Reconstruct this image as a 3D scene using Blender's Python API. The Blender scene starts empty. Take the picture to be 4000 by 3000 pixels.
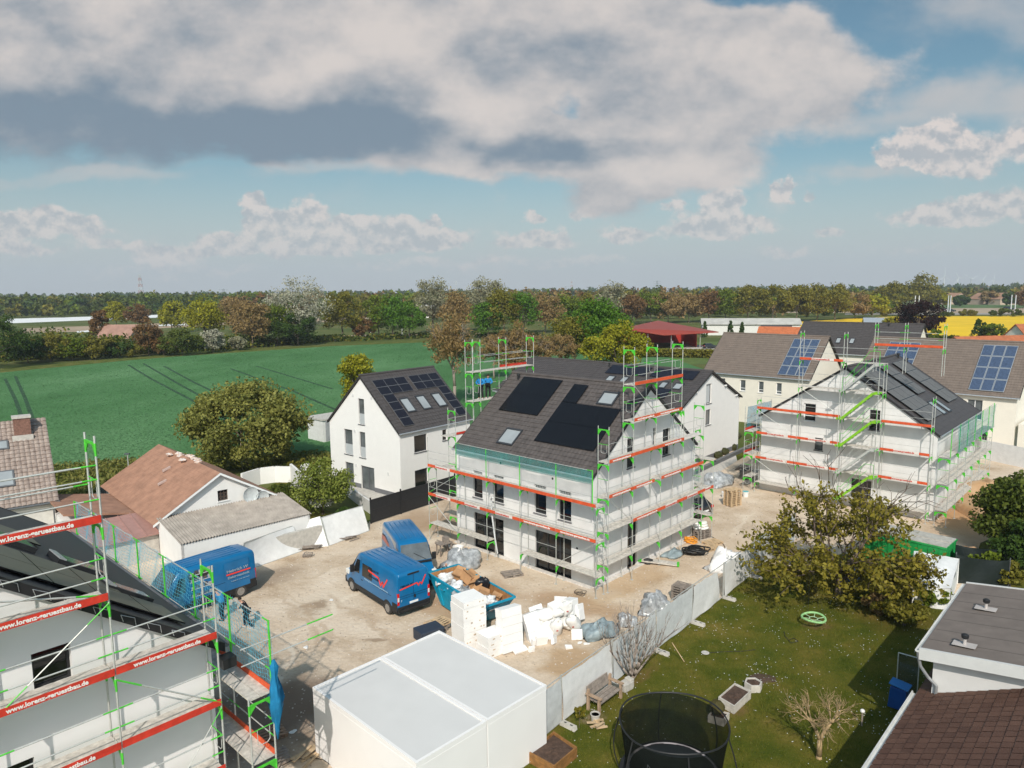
import bpy, bmesh, math, random
import numpy as np
from mathutils import Vector, Matrix, Euler
SC = bpy.context.scene
COL = SC.collection
PI = math.pi
rad = math.radians
# ------------------------------------------------------------------ camera
CAM_H, FPX, PITCH, ROLL = 17.0, 2770.0, rad(7.5), 0.010
cd = bpy.data.cameras.new('camera'); cam = bpy.data.objects.new('camera', cd); COL.objects.link(cam)
cd.sensor_width = 36.0; cd.lens = 36.0*FPX/4000.0; cd.clip_start = 0.2; cd.clip_end = 20000
_F = Vector((0, math.cos(PITCH), -math.sin(PITCH))); _U0 = Vector((0, math.sin(PITCH), math.cos(PITCH))); _R0 = Vector((1, 0, 0))
_R = _R0*math.cos(ROLL)-_U0*math.sin(ROLL); _U = _R0*math.sin(ROLL)+_U0*math.cos(ROLL)
mw = Matrix.Identity(4)
for i, a in enumerate((_R, _U, -_F)):
    for j in range(3): mw[j][i] = a[j]
mw.translation = (0, 0, CAM_H); cam.matrix_world = mw
SC.camera = cam
# ------------------------------------------------------------------ sun, exposure
SUN_AZ, SUN_EL = rad(-94), rad(40)          # direction towards the sun (measured from +X), elevation
sd = bpy.data.lights.new('sun', 'SUN'); sd.energy = 4.0; sd.angle = rad(0.53); sd.color = (1.0, 0.93, 0.84)
sun = bpy.data.objects.new('sun', sd); COL.objects.link(sun)
sun.location = (0, 0, 60)
_s = Vector((math.cos(SUN_AZ)*math.cos(SUN_EL), math.sin(SUN_AZ)*math.cos(SUN_EL), math.sin(SUN_EL)))
sun.rotation_euler = _s.to_track_quat('Z', 'Y').to_euler()
SC.view_settings.view_transform = 'Standard'; SC.view_settings.look = 'None'
SC.view_settings.exposure = 0.0; SC.view_settings.gamma = 1.0
try: SC.view_settings.use_curve_mapping = False
except Exception: pass
# ------------------------------------------------------------------ world: Nishita sky under broken cloud
W = bpy.data.worlds.new('World'); SC.world = W; W.use_nodes = True
nt = W.node_tree; nt.nodes.clear()
def N(t, **k):
    n = nt.nodes.new(t)
    for a, b in k.items(): setattr(n, a, b)
    return n
def LK(a, b): nt.links.new(a, b)
def mth(op, a, b=None, c=None, clamp=False):
    n = N('ShaderNodeMath', operation=op); n.use_clamp = clamp
    for i, v in enumerate((a, b, c)):
        if v is None: continue
        if isinstance(v, (int, float)): n.inputs[i].default_value = v
        else: LK(v, n.inputs[i])
    return n.outputs[0]
def mixc(fac, a, b):
    n = N('ShaderNodeMix', data_type='RGBA')
    for s, v in ((n.inputs[0], fac), (n.inputs[6], a), (n.inputs[7], b)):
        if isinstance(v, (int, float)): s.default_value = v
        elif isinstance(v, tuple): s.default_value = (*v, 1)
        else: LK(v, s)
    return n.outputs[2]
sky = N('ShaderNodeTexSky'); sky.sky_type = 'NISHITA'; sky.sun_disc = False
sky.sun_elevation = SUN_EL; sky.sun_rotation = PI/2-SUN_AZ
sky.air_density = 1.0; sky.dust_density = 1.6; sky.ozone_density = 2.5; sky.altitude = 60
tc = N('ShaderNodeTexCoord'); sx = N('ShaderNodeSeparateXYZ'); LK(tc.outputs['Generated'], sx.inputs[0])
yab = mth('MAXIMUM', mth('ABSOLUTE', sx.outputs[1]), 0.12)
cx = mth('DIVIDE', sx.outputs[0], yab); cz = mth('DIVIDE', sx.outputs[2], yab)
P2 = N('ShaderNodeCombineXYZ'); LK(cx, P2.inputs[0]); LK(cz, P2.inputs[1])
P = P2.outputs[0]
# warp
def noise(vec, scale, detail=6, rough=.55, sxy=(1, 1), off=(0, 0)):
    m = N('ShaderNodeVectorMath', operation='MULTIPLY_ADD'); LK(vec, m.inputs[0])
    m.inputs[1].default_value = (sxy[0], sxy[1], 1); m.inputs[2].default_value = (off[0], off[1], 0)
    n = N('ShaderNodeTexNoise'); n.noise_dimensions = '2D'; LK(m.outputs[0], n.inputs['Vector'])
    n.inputs['Scale'].default_value = scale; n.inputs['Detail'].default_value = detail; n.inputs['Roughness'].default_value = rough
    return n
wn = noise(P, 5, 4, .55, (1, 1.7)).outputs['Color']
wv = N('ShaderNodeVectorMath', operation='MULTIPLY_ADD'); LK(wn, wv.inputs[0])
wv.inputs[1].default_value = (.17, .075, 0); wv.inputs[2].default_value = (-.085, -.0375, 0)
wa = N('ShaderNodeVectorMath', operation='ADD'); LK(wv.outputs[0], wa.inputs[0]); LK(P, wa.inputs[1])
PW = wa.outputs[0]
def blobs(vec, lst):
    acc = None
    for (u, v, ru, rv, w) in lst:
        c0, c1 = (u-2000)/2770.0, (1135-v)/2800.0
        r0, r1 = ru/2770.0, rv/2800.0
        m = N('ShaderNodeVectorMath', operation='MULTIPLY_ADD'); LK(vec, m.inputs[0])
        m.inputs[1].default_value = (1/r0, 1/r1, 0); m.inputs[2].default_value = (-c0/r0, -c1/r1, 0)
        l = N('ShaderNodeVectorMath', operation='LENGTH'); LK(m.outputs[0], l.inputs[0])
        mr = N('ShaderNodeMapRange'); mr.interpolation_type = 'SMOOTHSTEP'; LK(l.outputs['Value'], mr.inputs[0])
        mr.inputs[1].default_value = 1.45; mr.inputs[2].default_value = .35; mr.inputs[3].default_value = 0; mr.inputs[4].default_value = w
        acc = mr.outputs[0] if acc is None else mth('ADD', acc, mr.outputs[0])
    return acc
COVER = [(600, 150, 1500, 500, 1.2), (1450, 450, 600, 210, .8), (2350, 300, 900, 430, 1.15), (3050, 300, 420, 230, .75), (2000, 590, 420, 110, .85),
 (2500, 640, 480, 150, .75), (2450, 770, 330, 60, .5), (1690, 300, 60, 100, -1.0), (2140, 440, 60, 60, -.75), (2650, 500, 110, 45, -.6), (2880, 280, 130, 45, -.7), (3000, -60, 300, 190, -1.2), (3330, 190, 190, 110, -.5), (900, 745, 1000, 70, -.6)]
WISP = [(3900, 110, 420, 150, .50), (3350, 30, 160, 50, .25), (3800, 420, 520, 90, .62), (3350, 520, 300, 60, .45), (3450, 710, 200, 40, .3), (3900, 560, 260, 60, .3), (300, 690, 700, 35, .45), (1350, 670, 220, 35, .45)]
LOW = [(50, 885, 130, 60, 1.1), (220, 855, 170, 62, 1.2), (390, 885, 120, 45, 1.0), (500, 945, 170, 26, .7), (100, 960, 250, 30, .7), (680, 990, 150, 36, .8), (900, 950, 125, 50, 1.2), (1045, 800, 62, 62, 1.2), (1080, 865, 110, 48, 1.0), (1225, 840, 95, 65, 1.2), (1390, 868, 80, 28, .9),
 (1400, 935, 460, 52, .85), (1560, 890, 150, 40, .8), (1715, 860, 40, 34, .9), (1640, 940, 180, 40, .9), (1230, 975, 170, 32, .8), (2090, 940, 130, 38, 1.1), (2085, 855, 60, 28, .8), (2300, 862, 80, 30, 1.0), (2800, 900, 230, 50, 1.2), (2450, 930, 120, 30, .9), (2830, 800, 95, 52, 1.2), (2640, 830, 70, 26, .9), (3022, 765, 40, 55, 1.0), (3135, 782, 45, 22, .7),
 (3600, 600, 200, 95, 1.2), (3480, 640, 110, 40, .9), (3720, 660, 140, 62, 1.0), (3950, 600, 150, 85, .8), (3600, 870, 170, 42, 1.0), (3860, 830, 230, 62, 1.2), (3240, 920, 60, 28, .7), (3060, 1000, 160, 30, .5), (2200, 1020, 350, 32, .5), (1600, 1030, 350, 28, .5), (700, 1050, 500, 30, .45), (3700, 1000, 400, 30, .4)]
SHADE = [(250, 530, 1050, 160, 1.0), (1250, 550, 680, 110, .95), (1450, 420, 380, 110, .5), (2060, 615, 230, 62, .9), (250, 230, 500, 230, .30), (2150, 260, 330, 110, .40), (2480, 590, 190, 60, .4), (950, 130, 260, 200, .22), (2350, 390, 220, 90, .25),
 (1200, 330, 190, 150, -.30), (1530, 200, 160, 150, -.25), (1850, 500, 180, 170, -.30), (550, 120, 140, 120, -.18), (80, 240, 160, 160, -.15)]
wn2 = noise(P, 17, 5, .6, (1, 1.3), (5, 2)).outputs['Color']
wv2 = N('ShaderNodeVectorMath', operation='MULTIPLY_ADD'); LK(wn2, wv2.inputs[0]); wv2.inputs[1].default_value = (.075, .040, 0); wv2.inputs[2].default_value = (-.0375, -.020, 0)
wa2 = N('ShaderNodeVectorMath', operation='ADD'); LK(wv2.outputs[0], wa2.inputs[0]); LK(P, wa2.inputs[1]); PL2 = wa2.outputs[0]
f1 = noise(P, 6.5, 6, .56, (1, 1.55)).outputs['Fac']; f2 = noise(P, 15, 5, .6, (1, 1.7), (3, 1)).outputs['Fac']; f3 = noise(P, 42, 4, .6, (1, 1.25), (1, 4)).outputs['Fac']
def mrange(x, a, b, c, d, smooth=True):
    m = N('ShaderNodeMapRange')
    if smooth: m.interpolation_type = 'SMOOTHSTEP'
    LK(x, m.inputs[0])
    for q, v in zip((1, 2, 3, 4), (a, b, c, d)): m.inputs[q].default_value = v
    return m.outputs[0]
deck = mth('ADD', mth('ADD', blobs(PW, COVER), mth('MULTIPLY_ADD', f1, 1.1, -.55)), mth('MULTIPLY_ADD', f2, .8, -.4))
a_deck = mrange(deck, .12, .85, 0, .97)
wisp = mth('ADD', blobs(PW, WISP), mth('MULTIPLY_ADD', f1, .9, -.45)); a_wisp = mrange(wisp, .0, .75, 0, .8)
low = mth('ADD', mth('ADD', blobs(PL2, LOW), mth('MULTIPLY_ADD', f2, .5, -.25)), mth('MULTIPLY_ADD', f3, .5, -.25)); a_low = mrange(low, .22, .80, 0, .95)
# light on the clouds: lit tops, grey bases
f1u = noise(P, 6.5, 4, .56, (1, 1.55), (0, -.045)).outputs['Fac']; f2u = noise(P, 15, 4, .6, (1, 1.7), (3, .965)).outputs['Fac']
relief = mth('ADD', mth('MULTIPLY', mth('SUBTRACT', f1, f1u), 1.0), mth('MULTIPLY', mth('SUBTRACT', f2, f2u), .5))
shade = mth('SUBTRACT', mth('ADD', blobs(PW, SHADE), mth('MULTIPLY_ADD', f1, -.55, .50)), relief)
bright = (7.0, 6.4, 6.05); dark = (2.0, 2.65, 3.35)
c_deck = mixc(mrange(shade, -.30, 1.30, 0, 1), bright, dark)
f3u = noise(P, 42, 4, .6, (1, 1.25), (1, 3.982)).outputs['Fac']
c_low = mixc(mrange(mth('SUBTRACT', mth('MULTIPLY_ADD', low, .22, .08), mth('MULTIPLY', mth('SUBTRACT', f3, f3u), 2.6)), -.05, .75, 0, 1, False), (7.6, 6.8, 6.4), (4.6, 4.75, 5.0))
skys = N('ShaderNodeVectorMath', operation='MULTIPLY'); LK(sky.outputs[0], skys.inputs[0]); skys.inputs[1].default_value = (.80, .98, .86)
# pale air low over the horizon
hz = mrange(sx.outputs[2], .21, -.01, 0.0, .9)
pale = (5.5, 5.75, 6.05)
base = mixc(hz, skys.outputs[0], pale)
x1 = mixc(a_wisp, base, (5.7, 5.45, 5.35))
x2 = mixc(mth('MULTIPLY', a_low, mth('MULTIPLY_ADD', hz, -.42, 1.0)), x1, c_low)
fin = mixc(a_deck, x2, c_deck)
# the unseen sky behind and overhead, brightened as added fill light for shaded walls
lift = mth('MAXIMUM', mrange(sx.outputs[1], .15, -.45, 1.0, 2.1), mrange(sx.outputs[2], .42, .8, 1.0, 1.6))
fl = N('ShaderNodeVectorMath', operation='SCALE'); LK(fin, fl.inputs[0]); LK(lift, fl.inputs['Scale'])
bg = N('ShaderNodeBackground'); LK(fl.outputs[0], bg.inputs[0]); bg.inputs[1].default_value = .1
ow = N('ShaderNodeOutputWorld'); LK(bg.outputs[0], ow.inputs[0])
# ------------------------------------------------------------------ helpers
def ray(u, v):
    return _F+_R*((u-2000)/FPX)+_U*((1500-v)/FPX)
def G(u, v, z=0.0):
    """ground (or height z) point that stands at this place of the survey photo"""
    d = ray(u, v); t = (z-CAM_H)/d.z
    return Vector((d.x*t, d.y*t, z))
def hgt(u, v, p):
    d = ray(u, v); return CAM_H+d.z*p[1]/d.y
_mats = {}
def M(name, col, rough=.65, var=.12, scale=3.0, metal=0.0, bump=0.0, bscale=30.0, spec=.4, col2=None, detail=5, alpha=1.0, coat=0.0, sub=None, island=0.0):
    if name in _mats: return _mats[name]
    m = bpy.data.materials.new(name); m.use_nodes = True; t = m.node_tree; b = t.nodes['Principled BSDF']
    b.inputs['Roughness'].default_value = rough; b.inputs['Metallic'].default_value = metal
    b.inputs['Specular IOR Level'].default_value = spec; b.inputs['Alpha'].default_value = alpha
    if coat: b.inputs['Coat Weight'].default_value = coat; b.inputs['Coat Roughness'].default_value = .08
    tc = t.nodes.new('ShaderNodeTexCoord'); nz = t.nodes.new('ShaderNodeTexNoise'); t.links.new(tc.outputs['Object'], nz.inputs['Vector'])
    nz.inputs['Scale'].default_value = scale; nz.inputs['Detail'].default_value = detail; nz.inputs['Roughness'].default_value = .6
    c2 = col2 or tuple(min(1, c*(1+var)) for c in col); c1 = col if col2 else tuple(c*(1-var) for c in col)
    rmp = t.nodes.new('ShaderNodeMapRange'); rmp.inputs[1].default_value = .32; rmp.inputs[2].default_value = .68
    t.links.new(nz.outputs['Fac'], rmp.inputs[0])
    fac = rmp.outputs[0]
    if island:
        gi = t.nodes.new('ShaderNodeNewGeometry'); mm = t.nodes.new('ShaderNodeMix'); mm.inputs[0].default_value = island
        t.links.new(fac, mm.inputs[2]); t.links.new(gi.outputs['Random Per Island'], mm.inputs[3]); fac = mm.outputs[0]
    mx = t.nodes.new('ShaderNodeMix'); mx.data_type = 'RGBA'; mx.inputs[6].default_value = (*c1, 1); mx.inputs[7].default_value = (*c2, 1)
    t.links.new(fac, mx.inputs[0]); t.links.new(mx.outputs[2], b.inputs['Base Color'])
    if bump:
        n2 = t.nodes.new('ShaderNodeTexNoise'); n2.inputs['Scale'].default_value = bscale; n2.inputs['Detail'].default_value = 4
        t.links.new(tc.outputs['Object'], n2.inputs['Vector']); bp = t.nodes.new('ShaderNodeBump'); bp.inputs['Strength'].default_value = bump; bp.inputs['Distance'].default_value = .03
        t.links.new(n2.outputs['Fac'], bp.inputs['Height']); t.links.new(bp.outputs[0], b.inputs['Normal'])
    _mats[name] = m
    return m
def leafmat(name, a, b, trans=.25, rough=.6):
    """foliage: colour differs leaf by leaf and clump by clump, a little light passes through"""
    if name in _mats: return _mats[name]
    m = M(name, a, rough=rough, col2=b, scale=.55, spec=.2, island=.55)
    t = m.node_tree; bs = t.nodes['Principled BSDF']; out = t.nodes['Material Output']
    tr = t.nodes.new('ShaderNodeBsdfTranslucent'); src = bs.inputs['Base Color'].links[0].from_socket; t.links.new(src, tr.inputs[0])
    mx = t.nodes.new('ShaderNodeMixShader'); mx.inputs[0].default_value = trans
    t.links.new(bs.outputs[0], mx.inputs[1]); t.links.new(tr.outputs[0], mx.inputs[2]); t.links.new(mx.outputs[0], out.inputs[0])
    return m
class MB:
    def __init__(s): s.v = []; s.f = []; s.m = []
    def add(s, vs, fs, mi=0):
        o = len(s.v); s.v += [tuple(p) for p in vs]; s.f += [tuple(i+o for i in f) for f in fs]; s.m += [mi]*len(fs); return s
    def box(s, a, b, mi=0):
        x0, x1 = sorted((a[0], b[0])); y0, y1 = sorted((a[1], b[1])); z0, z1 = sorted((a[2], b[2]))
        return s.add([(x0,y0,z0),(x1,y0,z0),(x1,y1,z0),(x0,y1,z0),(x0,y0,z1),(x1,y0,z1),(x1,y1,z1),(x0,y1,z1)],
            [(0,3,2,1),(4,5,6,7),(0,1,5,4),(1,2,6,5),(2,3,7,6),(3,0,4,7)], mi)
    def obox(s, c, size, R=None, mi=0):
        R = R or Matrix.Identity(3); c = Vector(c); h = [x/2 for x in size]
        vs = [c+R@Vector((sx_*h[0], sy_*h[1], sz_*h[2])) for sz_ in (-1,1) for sx_, sy_ in ((-1,-1),(1,-1),(1,1),(-1,1))]
        return s.add(vs, [(0,3,2,1),(4,5,6,7),(0,1,5,4),(1,2,6,5),(2,3,7,6),(3,0,4,7)], mi)
    def bar(s, p, q, w, h, mi=0, up=(0,0,1)):
        p = Vector(p); q = Vector(q); d = q-p; L = d.length
        if L < 1e-6: return s
        d /= L; u = Vector(up)
        if abs(d.dot(u)) > .98: u = Vector((1,0,0))
        x = d.cross(u).normalized(); u = x.cross(d)
        R = Matrix((x, d, u)).transposed()
        return s.obox((p+q)/2, (w, L, h), R, mi)
    def tube(s, p, q, r, n=6, mi=0, r2=None, cap=True):
        p = Vector(p); q = Vector(q); d = (q-p)
        if d.length < 1e-6: return s
        d.normalize(); u = Vector((0,0,1)) if abs(d.z) < .9 else Vector((1,0,0))
        x = d.cross(u).normalized(); y = d.cross(x); r2 = r if r2 is None else r2
        vs = []
        for c, rr in ((p, r), (q, r2)):
            vs += [c+(x*math.cos(2*PI*i/n)+y*math.sin(2*PI*i/n))*rr for i in range(n)]
        fs = [(i, (i+1) % n, n+(i+1) % n, n+i) for i in range(n)]
        if cap: fs += [tuple(range(n-1, -1, -1)), tuple(range(n, 2*n))]
        return s.add(vs, fs, mi)
    def path(s, pts, r, n=6, mi=0, closed=False):
        m = len(pts)
        for i in range(m if closed else m-1):
            ra = r[i] if isinstance(r, (list, tuple)) else r; rb = r[(i+1) % m] if isinstance(r, (list, tuple)) else r
            s.tube(pts[i], pts[(i+1) % m], ra, n, mi, rb, cap=True)
        return s
    def poly(s, pts, mi=0, out=None):
        pts = [Vector(p) for p in pts]
        if out is not None and (pts[1]-pts[0]).cross(pts[2]-pts[0]).dot(Vector(out)) < 0: pts = pts[::-1]
        return s.add(pts, [tuple(range(len(pts)))], mi)
    def prism(s, pts, vec, mi=0):
        n = len(pts); vec = Vector(vec); a = [Vector(p) for p in pts]; b = [p+vec for p in a]
        return s.add(a+b, [tuple(range(n-1,-1,-1)), tuple(range(n, 2*n))]+[(i, (i+1) % n, n+(i+1) % n, n+i) for i in range(n)], mi)
    def lathe(s, prof, n=16, c=(0,0,0), mi=0):
        vs = []; fs = []
        for r, z in prof: vs += [(c[0]+r*math.cos(2*PI*i/n), c[1]+r*math.sin(2*PI*i/n), c[2]+z) for i in range(n)]
        for k in range(len(prof)-1):
            fs += [(k*n+i, k*n+(i+1) % n, (k+1)*n+(i+1) % n, (k+1)*n+i) for i in range(n)]
        fs += [tuple(range(n-1,-1,-1)), tuple(range((len(prof)-1)*n, len(prof)*n))]
        return s.add(vs, fs, mi)
    def blob(s, c, r, nu=14, nv=9, amp=.15, seed=0, mi=0, flat=None, p=1.0):
        rn = random.Random(seed); ph = [rn.uniform(0, 6.28) for _ in range(8)]
        vs = []; fs = []
        for j in range(nv+1):
            th = PI*j/nv
            for i in range(nu):
                a = 2*PI*i/nu
                k = 1+amp*(math.sin(3*a+ph[0]+2*th)+.7*math.sin(5*a+ph[1]-3*th)+.8*math.sin(4*th+ph[2]+a)+.5*math.sin(7*a+ph[3]+5*th))*.5
                st = math.sin(th)**p
                x = r[0]*st*math.cos(a)*k; y = r[1]*st*math.sin(a)*k; z = r[2]*math.cos(th)*k
                if flat is not None: z = max(z, flat)
                vs.append((c[0]+x, c[1]+y, c[2]+z))
        for j in range(nv):
            fs += [(j*nu+i, (j+1)*nu+i, (j+1)*nu+(i+1) % nu, j*nu+(i+1) % nu) for i in range(nu)]
        return s.add(vs, fs, mi)
    def sheet(s, fn, nu, nv, mi=0):
        vs = [fn(i/nu, j/nv) for j in range(nv+1) for i in range(nu+1)]
        return s.add(vs, [(j*(nu+1)+i, j*(nu+1)+i+1, (j+1)*(nu+1)+i+1, (j+1)*(nu+1)+i) for j in range(nv) for i in range(nu)], mi)
    def map(s, fn): s.v = [tuple(fn(Vector(p))) for p in s.v]; return s
    def mesh(s, name, mats, smooth=False):
        me = bpy.data.meshes.new(name); me.from_pydata(s.v, [], s.f)
        for m in (mats if isinstance(mats, (list, tuple)) else [mats]): me.materials.append(m)
        me.polygons.foreach_set('material_index', s.m)
        if smooth: me.polygons.foreach_set('use_smooth', [True]*len(s.f))
        me.update(); return me
    def obj(s, name, mats, parent=None, smooth=False, fix=False, bevel=0, loc=None):
        me = s.mesh(name, mats, smooth)
        if fix is not None:
            bm = bmesh.new(); bm.from_mesh(me); bmesh.ops.recalc_face_normals(bm, faces=bm.faces); bm.to_mesh(me); bm.free()
        o = bpy.data.objects.new(name, me); COL.objects.link(o)
        if parent is not None: o.parent = parent
        if loc is not None: o.location = loc
        if bevel:
            b = o.modifiers.new('bevel', 'BEVEL'); b.width = bevel; b.segments = 2; b.limit_method = 'ANGLE'
        return o
def tag(o, label=None, cat=None, group=None, kind=None):
    if label: o['label'] = label
    if cat: o['category'] = cat
    if group: o['group'] = group
    if kind: o['kind'] = kind
    return o
def thing(name, label, cat, loc=(0,0,0), rz=0.0, group=None):
    o = bpy.data.objects.new(name, None); COL.objects.link(o); o.location = loc; o.rotation_euler = (0, 0, rz); o.empty_display_size = .3
    return tag(o, label, cat, group)
def kids(o): return [c for c in COL.objects if c.parent == o]
def copy_tree(o, loc, rz, label, scale=None, group=None):
    ks = [(c, [g for g in COL.objects if g.parent == c]) for c in COL.objects if c.parent == o]
    r = o.copy(); COL.objects.link(r); r.location = loc; r.rotation_euler = (0, 0, rz); r['label'] = label
    if scale is not None: r.scale = scale if isinstance(scale, (tuple, list)) else (scale,)*3
    if group: r['group'] = group
    for c, gs in ks:
        cc = c.copy(); COL.objects.link(cc); cc.parent = r
        for g in gs:
            gg = g.copy(); COL.objects.link(gg); gg.parent = cc
    return r
def npmesh(name, V, F, mats, mi=None):
    me = bpy.data.meshes.new(name); k = F.shape[1]
    me.vertices.add(len(V)); me.vertices.foreach_set('co', V.astype(np.float32).ravel())
    me.loops.add(F.size); me.loops.foreach_set('vertex_index', F.astype(np.int32).ravel())
    me.polygons.add(len(F)); me.polygons.foreach_set('loop_start', np.arange(0, F.size, k, dtype=np.int32)); me.polygons.foreach_set('loop_total', np.full(len(F), k, np.int32))
    for m in (mats if isinstance(mats, (list, tuple)) else [mats]): me.materials.append(m)
    if mi is not None: me.polygons.foreach_set('material_index', mi.astype(np.int32))
    me.update(calc_edges=True); return me
def leaf_cards(pos, size, rng, outward=None, elong=1.5, bias=.5):
    n = len(pos); d = rng.normal(size=(n, 3)); d /= np.linalg.norm(d, axis=1)[:, None]
    if outward is not None:
        d = d*(1-bias)+outward*bias; d /= np.linalg.norm(d, axis=1)[:, None]+1e-9
    a = rng.normal(size=(n, 3)); u = np.cross(d, a); u /= np.linalg.norm(u, axis=1)[:, None]+1e-9; w = np.cross(d, u)
    s = size*rng.uniform(.6, 1.35, n)[:, None]
    V = np.stack([pos-u*s*elong*.5, pos-w*s*.5+d*s*.12, pos+u*s*elong*.5, pos+w*s*.5+d*s*.12], 1).reshape(-1, 3)
    F = np.arange(4*n).reshape(n, 4); return V, F
TEXT = {}
def text_mesh(txt, bold=0.0, extr=.002):
    k = (txt, bold)
    if k not in TEXT:
        cu = bpy.data.curves.new('lettering', 'FONT'); cu.body = txt; cu.size = 1.0; cu.extrude = extr; cu.offset = bold; cu.resolution_u = 2
        o = bpy.data.objects.new('lettering', cu); COL.objects.link(o)
        dg = bpy.context.evaluated_depsgraph_get(); me = bpy.data.meshes.new_from_object(o.evaluated_get(dg))
        bpy.data.objects.remove(o); bpy.data.curves.remove(cu)
        xs = [v.co.x for v in me.vertices]; w = max(xs)-min(xs); x0 = min(xs)
        for v in me.vertices: v.co.x -= x0
        TEXT[k] = (me, w)
    return TEXT[k]
def lettering(txt, mat, parent, origin, xdir, ydir, height, width=None, bold=.02, name='lettering', center=False):
    """flat raised lettering: origin = lower left corner, xdir reads along, ydir up"""
    me, w = text_mesh(txt, bold); me = me.copy(); me.materials.clear(); me.materials.append(mat)
    x = Vector(xdir).normalized(); y = Vector(ydir).normalized(); z = x.cross(y)
    sx_ = (width/w) if width else height/.72
    sy_ = height/.72
    o0 = Vector(origin)-(x*(w*sx_/2) if center else Vector((0,0,0)))
    for v in me.vertices: v.co = o0+x*(v.co.x*sx_)+y*(v.co.y*sy_)+z*(v.co.z+.003)
    o = bpy.data.objects.new(name, me); COL.objects.link(o)
    if parent is not None: o.parent = parent
    return o
# ------------------------------------------------------------------ materials
WALL = M('white_render', (.74,.715,.69), rough=.85, var=.025, scale=1.3, bump=.12, bscale=60)
WALLB = M('undercoat_render', (.66,.645,.63), rough=.9, var=.09, scale=.7, detail=9, bump=.2, bscale=25)
CREAM = M('cream_render', (.74,.685,.60), rough=.85, var=.03, scale=1.2, bump=.1, bscale=50)
PLINTH = M('grey_plinth', (.14,.14,.15), rough=.8, var=.08)
ANTH = M('anthracite_frame', (.035,.037,.042), rough=.45, var=.05)
GFRAME = M('grey_frame', (.10,.103,.11), rough=.45, var=.05)
WFRAME = M('white_frame', (.75,.75,.75), rough=.4, var=.02)
GLASSD = M('dark_glazing', (.010,.011,.012), rough=.06, var=.5, scale=.8, spec=.7)
GLASSG = M('grey_glazing', (.10,.11,.115), rough=.08, var=.35, scale=.9, spec=.7)
SKYGL = M('skylight_glazing', (.30,.32,.33), rough=.05, var=.12, scale=.5, spec=.9)
SCREEN = M('frosted_balustrade_glass', (.42,.44,.45), rough=.3, var=.04)
TILE_A = M('brown_grey_tiles', (.085,.071,.066), rough=.55, var=.22, scale=2.2, bump=.1, bscale=40)
TILE_B = M('dark_grey_tiles', (.068,.059,.057), rough=.5, var=.18, scale=2.5)
TILE_E = M('taupe_tiles', (.165,.128,.105), rough=.6, var=.12, scale=1.8)
TILE_N = M('black_slates', (.022,.021,.022), rough=.5, var=.18, scale=3)
TILE_OLD = M('weathered_tiles', (.21,.155,.13), rough=.85, var=.4, scale=3.2, col2=(.36,.29,.25), bump=.2)
TILE_RED = M('brown_shingles', (.33,.175,.115), rough=.9, var=.2, scale=1.4, bump=.15)
TILE_RB = M('red_brown_concrete_tiles', (.075,.034,.022), rough=.75, var=.3, scale=1.6, col2=(.135,.066,.043), island=.6, bump=.15)
PV = M('black_solar_module', (.0075,.0076,.009), rough=.22, var=.1, spec=.35)
PVB = M('blue_solar_cells', (.055,.080,.135), rough=.3, var=.35, scale=6, spec=.5)
PVD = M('dark_violet_solar_cells', (.013,.012,.017), rough=.2, var=.25, scale=8, spec=.45)
PVG = M('grey_reflecting_module', (.115,.110,.106), rough=.55, var=.12, spec=.7)
ALU = M('aluminium', (.55,.56,.57), rough=.35, metal=.6, var=.05)
GALV = M('galvanised_steel', (.50,.50,.47), rough=.5, metal=.35, var=.12, scale=8)
GREEN = M('green_paint', (.07,.47,.035), rough=.45, var=.16, scale=6)
LIME = M('lime_green_paint', (.20,.45,.02), rough=.45, var=.15, scale=6)
RED = M('red_toe_board', (.52,.035,.018), rough=.6, var=.2, scale=5)
ORANGE = M('orange_red_board', (.60,.085,.025), rough=.6, var=.2, scale=5)
DECK = M('scaffold_plank', (.50,.46,.41), rough=.8, var=.25, scale=6)
LETW = M('white_lettering', (.74,.70,.66), rough=.7, var=.1, scale=20)
LETR = M('red_lettering', (.5,.06,.04), rough=.7, var=.1)
BOARDW = M('pale_board', (.68,.60,.55), rough=.7, var=.12, scale=5)
BLUEV = M('van_blue', (.003,.125,.30), rough=.28, var=.10, scale=1.2, spec=.5, coat=.25)
BLACKP = M('black_plastic', (.016,.016,.017), rough=.55, var=.15)
RUBBER = M('rubber', (.05,.046,.042), rough=.9, var=.3, scale=9)
STEELR = M('wheel_steel', (.33,.31,.29), rough=.45, metal=.5, var=.2, scale=12)
REDL = M('red_lamp', (.55,.01,.008), rough=.2, var=.1)
WHL = M('clear_lamp', (.7,.68,.63), rough=.2, var=.1)
REDP = M('red_logo_paint', (.78,.05,.03), rough=.5, var=.05)
TEAL = M('teal_skip_paint', (.006,.26,.40), rough=.5, var=.16, scale=3, bump=.05)
WOOD = M('pallet_wood', (.50,.36,.22), rough=.85, var=.25, scale=5)
WOODG = M('grey_weathered_wood', (.24,.20,.17), rough=.9, var=.25, scale=6)
WOODB = M('brown_stained_wood', (.24,.115,.035), rough=.8, var=.3, scale=5)
CARD = M('cardboard', (.42,.23,.11), rough=.85, var=.15, scale=3)
EPS = M('white_polystyrene', (.80,.775,.75), rough=.8, var=.03, scale=3)
BAGW = M('white_plastic_sack', (.74,.72,.69), rough=.55, var=.08, scale=3, bump=.25, bscale=9)
FOIL = M('crumpled_grey_foil', (.30,.31,.32), rough=.28, var=.5, scale=3.5, bump=1.0, bscale=7, spec=.7)
FOILB = M('blue_grey_foil', (.22,.27,.29), rough=.4, var=.35, scale=3, bump=.8, bscale=6)
TARPW = M('white_tarpaulin', (.72,.71,.70), rough=.5, var=.07, scale=2.2, bump=.5, bscale=3.5)
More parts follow.
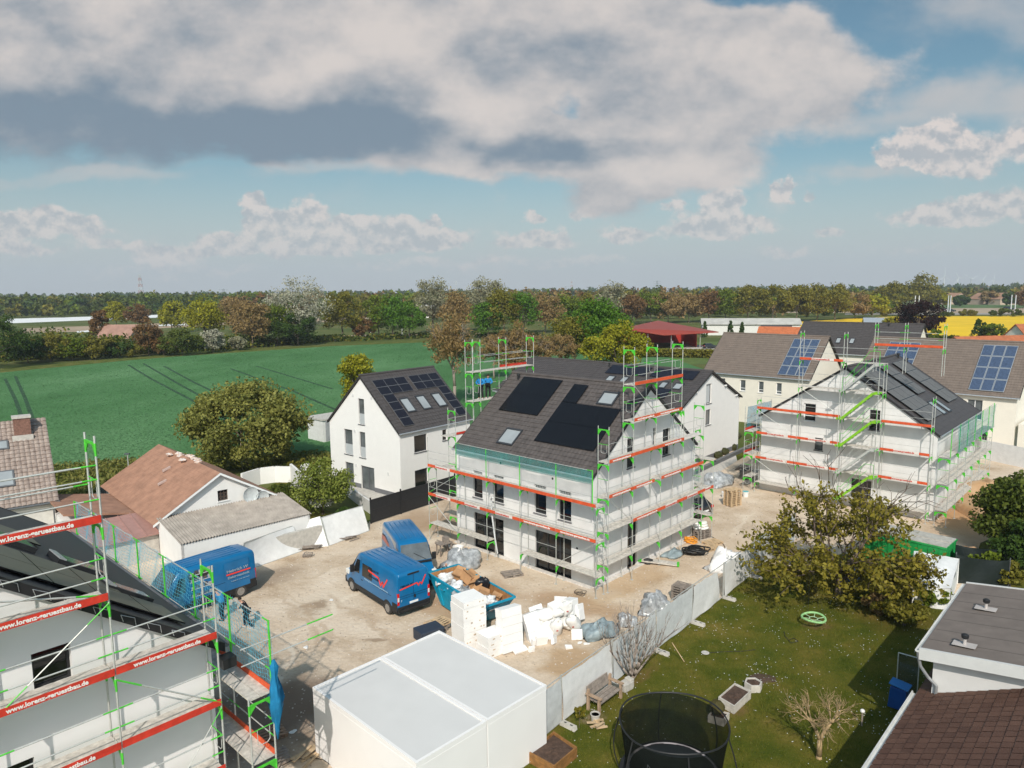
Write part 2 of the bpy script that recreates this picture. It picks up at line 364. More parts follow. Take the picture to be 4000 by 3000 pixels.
MESHW = M('pale_grey_mesh_cover', (.55,.56,.56), rough=.7, var=.10, scale=3, bump=.4, bscale=4)
CONC = M('concrete', (.46,.43,.39), rough=.9, var=.16, scale=4, bump=.2)
GARW = M('garage_render', (.76,.735,.72), rough=.85, var=.02, scale=1.0)
GARR = M('garage_roof_coat', (.60,.585,.57), rough=.75, var=.03, scale=.9)
SOIL = M('garden_soil', (.075,.045,.032), rough=1, var=.4, scale=8, bump=1, bscale=14)
SLAT = M('dark_privacy_slats', (.020,.021,.024), rough=.5, var=.25, scale=14)
BARK = M('bark', (.13,.10,.075), rough=.95, var=.3, scale=6, bump=.5)
BARKG = M('grey_twigs', (.27,.22,.185), rough=.9, var=.25, scale=4)
BARKT = M('tan_twigs', (.36,.25,.13), rough=.9, var=.25, scale=4)
NETB = M('blue_net', (.006,.16,.33), rough=.8, var=.2)
SKIN = M('skin', (.48,.27,.19), rough=.6, var=.05)
HAIR = M('dark_hair', (.022,.014,.010), rough=.8, var=.2)
CBLUE = M('bright_blue_jacket', (.01,.19,.46), rough=.75, var=.12, scale=5)
CBLACK = M('black_clothing', (.012,.012,.014), rough=.85, var=.2, scale=5)
CNAVY = M('navy_trousers', (.012,.016,.026), rough=.85, var=.2, scale=5)
SHOE = M('pale_shoe', (.5,.49,.47), rough=.7, var=.1)
def netmat(name, col, op):
    m = M(name, col, rough=.8, var=.15, scale=3)
    t = m.node_tree; tc = t.nodes.new('ShaderNodeTexCoord'); b = t.nodes['Principled BSDF']
    # knotted net: cords every 5 cm, open between
    s = t.nodes.new('ShaderNodeSeparateXYZ'); t.links.new(tc.outputs['Object'], s.inputs[0])
    ns = t.nodes.new('ShaderNodeTexNoise'); ns.inputs['Scale'].default_value = 2.0; t.links.new(tc.outputs['Object'], ns.inputs['Vector'])
    ad = t.nodes.new('ShaderNodeMath'); ad.operation = 'MULTIPLY_ADD'; t.links.new(ns.outputs['Fac'], ad.inputs[0]); ad.inputs[1].default_value = .35; ad.inputs[2].default_value = op-.17
    t.links.new(ad.outputs[0], b.inputs['Alpha']); b.inputs['Specular IOR Level'].default_value = .05; return m
NETT = netmat('teal_scaffold_net', (.03,.26,.24), .40)
NETC = netmat('blue_scaffold_net', (.02,.22,.36), .55)
NETK = netmat('black_trampoline_net', (.008,.010,.008), .80)
# ------------------------------------------------------------------ the ground
def groundmat(name, stops, scale, bump=.4, bscale=12, rough=.95, fine=0.0, fscale=60, aniso=(1,1,1)):
    m = bpy.data.materials.new(name); m.use_nodes = True; t = m.node_tree; b = t.nodes['Principled BSDF']; b.inputs['Roughness'].default_value = rough; b.inputs['Specular IOR Level'].default_value = .15
    tc = t.nodes.new('ShaderNodeTexCoord'); mp = t.nodes.new('ShaderNodeMapping'); mp.inputs['Scale'].default_value = aniso; t.links.new(tc.outputs['Object'], mp.inputs[0])
    n1 = t.nodes.new('ShaderNodeTexNoise'); n1.inputs['Scale'].default_value = scale; n1.inputs['Detail'].default_value = 8; n1.inputs['Roughness'].default_value = .62; t.links.new(mp.outputs[0], n1.inputs['Vector'])
    n2 = t.nodes.new('ShaderNodeTexNoise'); n2.inputs['Scale'].default_value = fscale; n2.inputs['Detail'].default_value = 5; n2.inputs['Roughness'].default_value = .7; t.links.new(tc.outputs['Object'], n2.inputs['Vector'])
    ad = t.nodes.new('ShaderNodeMath'); ad.operation = 'MULTIPLY_ADD'; t.links.new(n2.outputs['Fac'], ad.inputs[0]); ad.inputs[1].default_value = fine
    sb = t.nodes.new('ShaderNodeMath'); sb.operation = 'SUBTRACT'; t.links.new(n1.outputs['Fac'], sb.inputs[0]); sb.inputs[1].default_value = fine*.5; t.links.new(sb.outputs[0], ad.inputs[2])
    cr = t.nodes.new('ShaderNodeValToRGB'); t.links.new(ad.outputs[0], cr.inputs[0])
    e = cr.color_ramp.elements
    while len(e) < len(stops): e.new(.5)
    for i, (p, c) in enumerate(stops): e[i].position = p; e[i].color = (*c, 1)
    t.links.new(cr.outputs[0], b.inputs['Base Color'])
    bp = t.nodes.new('ShaderNodeBump'); bp.inputs['Strength'].default_value = bump; bp.inputs['Distance'].default_value = .06
    n3 = t.nodes.new('ShaderNodeTexNoise'); n3.inputs['Scale'].default_value = bscale; n3.inputs['Detail'].default_value = 6; t.links.new(tc.outputs['Object'], n3.inputs['Vector']); t.links.new(n3.outputs['Fac'], bp.inputs['Height']); t.links.new(bp.outputs[0], b.inputs['Normal'])
    return m, cr
def tint(m, cr, blobs):
    """patches of another colour: (x, y, rx, ry, angle, colour, strength)"""
    t = m.node_tree; b = t.nodes['Principled BSDF']; tc = t.nodes.new('ShaderNodeTexCoord')
    nz = t.nodes.new('ShaderNodeTexNoise'); nz.inputs['Scale'].default_value = .6; nz.inputs['Detail'].default_value = 7; t.links.new(tc.outputs['Object'], nz.inputs['Vector'])
    wp = t.nodes.new('ShaderNodeVectorMath'); wp.operation = 'MULTIPLY_ADD'; t.links.new(nz.outputs['Color'], wp.inputs[0]); wp.inputs[1].default_value = (2.6,2.6,0); wp.inputs[2].default_value = (-1.3,-1.3,0)
    ad = t.nodes.new('ShaderNodeVectorMath'); t.links.new(wp.outputs[0], ad.inputs[0]); t.links.new(tc.outputs['Object'], ad.inputs[1])
    cur = cr.outputs[0]
    for x, y, rx, ry, a, col, st in blobs:
        mp = t.nodes.new('ShaderNodeMapping'); mp.vector_type = 'TEXTURE'; mp.inputs['Location'].default_value = (x, y, 0); mp.inputs['Rotation'].default_value = (0, 0, rad(a)); mp.inputs['Scale'].default_value = (rx, ry, 1); t.links.new(ad.outputs[0], mp.inputs[0])
        ln = t.nodes.new('ShaderNodeVectorMath'); ln.operation = 'LENGTH'; t.links.new(mp.outputs[0], ln.inputs[0])
        mr = t.nodes.new('ShaderNodeMapRange'); mr.interpolation_type = 'SMOOTHSTEP'; t.links.new(ln.outputs['Value'], mr.inputs[0]); mr.inputs[1].default_value = 1.3; mr.inputs[2].default_value = .5; mr.inputs[4].default_value = st
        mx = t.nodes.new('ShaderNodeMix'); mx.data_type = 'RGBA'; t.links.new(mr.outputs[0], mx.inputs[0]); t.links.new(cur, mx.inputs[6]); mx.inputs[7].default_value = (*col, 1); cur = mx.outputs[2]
    t.links.new(cur, b.inputs['Base Color'])
def sheet(name, pts, mat, z, sub=0):
    vs = [(p[0], p[1], z) for p in pts]
    me = bpy.data.meshes.new(name); me.from_pydata(vs, [], [tuple(range(len(vs)))]); me.materials.append(mat)
    bm = bmesh.new(); bm.from_mesh(me); bmesh.ops.triangulate(bm, faces=bm.faces); bmesh.ops.recalc_face_normals(bm, faces=bm.faces)
    for f in bm.faces:
        if f.normal.z < 0: f.normal_flip()
    bm.to_mesh(me); bm.free()
    o = bpy.data.objects.new(name, me); COL.objects.link(o); o['kind'] = 'structure'; return o
def px(*uv): return [G(u, v) for u, v in uv]
gm, gr = groundmat('meadow', [(.3,(.05,.075,.016)),(.5,(.085,.105,.025)),(.7,(.16,.14,.055))], .05, fine=.3, fscale=2)
sheet('ground', [(-4300,-60),(4300,-60),(4300,4700),(-4300,4700)], gm, -.03)
# green crop field, tramlines pressed into it
fm, fr = groundmat('young_cereal', [(.26,(.040,.112,.034)),(.48,(.068,.172,.060)),(.74,(.125,.245,.108))], .05, bump=1.0, bscale=2.2, fine=.62, fscale=2.6, aniso=(1,.45,1))
field_pts = px((-700,1900),(200,1842),(480,1800),(700,1788),(900,1782),(1100,1778),(1290,1772),(1900,1668),(2300,1560),(2760,1446),(2560,1378),(2300,1346),(1640,1338),(1300,1352),(1000,1372),(700,1392),(500,1408),(0,1456),(-800,1520))
fo = sheet('crop_field', field_pts, fm, .02)
# tramline wheel tracks: shallow lines of trampled crop
tm = M('trampled_crop', (.020,.062,.026), rough=1, var=.25, scale=.6, bump=.5, bscale=3)
trk = MB()
def strip(mb, pts, w, z):
    for i in range(len(pts)-1):
        a, b = Vector((pts[i][0],pts[i][1],z)), Vector((pts[i+1][0],pts[i+1][1],z)); d = (b-a).normalized(); n = Vector((-d.y, d.x, 0))*w/2
        mb.add([a-n, b-n, b+n, a+n], [(0,1,2,3)])
for line in ([(20,1480),(60,1560),(110,1700),(60,1830)], [(60,1470),(100,1560),(150,1700),(190,1835)], [(500,1425),(590,1480),(800,1590),(900,1650)], [(560,1420),(680,1490),(860,1590),(1000,1650)], [(900,1440),(1150,1530),(1400,1640)], [(640,1430),(760,1495),(960,1590)], [(1000,1430),(1300,1520)]):
    P3 = px(*line); strip(trk, P3, .55, .026)
tag(trk.obj('tractor_tracks', tm), kind='structure')
# strip of wild grass between field and gardens
vm, vr = groundmat('rough_grass', [(.3,(.05,.075,.012)),(.5,(.09,.11,.022)),(.7,(.19,.16,.05))], .4, bump=1, bscale=6, fine=.4, fscale=7)
sheet('grass_verge', px((-900,2100),(200,2010),(520,1950),(640,1990),(900,1830),(1200,1900),(1330,1900),(1500,1800),(1900,1700),(1290,1772),(1100,1778),(900,1782),(700,1788),(480,1800),(200,1842),(-700,1900)), vm, .008)
sheet('field_margin', px((-800,1500),(0,1440),(500,1398),(1000,1362),(1640,1330),(2300,1338),(2300,1346),(1640,1338),(1000,1372),(500,1408),(0,1456),(-800,1520)), vm, .012)
# light trodden earth of the building site
sm, sr = groundmat('site_sand', [(.28,(.37,.265,.175)),(.45,(.53,.415,.305)),(.6,(.62,.505,.39)),(.78,(.69,.585,.475))], .33, bump=.9, bscale=4, fine=.42, fscale=7)
c47, s47 = math.cos(rad(47)), math.sin(rad(47))
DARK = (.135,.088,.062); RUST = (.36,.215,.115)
tint(sm, sr, [(*G(960,2800)[:2], 4.2, 3.2, 20, DARK, .85), (*G(1180,2720)[:2], 2.2, 1.4, 40, (.20,.14,.10), .75), (*G(1010,2260)[:2], 3.0, 1.6, 45, (.22,.15,.10), .6), (*G(1720,2370)[:2], 3.0, 1.2, 130, RUST, .7), (*G(1850,2280)[:2], 4.5, 1.0, 140, RUST, .5),  # brown patch behind the left van is its cast shadow, painted into the sand
   (*G(2250,2360)[:2], 3.2, 1.3, 150, RUST, .65), (*G(2330,2300)[:2], 1.4, .9, 140, (.55,.49,.43), .6), (*G(2450,2280)[:2], 4.5, 1.2, 47, (.46,.31,.18), .6), (*G(1700,2040)[:2], 4.0, 2.2, 140, (.36,.24,.15), .75), (*G(1290,2350)[:2], 3.0, 1.6, 20, (.62,.52,.41), .6), (*G(1220,2370)[:2], .9, .6, 20, (.27,.19,.125), .8), (*G(1470,2500)[:2], .8, .3, 20, (.27,.19,.125), .8),
   *[(*G(u, v)[:2], L_, .22, a_, c_, .55) for u, v, L_, a_, c_ in ((1180,2420,5,128,(.42,.31,.215)),(1260,2440,5,128,(.43,.32,.22)),(1330,2360,4,70,(.70,.60,.48)),(1420,2420,4.5,132,(.44,.33,.23)),(1520,2470,4.5,132,(.45,.33,.23)),(1350,2200,5,48,(.46,.35,.245)),(1450,2150,5,52,(.46,.35,.245)),(2850,2080,5,70,(.50,.385,.28)),(2780,2000,5,75,(.50,.385,.28)),(1100,2620,3,95,(.70,.61,.5)),(2900,2060,4,60,(.72,.62,.5)))],
   (*G(2230,2580)[:2], 1.7, 1.1, 30, (.42,.28,.16), .85), (*G(3800,2000)[:2], 9, 3.6, 60, (.44,.25,.12), .9), (*G(2850,2120)[:2], 6, 3, 47, (.55,.44,.33), .4)])
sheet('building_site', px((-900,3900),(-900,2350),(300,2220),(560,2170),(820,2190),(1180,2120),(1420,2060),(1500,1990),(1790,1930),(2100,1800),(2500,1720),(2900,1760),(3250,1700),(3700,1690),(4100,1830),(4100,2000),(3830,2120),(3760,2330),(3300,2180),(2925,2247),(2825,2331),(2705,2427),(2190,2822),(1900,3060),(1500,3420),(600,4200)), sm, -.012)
# mown lawn
lm, lr = groundmat('lawn', [(.26,(.038,.062,.004)),(.45,(.080,.090,.008)),(.6,(.125,.110,.016)),(.80,(.25,.17,.050))], .55, bump=1.0, bscale=22, fine=.55, fscale=26)
tint(lm, lr, [(*G(2300,2790)[:2], 1.0, .5, 49, (.26,.19,.12), .8), (*G(2480,2640)[:2], 1.6, .5, 49, (.17,.105,.035), .7), (*G(3210,2440)[:2], .8, .4, 10, (.16,.10,.045), .8), (*G(2850,2770)[:2], .8, .5, 49, (.16,.10,.04), .7), (*G(3500,2400)[:2], 2.6, 1.6, 49, (.13,.085,.02), .6)])
sheet('lawn', px((2190,2822),(2705,2427),(2825,2331),(2925,2247),(3300,2160),(3760,2330),(3830,2120),(4300,2060),(4900,2300),(5200,3400),(1700,4000),(1900,3060)), lm, -.006)
sheet('garden_grass', px((1010,1925),(1080,1885),(1140,1878),(1200,1930),(1300,2010),(1290,2060),(1150,2030)), lm, -.004)
# paved terrace behind the white house, its slope of earth
sheet('terrace', px((1330,1895),(1420,1895),(1580,1945),(1450,1965),(1380,1930)), CONC, .03)
sheet('lawn_strip', px((2870,1762),(2960,1712),(3000,1730),(2880,1800)), lm, .005)
sheet('gravel_path', px((2700,1850),(2870,1762),(2880,1800),(2720,1900)), CONC, .006)
# far land to the right: stubble, road, rape
ym = M('flowering_rape', (.72,.46,.004), rough=.9, var=.12, scale=.06, bump=.6, bscale=2)
sheet('rape_field', [(150,231),(185,221),(300,300),(420,400),(470,470),(330,398),(262,398),(236,410),(205,400),(150,360),(108,322),(100,300),(140,300)], ym, .25)
um = M('pale_stubble', (.36,.27,.19), rough=1, var=.15, scale=.03)
sheet('stubble_field', px((3060,1222),(3650,1222),(4300,1226),(4300,1202),(3650,1204),(3100,1212)), um, .0)
sheet('far_meadow', px((3640,1203),(4400,1201),(4400,1189),(3640,1191)), M('far_meadow_green', (.075,.13,.035), rough=1, var=.2, scale=.02), .01)
sheet('far_road', px((3300,1230),(4400,1228),(4400,1222),(3300,1224)), M('far_asphalt', (.30,.27,.24), rough=.9, var=.1), .012)
filmm = M('white_crop_film', (.78,.77,.76), rough=.6, var=.05, scale=.03)
sheet('white_film_strip', px((20,1264),(640,1240),(640,1229),(20,1246)), filmm, .05)
sheet('earth_strip', px((90,1283),(640,1262),(900,1246),(1500,1240),(1500,1252),(900,1268),(480,1290),(90,1303)), M('pale_earth', (.34,.25,.17), rough=1, var=.2, scale=.03), .01)
sheet('pale_film', px((300,1300),(410,1292),(410,1286),(300,1294)), filmm, .04)
sheet('pale_film', px((620,1274),(740,1270),(740,1264),(620,1268)), filmm, .04)
sheet('sand_track', px((1040,1343),(1500,1318),(2020,1312),(2020,1300),(1400,1308),(1040,1326)), M('sandy_soil', (.36,.26,.17), rough=1, var=.2, scale=.1), .015)
sheet('barn_lawn', px((2420,1440),(2800,1420),(2860,1330),(2700,1340),(2440,1390)), M('barn_lawn_green', (.085,.125,.022), rough=1, var=.25, scale=.3, bump=.6), .014)
sheet('barn_yard', px((2600,1372),(2800,1380),(2830,1352),(2640,1345)), CONC, .018)
# clods, pebbles and scraps lying on the site; grass blades and daisies in the lawn
rng = np.random.default_rng(7)
def scatter(pts, n, zf, size, mat, name, flat=.5):
    """little tumbled chips spread over a pixel polygon"""
    poly = [(p[0], p[1]) for p in pts]; xs = [p[0] for p in poly]; ys = [p[1] for p in poly]; out = []
    tri = 0
    def inside(x, y):
        c = False; j = len(poly)-1
        for i in range(len(poly)):
            if (poly[i][1] > y) != (poly[j][1] > y) and x < (poly[j][0]-poly[i][0])*(y-poly[i][1])/(poly[j][1]-poly[i][1])+poly[i][0]: c = not c
            j = i
        return c
    while len(out) < n:
        x, y = rng.uniform(min(xs), max(xs)), rng.uniform(min(ys), max(ys))
        if inside(x, y): out.append((x, y, 0))
    return np.array(out)
site_poly = px((560,3100),(1000,2330),(1180,2140),(1480,2010),(1790,2150),(2316,2310),(2700,2100),(2900,1900),(3000,1980),(2925,2247),(2180,2810),(2140,2640),(1700,2450),(1220,2700),(1230,3000))
pp = scatter(site_poly, 2600, 0, .1, None, ''); sz = rng.uniform(.018, .065, (len(pp), 1))
tv = np.array([(1,0,0),(-.5,.87,0),(-.5,-.87,0),(0,0,.8)]); rot = rng.uniform(0, 6.28, len(pp)); cr_, sr_ = np.cos(rot), np.sin(rot)
V = np.stack([np.stack([tv[k,0]*cr_-tv[k,1]*sr_, tv[k,0]*sr_+tv[k,1]*cr_, np.full(len(pp), tv[k,2])], 1)*sz+pp for k in range(4)], 1).reshape(-1,3)
F = (np.arange(len(pp))[:,None,None]*4+np.array([[0,1,3],[1,2,3],[2,0,3]])[None]).reshape(-1,3)
o = bpy.data.objects.new('pebbles', npmesh('pebbles', V, F, M('pebble', (.30,.22,.155), var=.3, col2=(.70,.62,.54), island=.9))); COL.objects.link(o); o['kind'] = 'stuff'
lawn_poly = px((2190,2822),(2705,2427),(2825,2331),(2925,2247),(3300,2200),(3600,2350),(3760,2330),(3900,3100),(1900,3100))
gp = scatter(lawn_poly, 52000, 0, .1, None, ''); n = len(gp); h = rng.uniform(.025, .085, n)*(0.6+0.8*(np.sin(gp[:,0]*1.7)*np.cos(gp[:,1]*1.3)*.5+.5)); a = rng.uniform(0, 6.28, n); w = .014
lean = rng.normal(0, .035, (n, 2))
V = np.stack([gp+np.stack([np.cos(a)*w, np.sin(a)*w, 0*a-.006], 1), gp-np.stack([np.cos(a)*w, np.sin(a)*w, 0*a+.006], 1), gp+np.stack([lean[:,0], lean[:,1], h], 1)], 1).reshape(-1,3)
o = bpy.data.objects.new('lawn_grass', npmesh('lawn_grass', V, np.arange(3*n).reshape(n,3), leafmat('lawn_blades', (.055,.080,.006), (.21,.185,.030), trans=.3))); COL.objects.link(o); o['kind'] = 'stuff'
dc = scatter(lawn_poly, 90, 0, .1, None, ''); dd = np.concatenate([c+np.concatenate([rng.normal(0, .42, (9, 2)), np.zeros((9, 1))], 1) for c in dc]+[scatter(lawn_poly, 250, 0, .1, None, '')])
n = len(dd); r = rng.uniform(.014, .026, (n, 1)); k = np.arange(5)*2*PI/5
V = np.stack([dd+np.concatenate([np.cos(q)*r, np.sin(q)*r, np.full((n,1), .085)], 1) for q in k], 1).reshape(-1,3)
o = bpy.data.objects.new('daisies', npmesh('daisies', V, np.arange(5*n).reshape(n,5), M('daisy_petal', (.78,.78,.74), var=.05))); COL.objects.link(o); o['kind'] = 'stuff'
# the crop itself: tufts of young leaves standing in the field
cp = []; fp = [(p[0], p[1]) for p in [(-100,1900),(200,1842),(480,1800),(700,1788),(900,1782),(1290,1772),(1900,1668),(2300,1560),(2740,1450),(2560,1380),(2300,1348),(1640,1340),(1300,1354),(1000,1374),(700,1394),(500,1410),(-100,1470)]]
def inpoly(x, y):
    c = False; j = len(fp)-1
    for i in range(len(fp)):
        if (fp[i][1] > y) != (fp[j][1] > y) and x < (fp[j][0]-fp[i][0])*(y-fp[i][1])/(fp[j][1]-fp[i][1])+fp[i][0]: c = not c
        j = i
    return c
while len(cp) < 85000:
    u, v = rng.uniform(-100, 2750), 1340+560*rng.random()**1.25
    if inpoly(u, v): p = G(u, v); cp.append((p.x, p.y, 0))
cp = np.array(cp); n = len(cp); cp[:,2] = rng.uniform(.03, .07, n); sz = (.05+.0007*cp[:,1])[:,None]
V, F = leaf_cards(cp, sz, rng, np.array([[0,0,1.0]]), 1.6, .82); V[:,2] = np.maximum(V[:,2], .03)
cm = leafmat('crop_leaf', (.055,.145,.050), (.125,.255,.105), trans=.3)
for nd in cm.node_tree.nodes:
    if nd.type == 'TEX_NOISE': nd.inputs['Scale'].default_value = .11
    if nd.type == 'MIX' and nd.data_type == 'FLOAT': nd.inputs[0].default_value = .3
o = bpy.data.objects.new('cereal_plants', npmesh('cereal_plants', V, F, cm)); COL.objects.link(o); o['kind'] = 'stuff'
# tall weeds on the verge
vp = scatter(px((-300,2080),(480,1960),(900,1835),(1180,1880),(1320,1850),(1290,1775),(900,1784),(480,1802),(-300,1870)), 16000, 0, .1, None, ''); n = len(vp)
V, F = leaf_cards(vp+np.stack([0*vp[:,0], 0*vp[:,0], rng.uniform(.05, .55, n)], 1), .16, rng, elong=2.6)
o = bpy.data.objects.new('tall_weeds', npmesh('tall_weeds', V, F, leafmat('weed_leaf', (.06,.10,.014), (.26,.23,.060)))); COL.objects.link(o); o['kind'] = 'stuff'
# ------------------------------------------------------------------ houses
def wall_face(mb, mp, a0, a1, z0, top, holes, depth=.14, mi=0):
    """one wall with real window openings. top = [(a, z), ...] roof line, mp(a, z, d) -> local point, d outwards"""
    def tz(a):
        for (p, q), (r, s) in zip(top, top[1:]):
            if p-1e-6 <= a <= r+1e-6: return q+(s-q)*((a-p)/(r-p) if r > p else 0)
        return top[-1][1]
    od = mp(0, 0, 1)-mp(0, 0, 0)
    A = sorted(set([a0, a1]+[p for p, _ in top if a0 < p < a1]+[round(h[i], 4) for h in holes for i in (0, 1)]))
    Z = sorted(set([z0]+[round(h[i], 4) for h in holes for i in (2, 3)]))
    for i in range(len(A)-1):
        p, q = A[i], A[i+1]; tp, tq = tz(p+1e-5), tz(q-1e-5); zl = [z for z in Z if z < min(tp, tq)-1e-4]
        for j in range(len(zl)):
            lo = zl[j]; hi = zl[j+1] if j+1 < len(zl) else None
            mid = ((p+q)/2, (lo+(hi if hi is not None else min(tp, tq)))/2)
            if any(h[0]-1e-4 <= mid[0] <= h[1]+1e-4 and h[2]-1e-4 <= mid[1] <= h[3]+1e-4 for h in holes): continue
            if hi is not None: mb.poly([mp(p, lo, 0), mp(q, lo, 0), mp(q, hi, 0), mp(p, hi, 0)], mi, od)
            else: mb.poly([mp(p, lo, 0), mp(q, lo, 0), mp(q, tq, 0), mp(p, tp, 0)], mi, od)
    for h in holes:
        b0, b1, y0, y1 = h[:4]
        for (p, q), (r, s) in (((b0, y0), (b1, y0)), ((b1, y0), (b1, y1)), ((b1, y1), (b0, y1)), ((b0, y1), (b0, y0))):
            mb.poly([mp(p, q, 0), mp(r, s, 0), mp(r, s, -depth), mp(p, q, -depth)], mi, mp((b0+b1)/2, (y0+y1)/2, 0)-mp((p+r)/2, (q+s)/2, 0))
def mbox(mb, mp, a0, a1, z0, z1, d0, d1, mi=0):
    P = [mp(a, z, d) for d in (d0, d1) for a, z in ((a0, z0), (a1, z0), (a1, z1), (a0, z1))]
    mb.add(P, [(0,3,2,1),(4,5,6,7),(0,1,5,4),(1,2,6,5),(2,3,7,6),(3,0,4,7)], mi)
def window(parent, mp, h, fr=ANTH, gl=GLASSD, mull=0, sill=True, rail=None, depth=.14, name='window', screen=None, sillm=None, trans=None):
    b0, b1, y0, y1 = h[:4]; f = .065; m = MB(); d0, d1 = -depth-.05, -depth+.02
    mbox(m, mp, b0, b0+f, y0, y1, d0, d1); mbox(m, mp, b1-f, b1, y0, y1, d0, d1)
    mbox(m, mp, b0+f, b1-f, y0, y0+f, d0, d1); mbox(m, mp, b0+f, b1-f, y1-f, y1, d0, d1)
    for k in range(mull):
        c = b0+(b1-b0)*(k+1)/(mull+1); mbox(m, mp, c-f*.55, c+f*.55, y0+f, y1-f, d0, d1-.003)
    for rz in ([rail] if isinstance(rail, (int, float)) else (rail or [])): mbox(m, mp, b0+f, b1-f, rz-f*.5, rz+f*.5, d0, d1-.006)
    w = m.obj(name, fr, parent)
    g = MB(); mbox(g, mp, b0+f*.5, b1-f*.5, y0+f*.5, y1-f*.5, d0-.012, d0+.025); g.obj('pane', gl, w)
    if screen:
        s = MB(); mbox(s, mp, b0+.05, b1-.05, y0+.04, screen, -depth+.03, -depth+.05); s.obj('balustrade', SCREEN, w)
    if sill:
        s = MB(); mbox(s, mp, b0-.06, b1+.06, y0-.05, y0-.002, -depth, .07); s.obj('sill', sillm or fr, w)
    return w
def tile_slope(mb, org, sdir, tdir, nrm, S, T, course=.36, tw=.30, amp=.022, step=.03, per=6, mi=0, jit=0.0, seed=1):
    """stepped courses of profiled tiles: org = lower corner, sdir along the eave, tdir up the slope"""
    rn = random.Random(seed); nc = max(1, round(T/course)); nt_ = max(1, round(S/tw)); n = nt_*per+1
    ph = np.linspace(0, S, n); wave = amp*np.abs(np.sin(np.linspace(0, nt_*PI, n)))**.8 if amp else np.zeros(n)
    o0, sv, tv, nv = (np.array(v) for v in (org, sdir, tdir, nrm)); V = []; F = []; fl = 1 if float(np.dot(np.cross(sv, tv), nv)) > 0 else -1
    for c in range(nc):
        t0, t1 = T*c/nc, T*(c+1)/nc
        for t, h in ((t0, 0), (t0, step), (t1, 0.002)):
            V.append(o0+np.outer(ph, sv)+tv*t+np.outer(wave*(1 if h else .35)+h, nv))
        b = c*3*n
        for r in (0, 1): F += [(b+r*n+i, b+r*n+i+1, b+(r+1)*n+i+1, b+(r+1)*n+i)[::fl] for i in range(n-1)]
    mb.add(np.concatenate(V).tolist(), F, mi)
class House:
    def __init__(s, name, label, cat, org, th, sg, w, l, ze, zr, wall=None, tile=None, oe=.18, og=.10, holes=None, base=-.3, plinth=0, tileopt=None, verge=None, group=None, trim=None):
        s.w, s.l, s.ze, s.zr, s.sg = w, l, ze, zr, sg; s.k = (zr-ze)/(w/2)
        s.root = thing(name, label, cat, (org[0], org[1], 0), rad(th), group); L = lambda x, y, z: Vector((x, sg*y, z)); s.L = L
        s.front = lambda a, z, d: L(a, -d, z); s.side = lambda a, z, d: L(-d, a, z)
        s.back = lambda a, z, d: L(a, l+d, z); s.side2 = lambda a, z, d: L(w+d, a, z)
        holes = holes or {}; m = MB(); t = .16
        gt = [(0, ze-t), (w/2, zr-t), (w, ze-t)]; st = [(0, ze-t), (l, ze-t)]
        for nm, mp, a1, top in (('front', s.front, w, gt), ('side', s.side, l, st), ('back', s.back, w, gt), ('side2', s.side2, l, st)):
            wall_face(m, mp, 0, a1, base, top, holes.get(nm, []))
        s.wallobj = m.obj('wall', wall, s.root, fix=None)
        if plinth:
            p = MB()
            for mp, a1, nm in ((s.front, w, 'front'), (s.side, l, 'side'), (s.back, w, 'back'), (s.side2, l, 'side2')):
                hs = sorted((h[0], h[1]) for h in holes.get(nm, []) if h[2] < plinth); a = -.02
                for h0, h1 in hs+[(a1+.02, None)]:
                    if h0 > a: mbox(p, mp, a, h0, base, plinth, .002, .02)
                    a = h1
            p.obj('plinth', PLINTH, s.root)
        r = MB(); k = s.k; c = 1/math.sqrt(1+k*k); n1 = L(-k*c, 0, c); n2 = L(k*c, 0, c); T = (w/2+oe)/c
        opt = dict(course=.36, tw=.30, amp=.022, step=.03); opt.update(tileopt or {})
        tile_slope(r, L(-oe, -og, ze-oe*k), L(0, 1, 0), L(c, 0, k*c), n1, l+2*og, T, **opt)
        tile_slope(r, L(w+oe, -og, ze-oe*k), L(0, 1, 0), L(-c, 0, k*c), n2, l+2*og, T, **opt)
        # underside, verge and eave edges, ridge
        for y in (-og, l+og-.06):
            for x0, z0, x1, z1 in ((-oe, ze-oe*k, w/2, zr), (w+oe, ze-oe*k, w/2, zr)):
                r.prism([L(x0, y, z0-.15), L(x0, y, z0+.035), L(x1, y, z1+.035), L(x1, y, z1-.15)], L(0, .06, 0), 1)
        for x0, x1 in ((-oe, w/2), (w+oe, w/2)):
            r.poly([L(x0, -og, ze-oe*k-.12), L(x0, l+og, ze-oe*k-.12), L(x1, l+og, zr-.12), L(x1, -og, zr-.12)], 1)
        r.path([L(w/2, -og+(l+2*og)*i/24, zr+.03) for i in range(25)], .11, 8, 0)
        s.roofobj = r.obj('roof', [tile, verge or M('dark_verge', (.03,.026,.025), var=.1)], s.root, fix=None)
        g = MB()
        for x in (-oe-.06, w+oe+.06):
            pts = [L(x, -og+i*(l+2*og), ze-oe*k-.05) for i in (0, 1)]; g.tube(pts[0], pts[1], .065, 8)
        g.obj('gutter', trim or ALU, s.roofobj)
        s.n1, s.n2 = n1, n2
    def on(s, x, y, h=0, right=False):
        z = s.ze+s.k*(x if not right else s.w-x); n = s.n2 if right else s.n1
        return s.L(x, y, z)+n*h
    def slab(s, mb, x0, x1, y0, y1, h0, h1, mi=0, right=False):
        P = [s.on(x, y, h, right) for h in (h0, h1) for x, y in ((x0, y0), (x1, y0), (x1, y1), (x0, y1))]
        mb.add(P, [(0,3,2,1),(4,5,6,7),(0,1,5,4),(1,2,6,5),(2,3,7,6),(3,0,4,7)], mi)
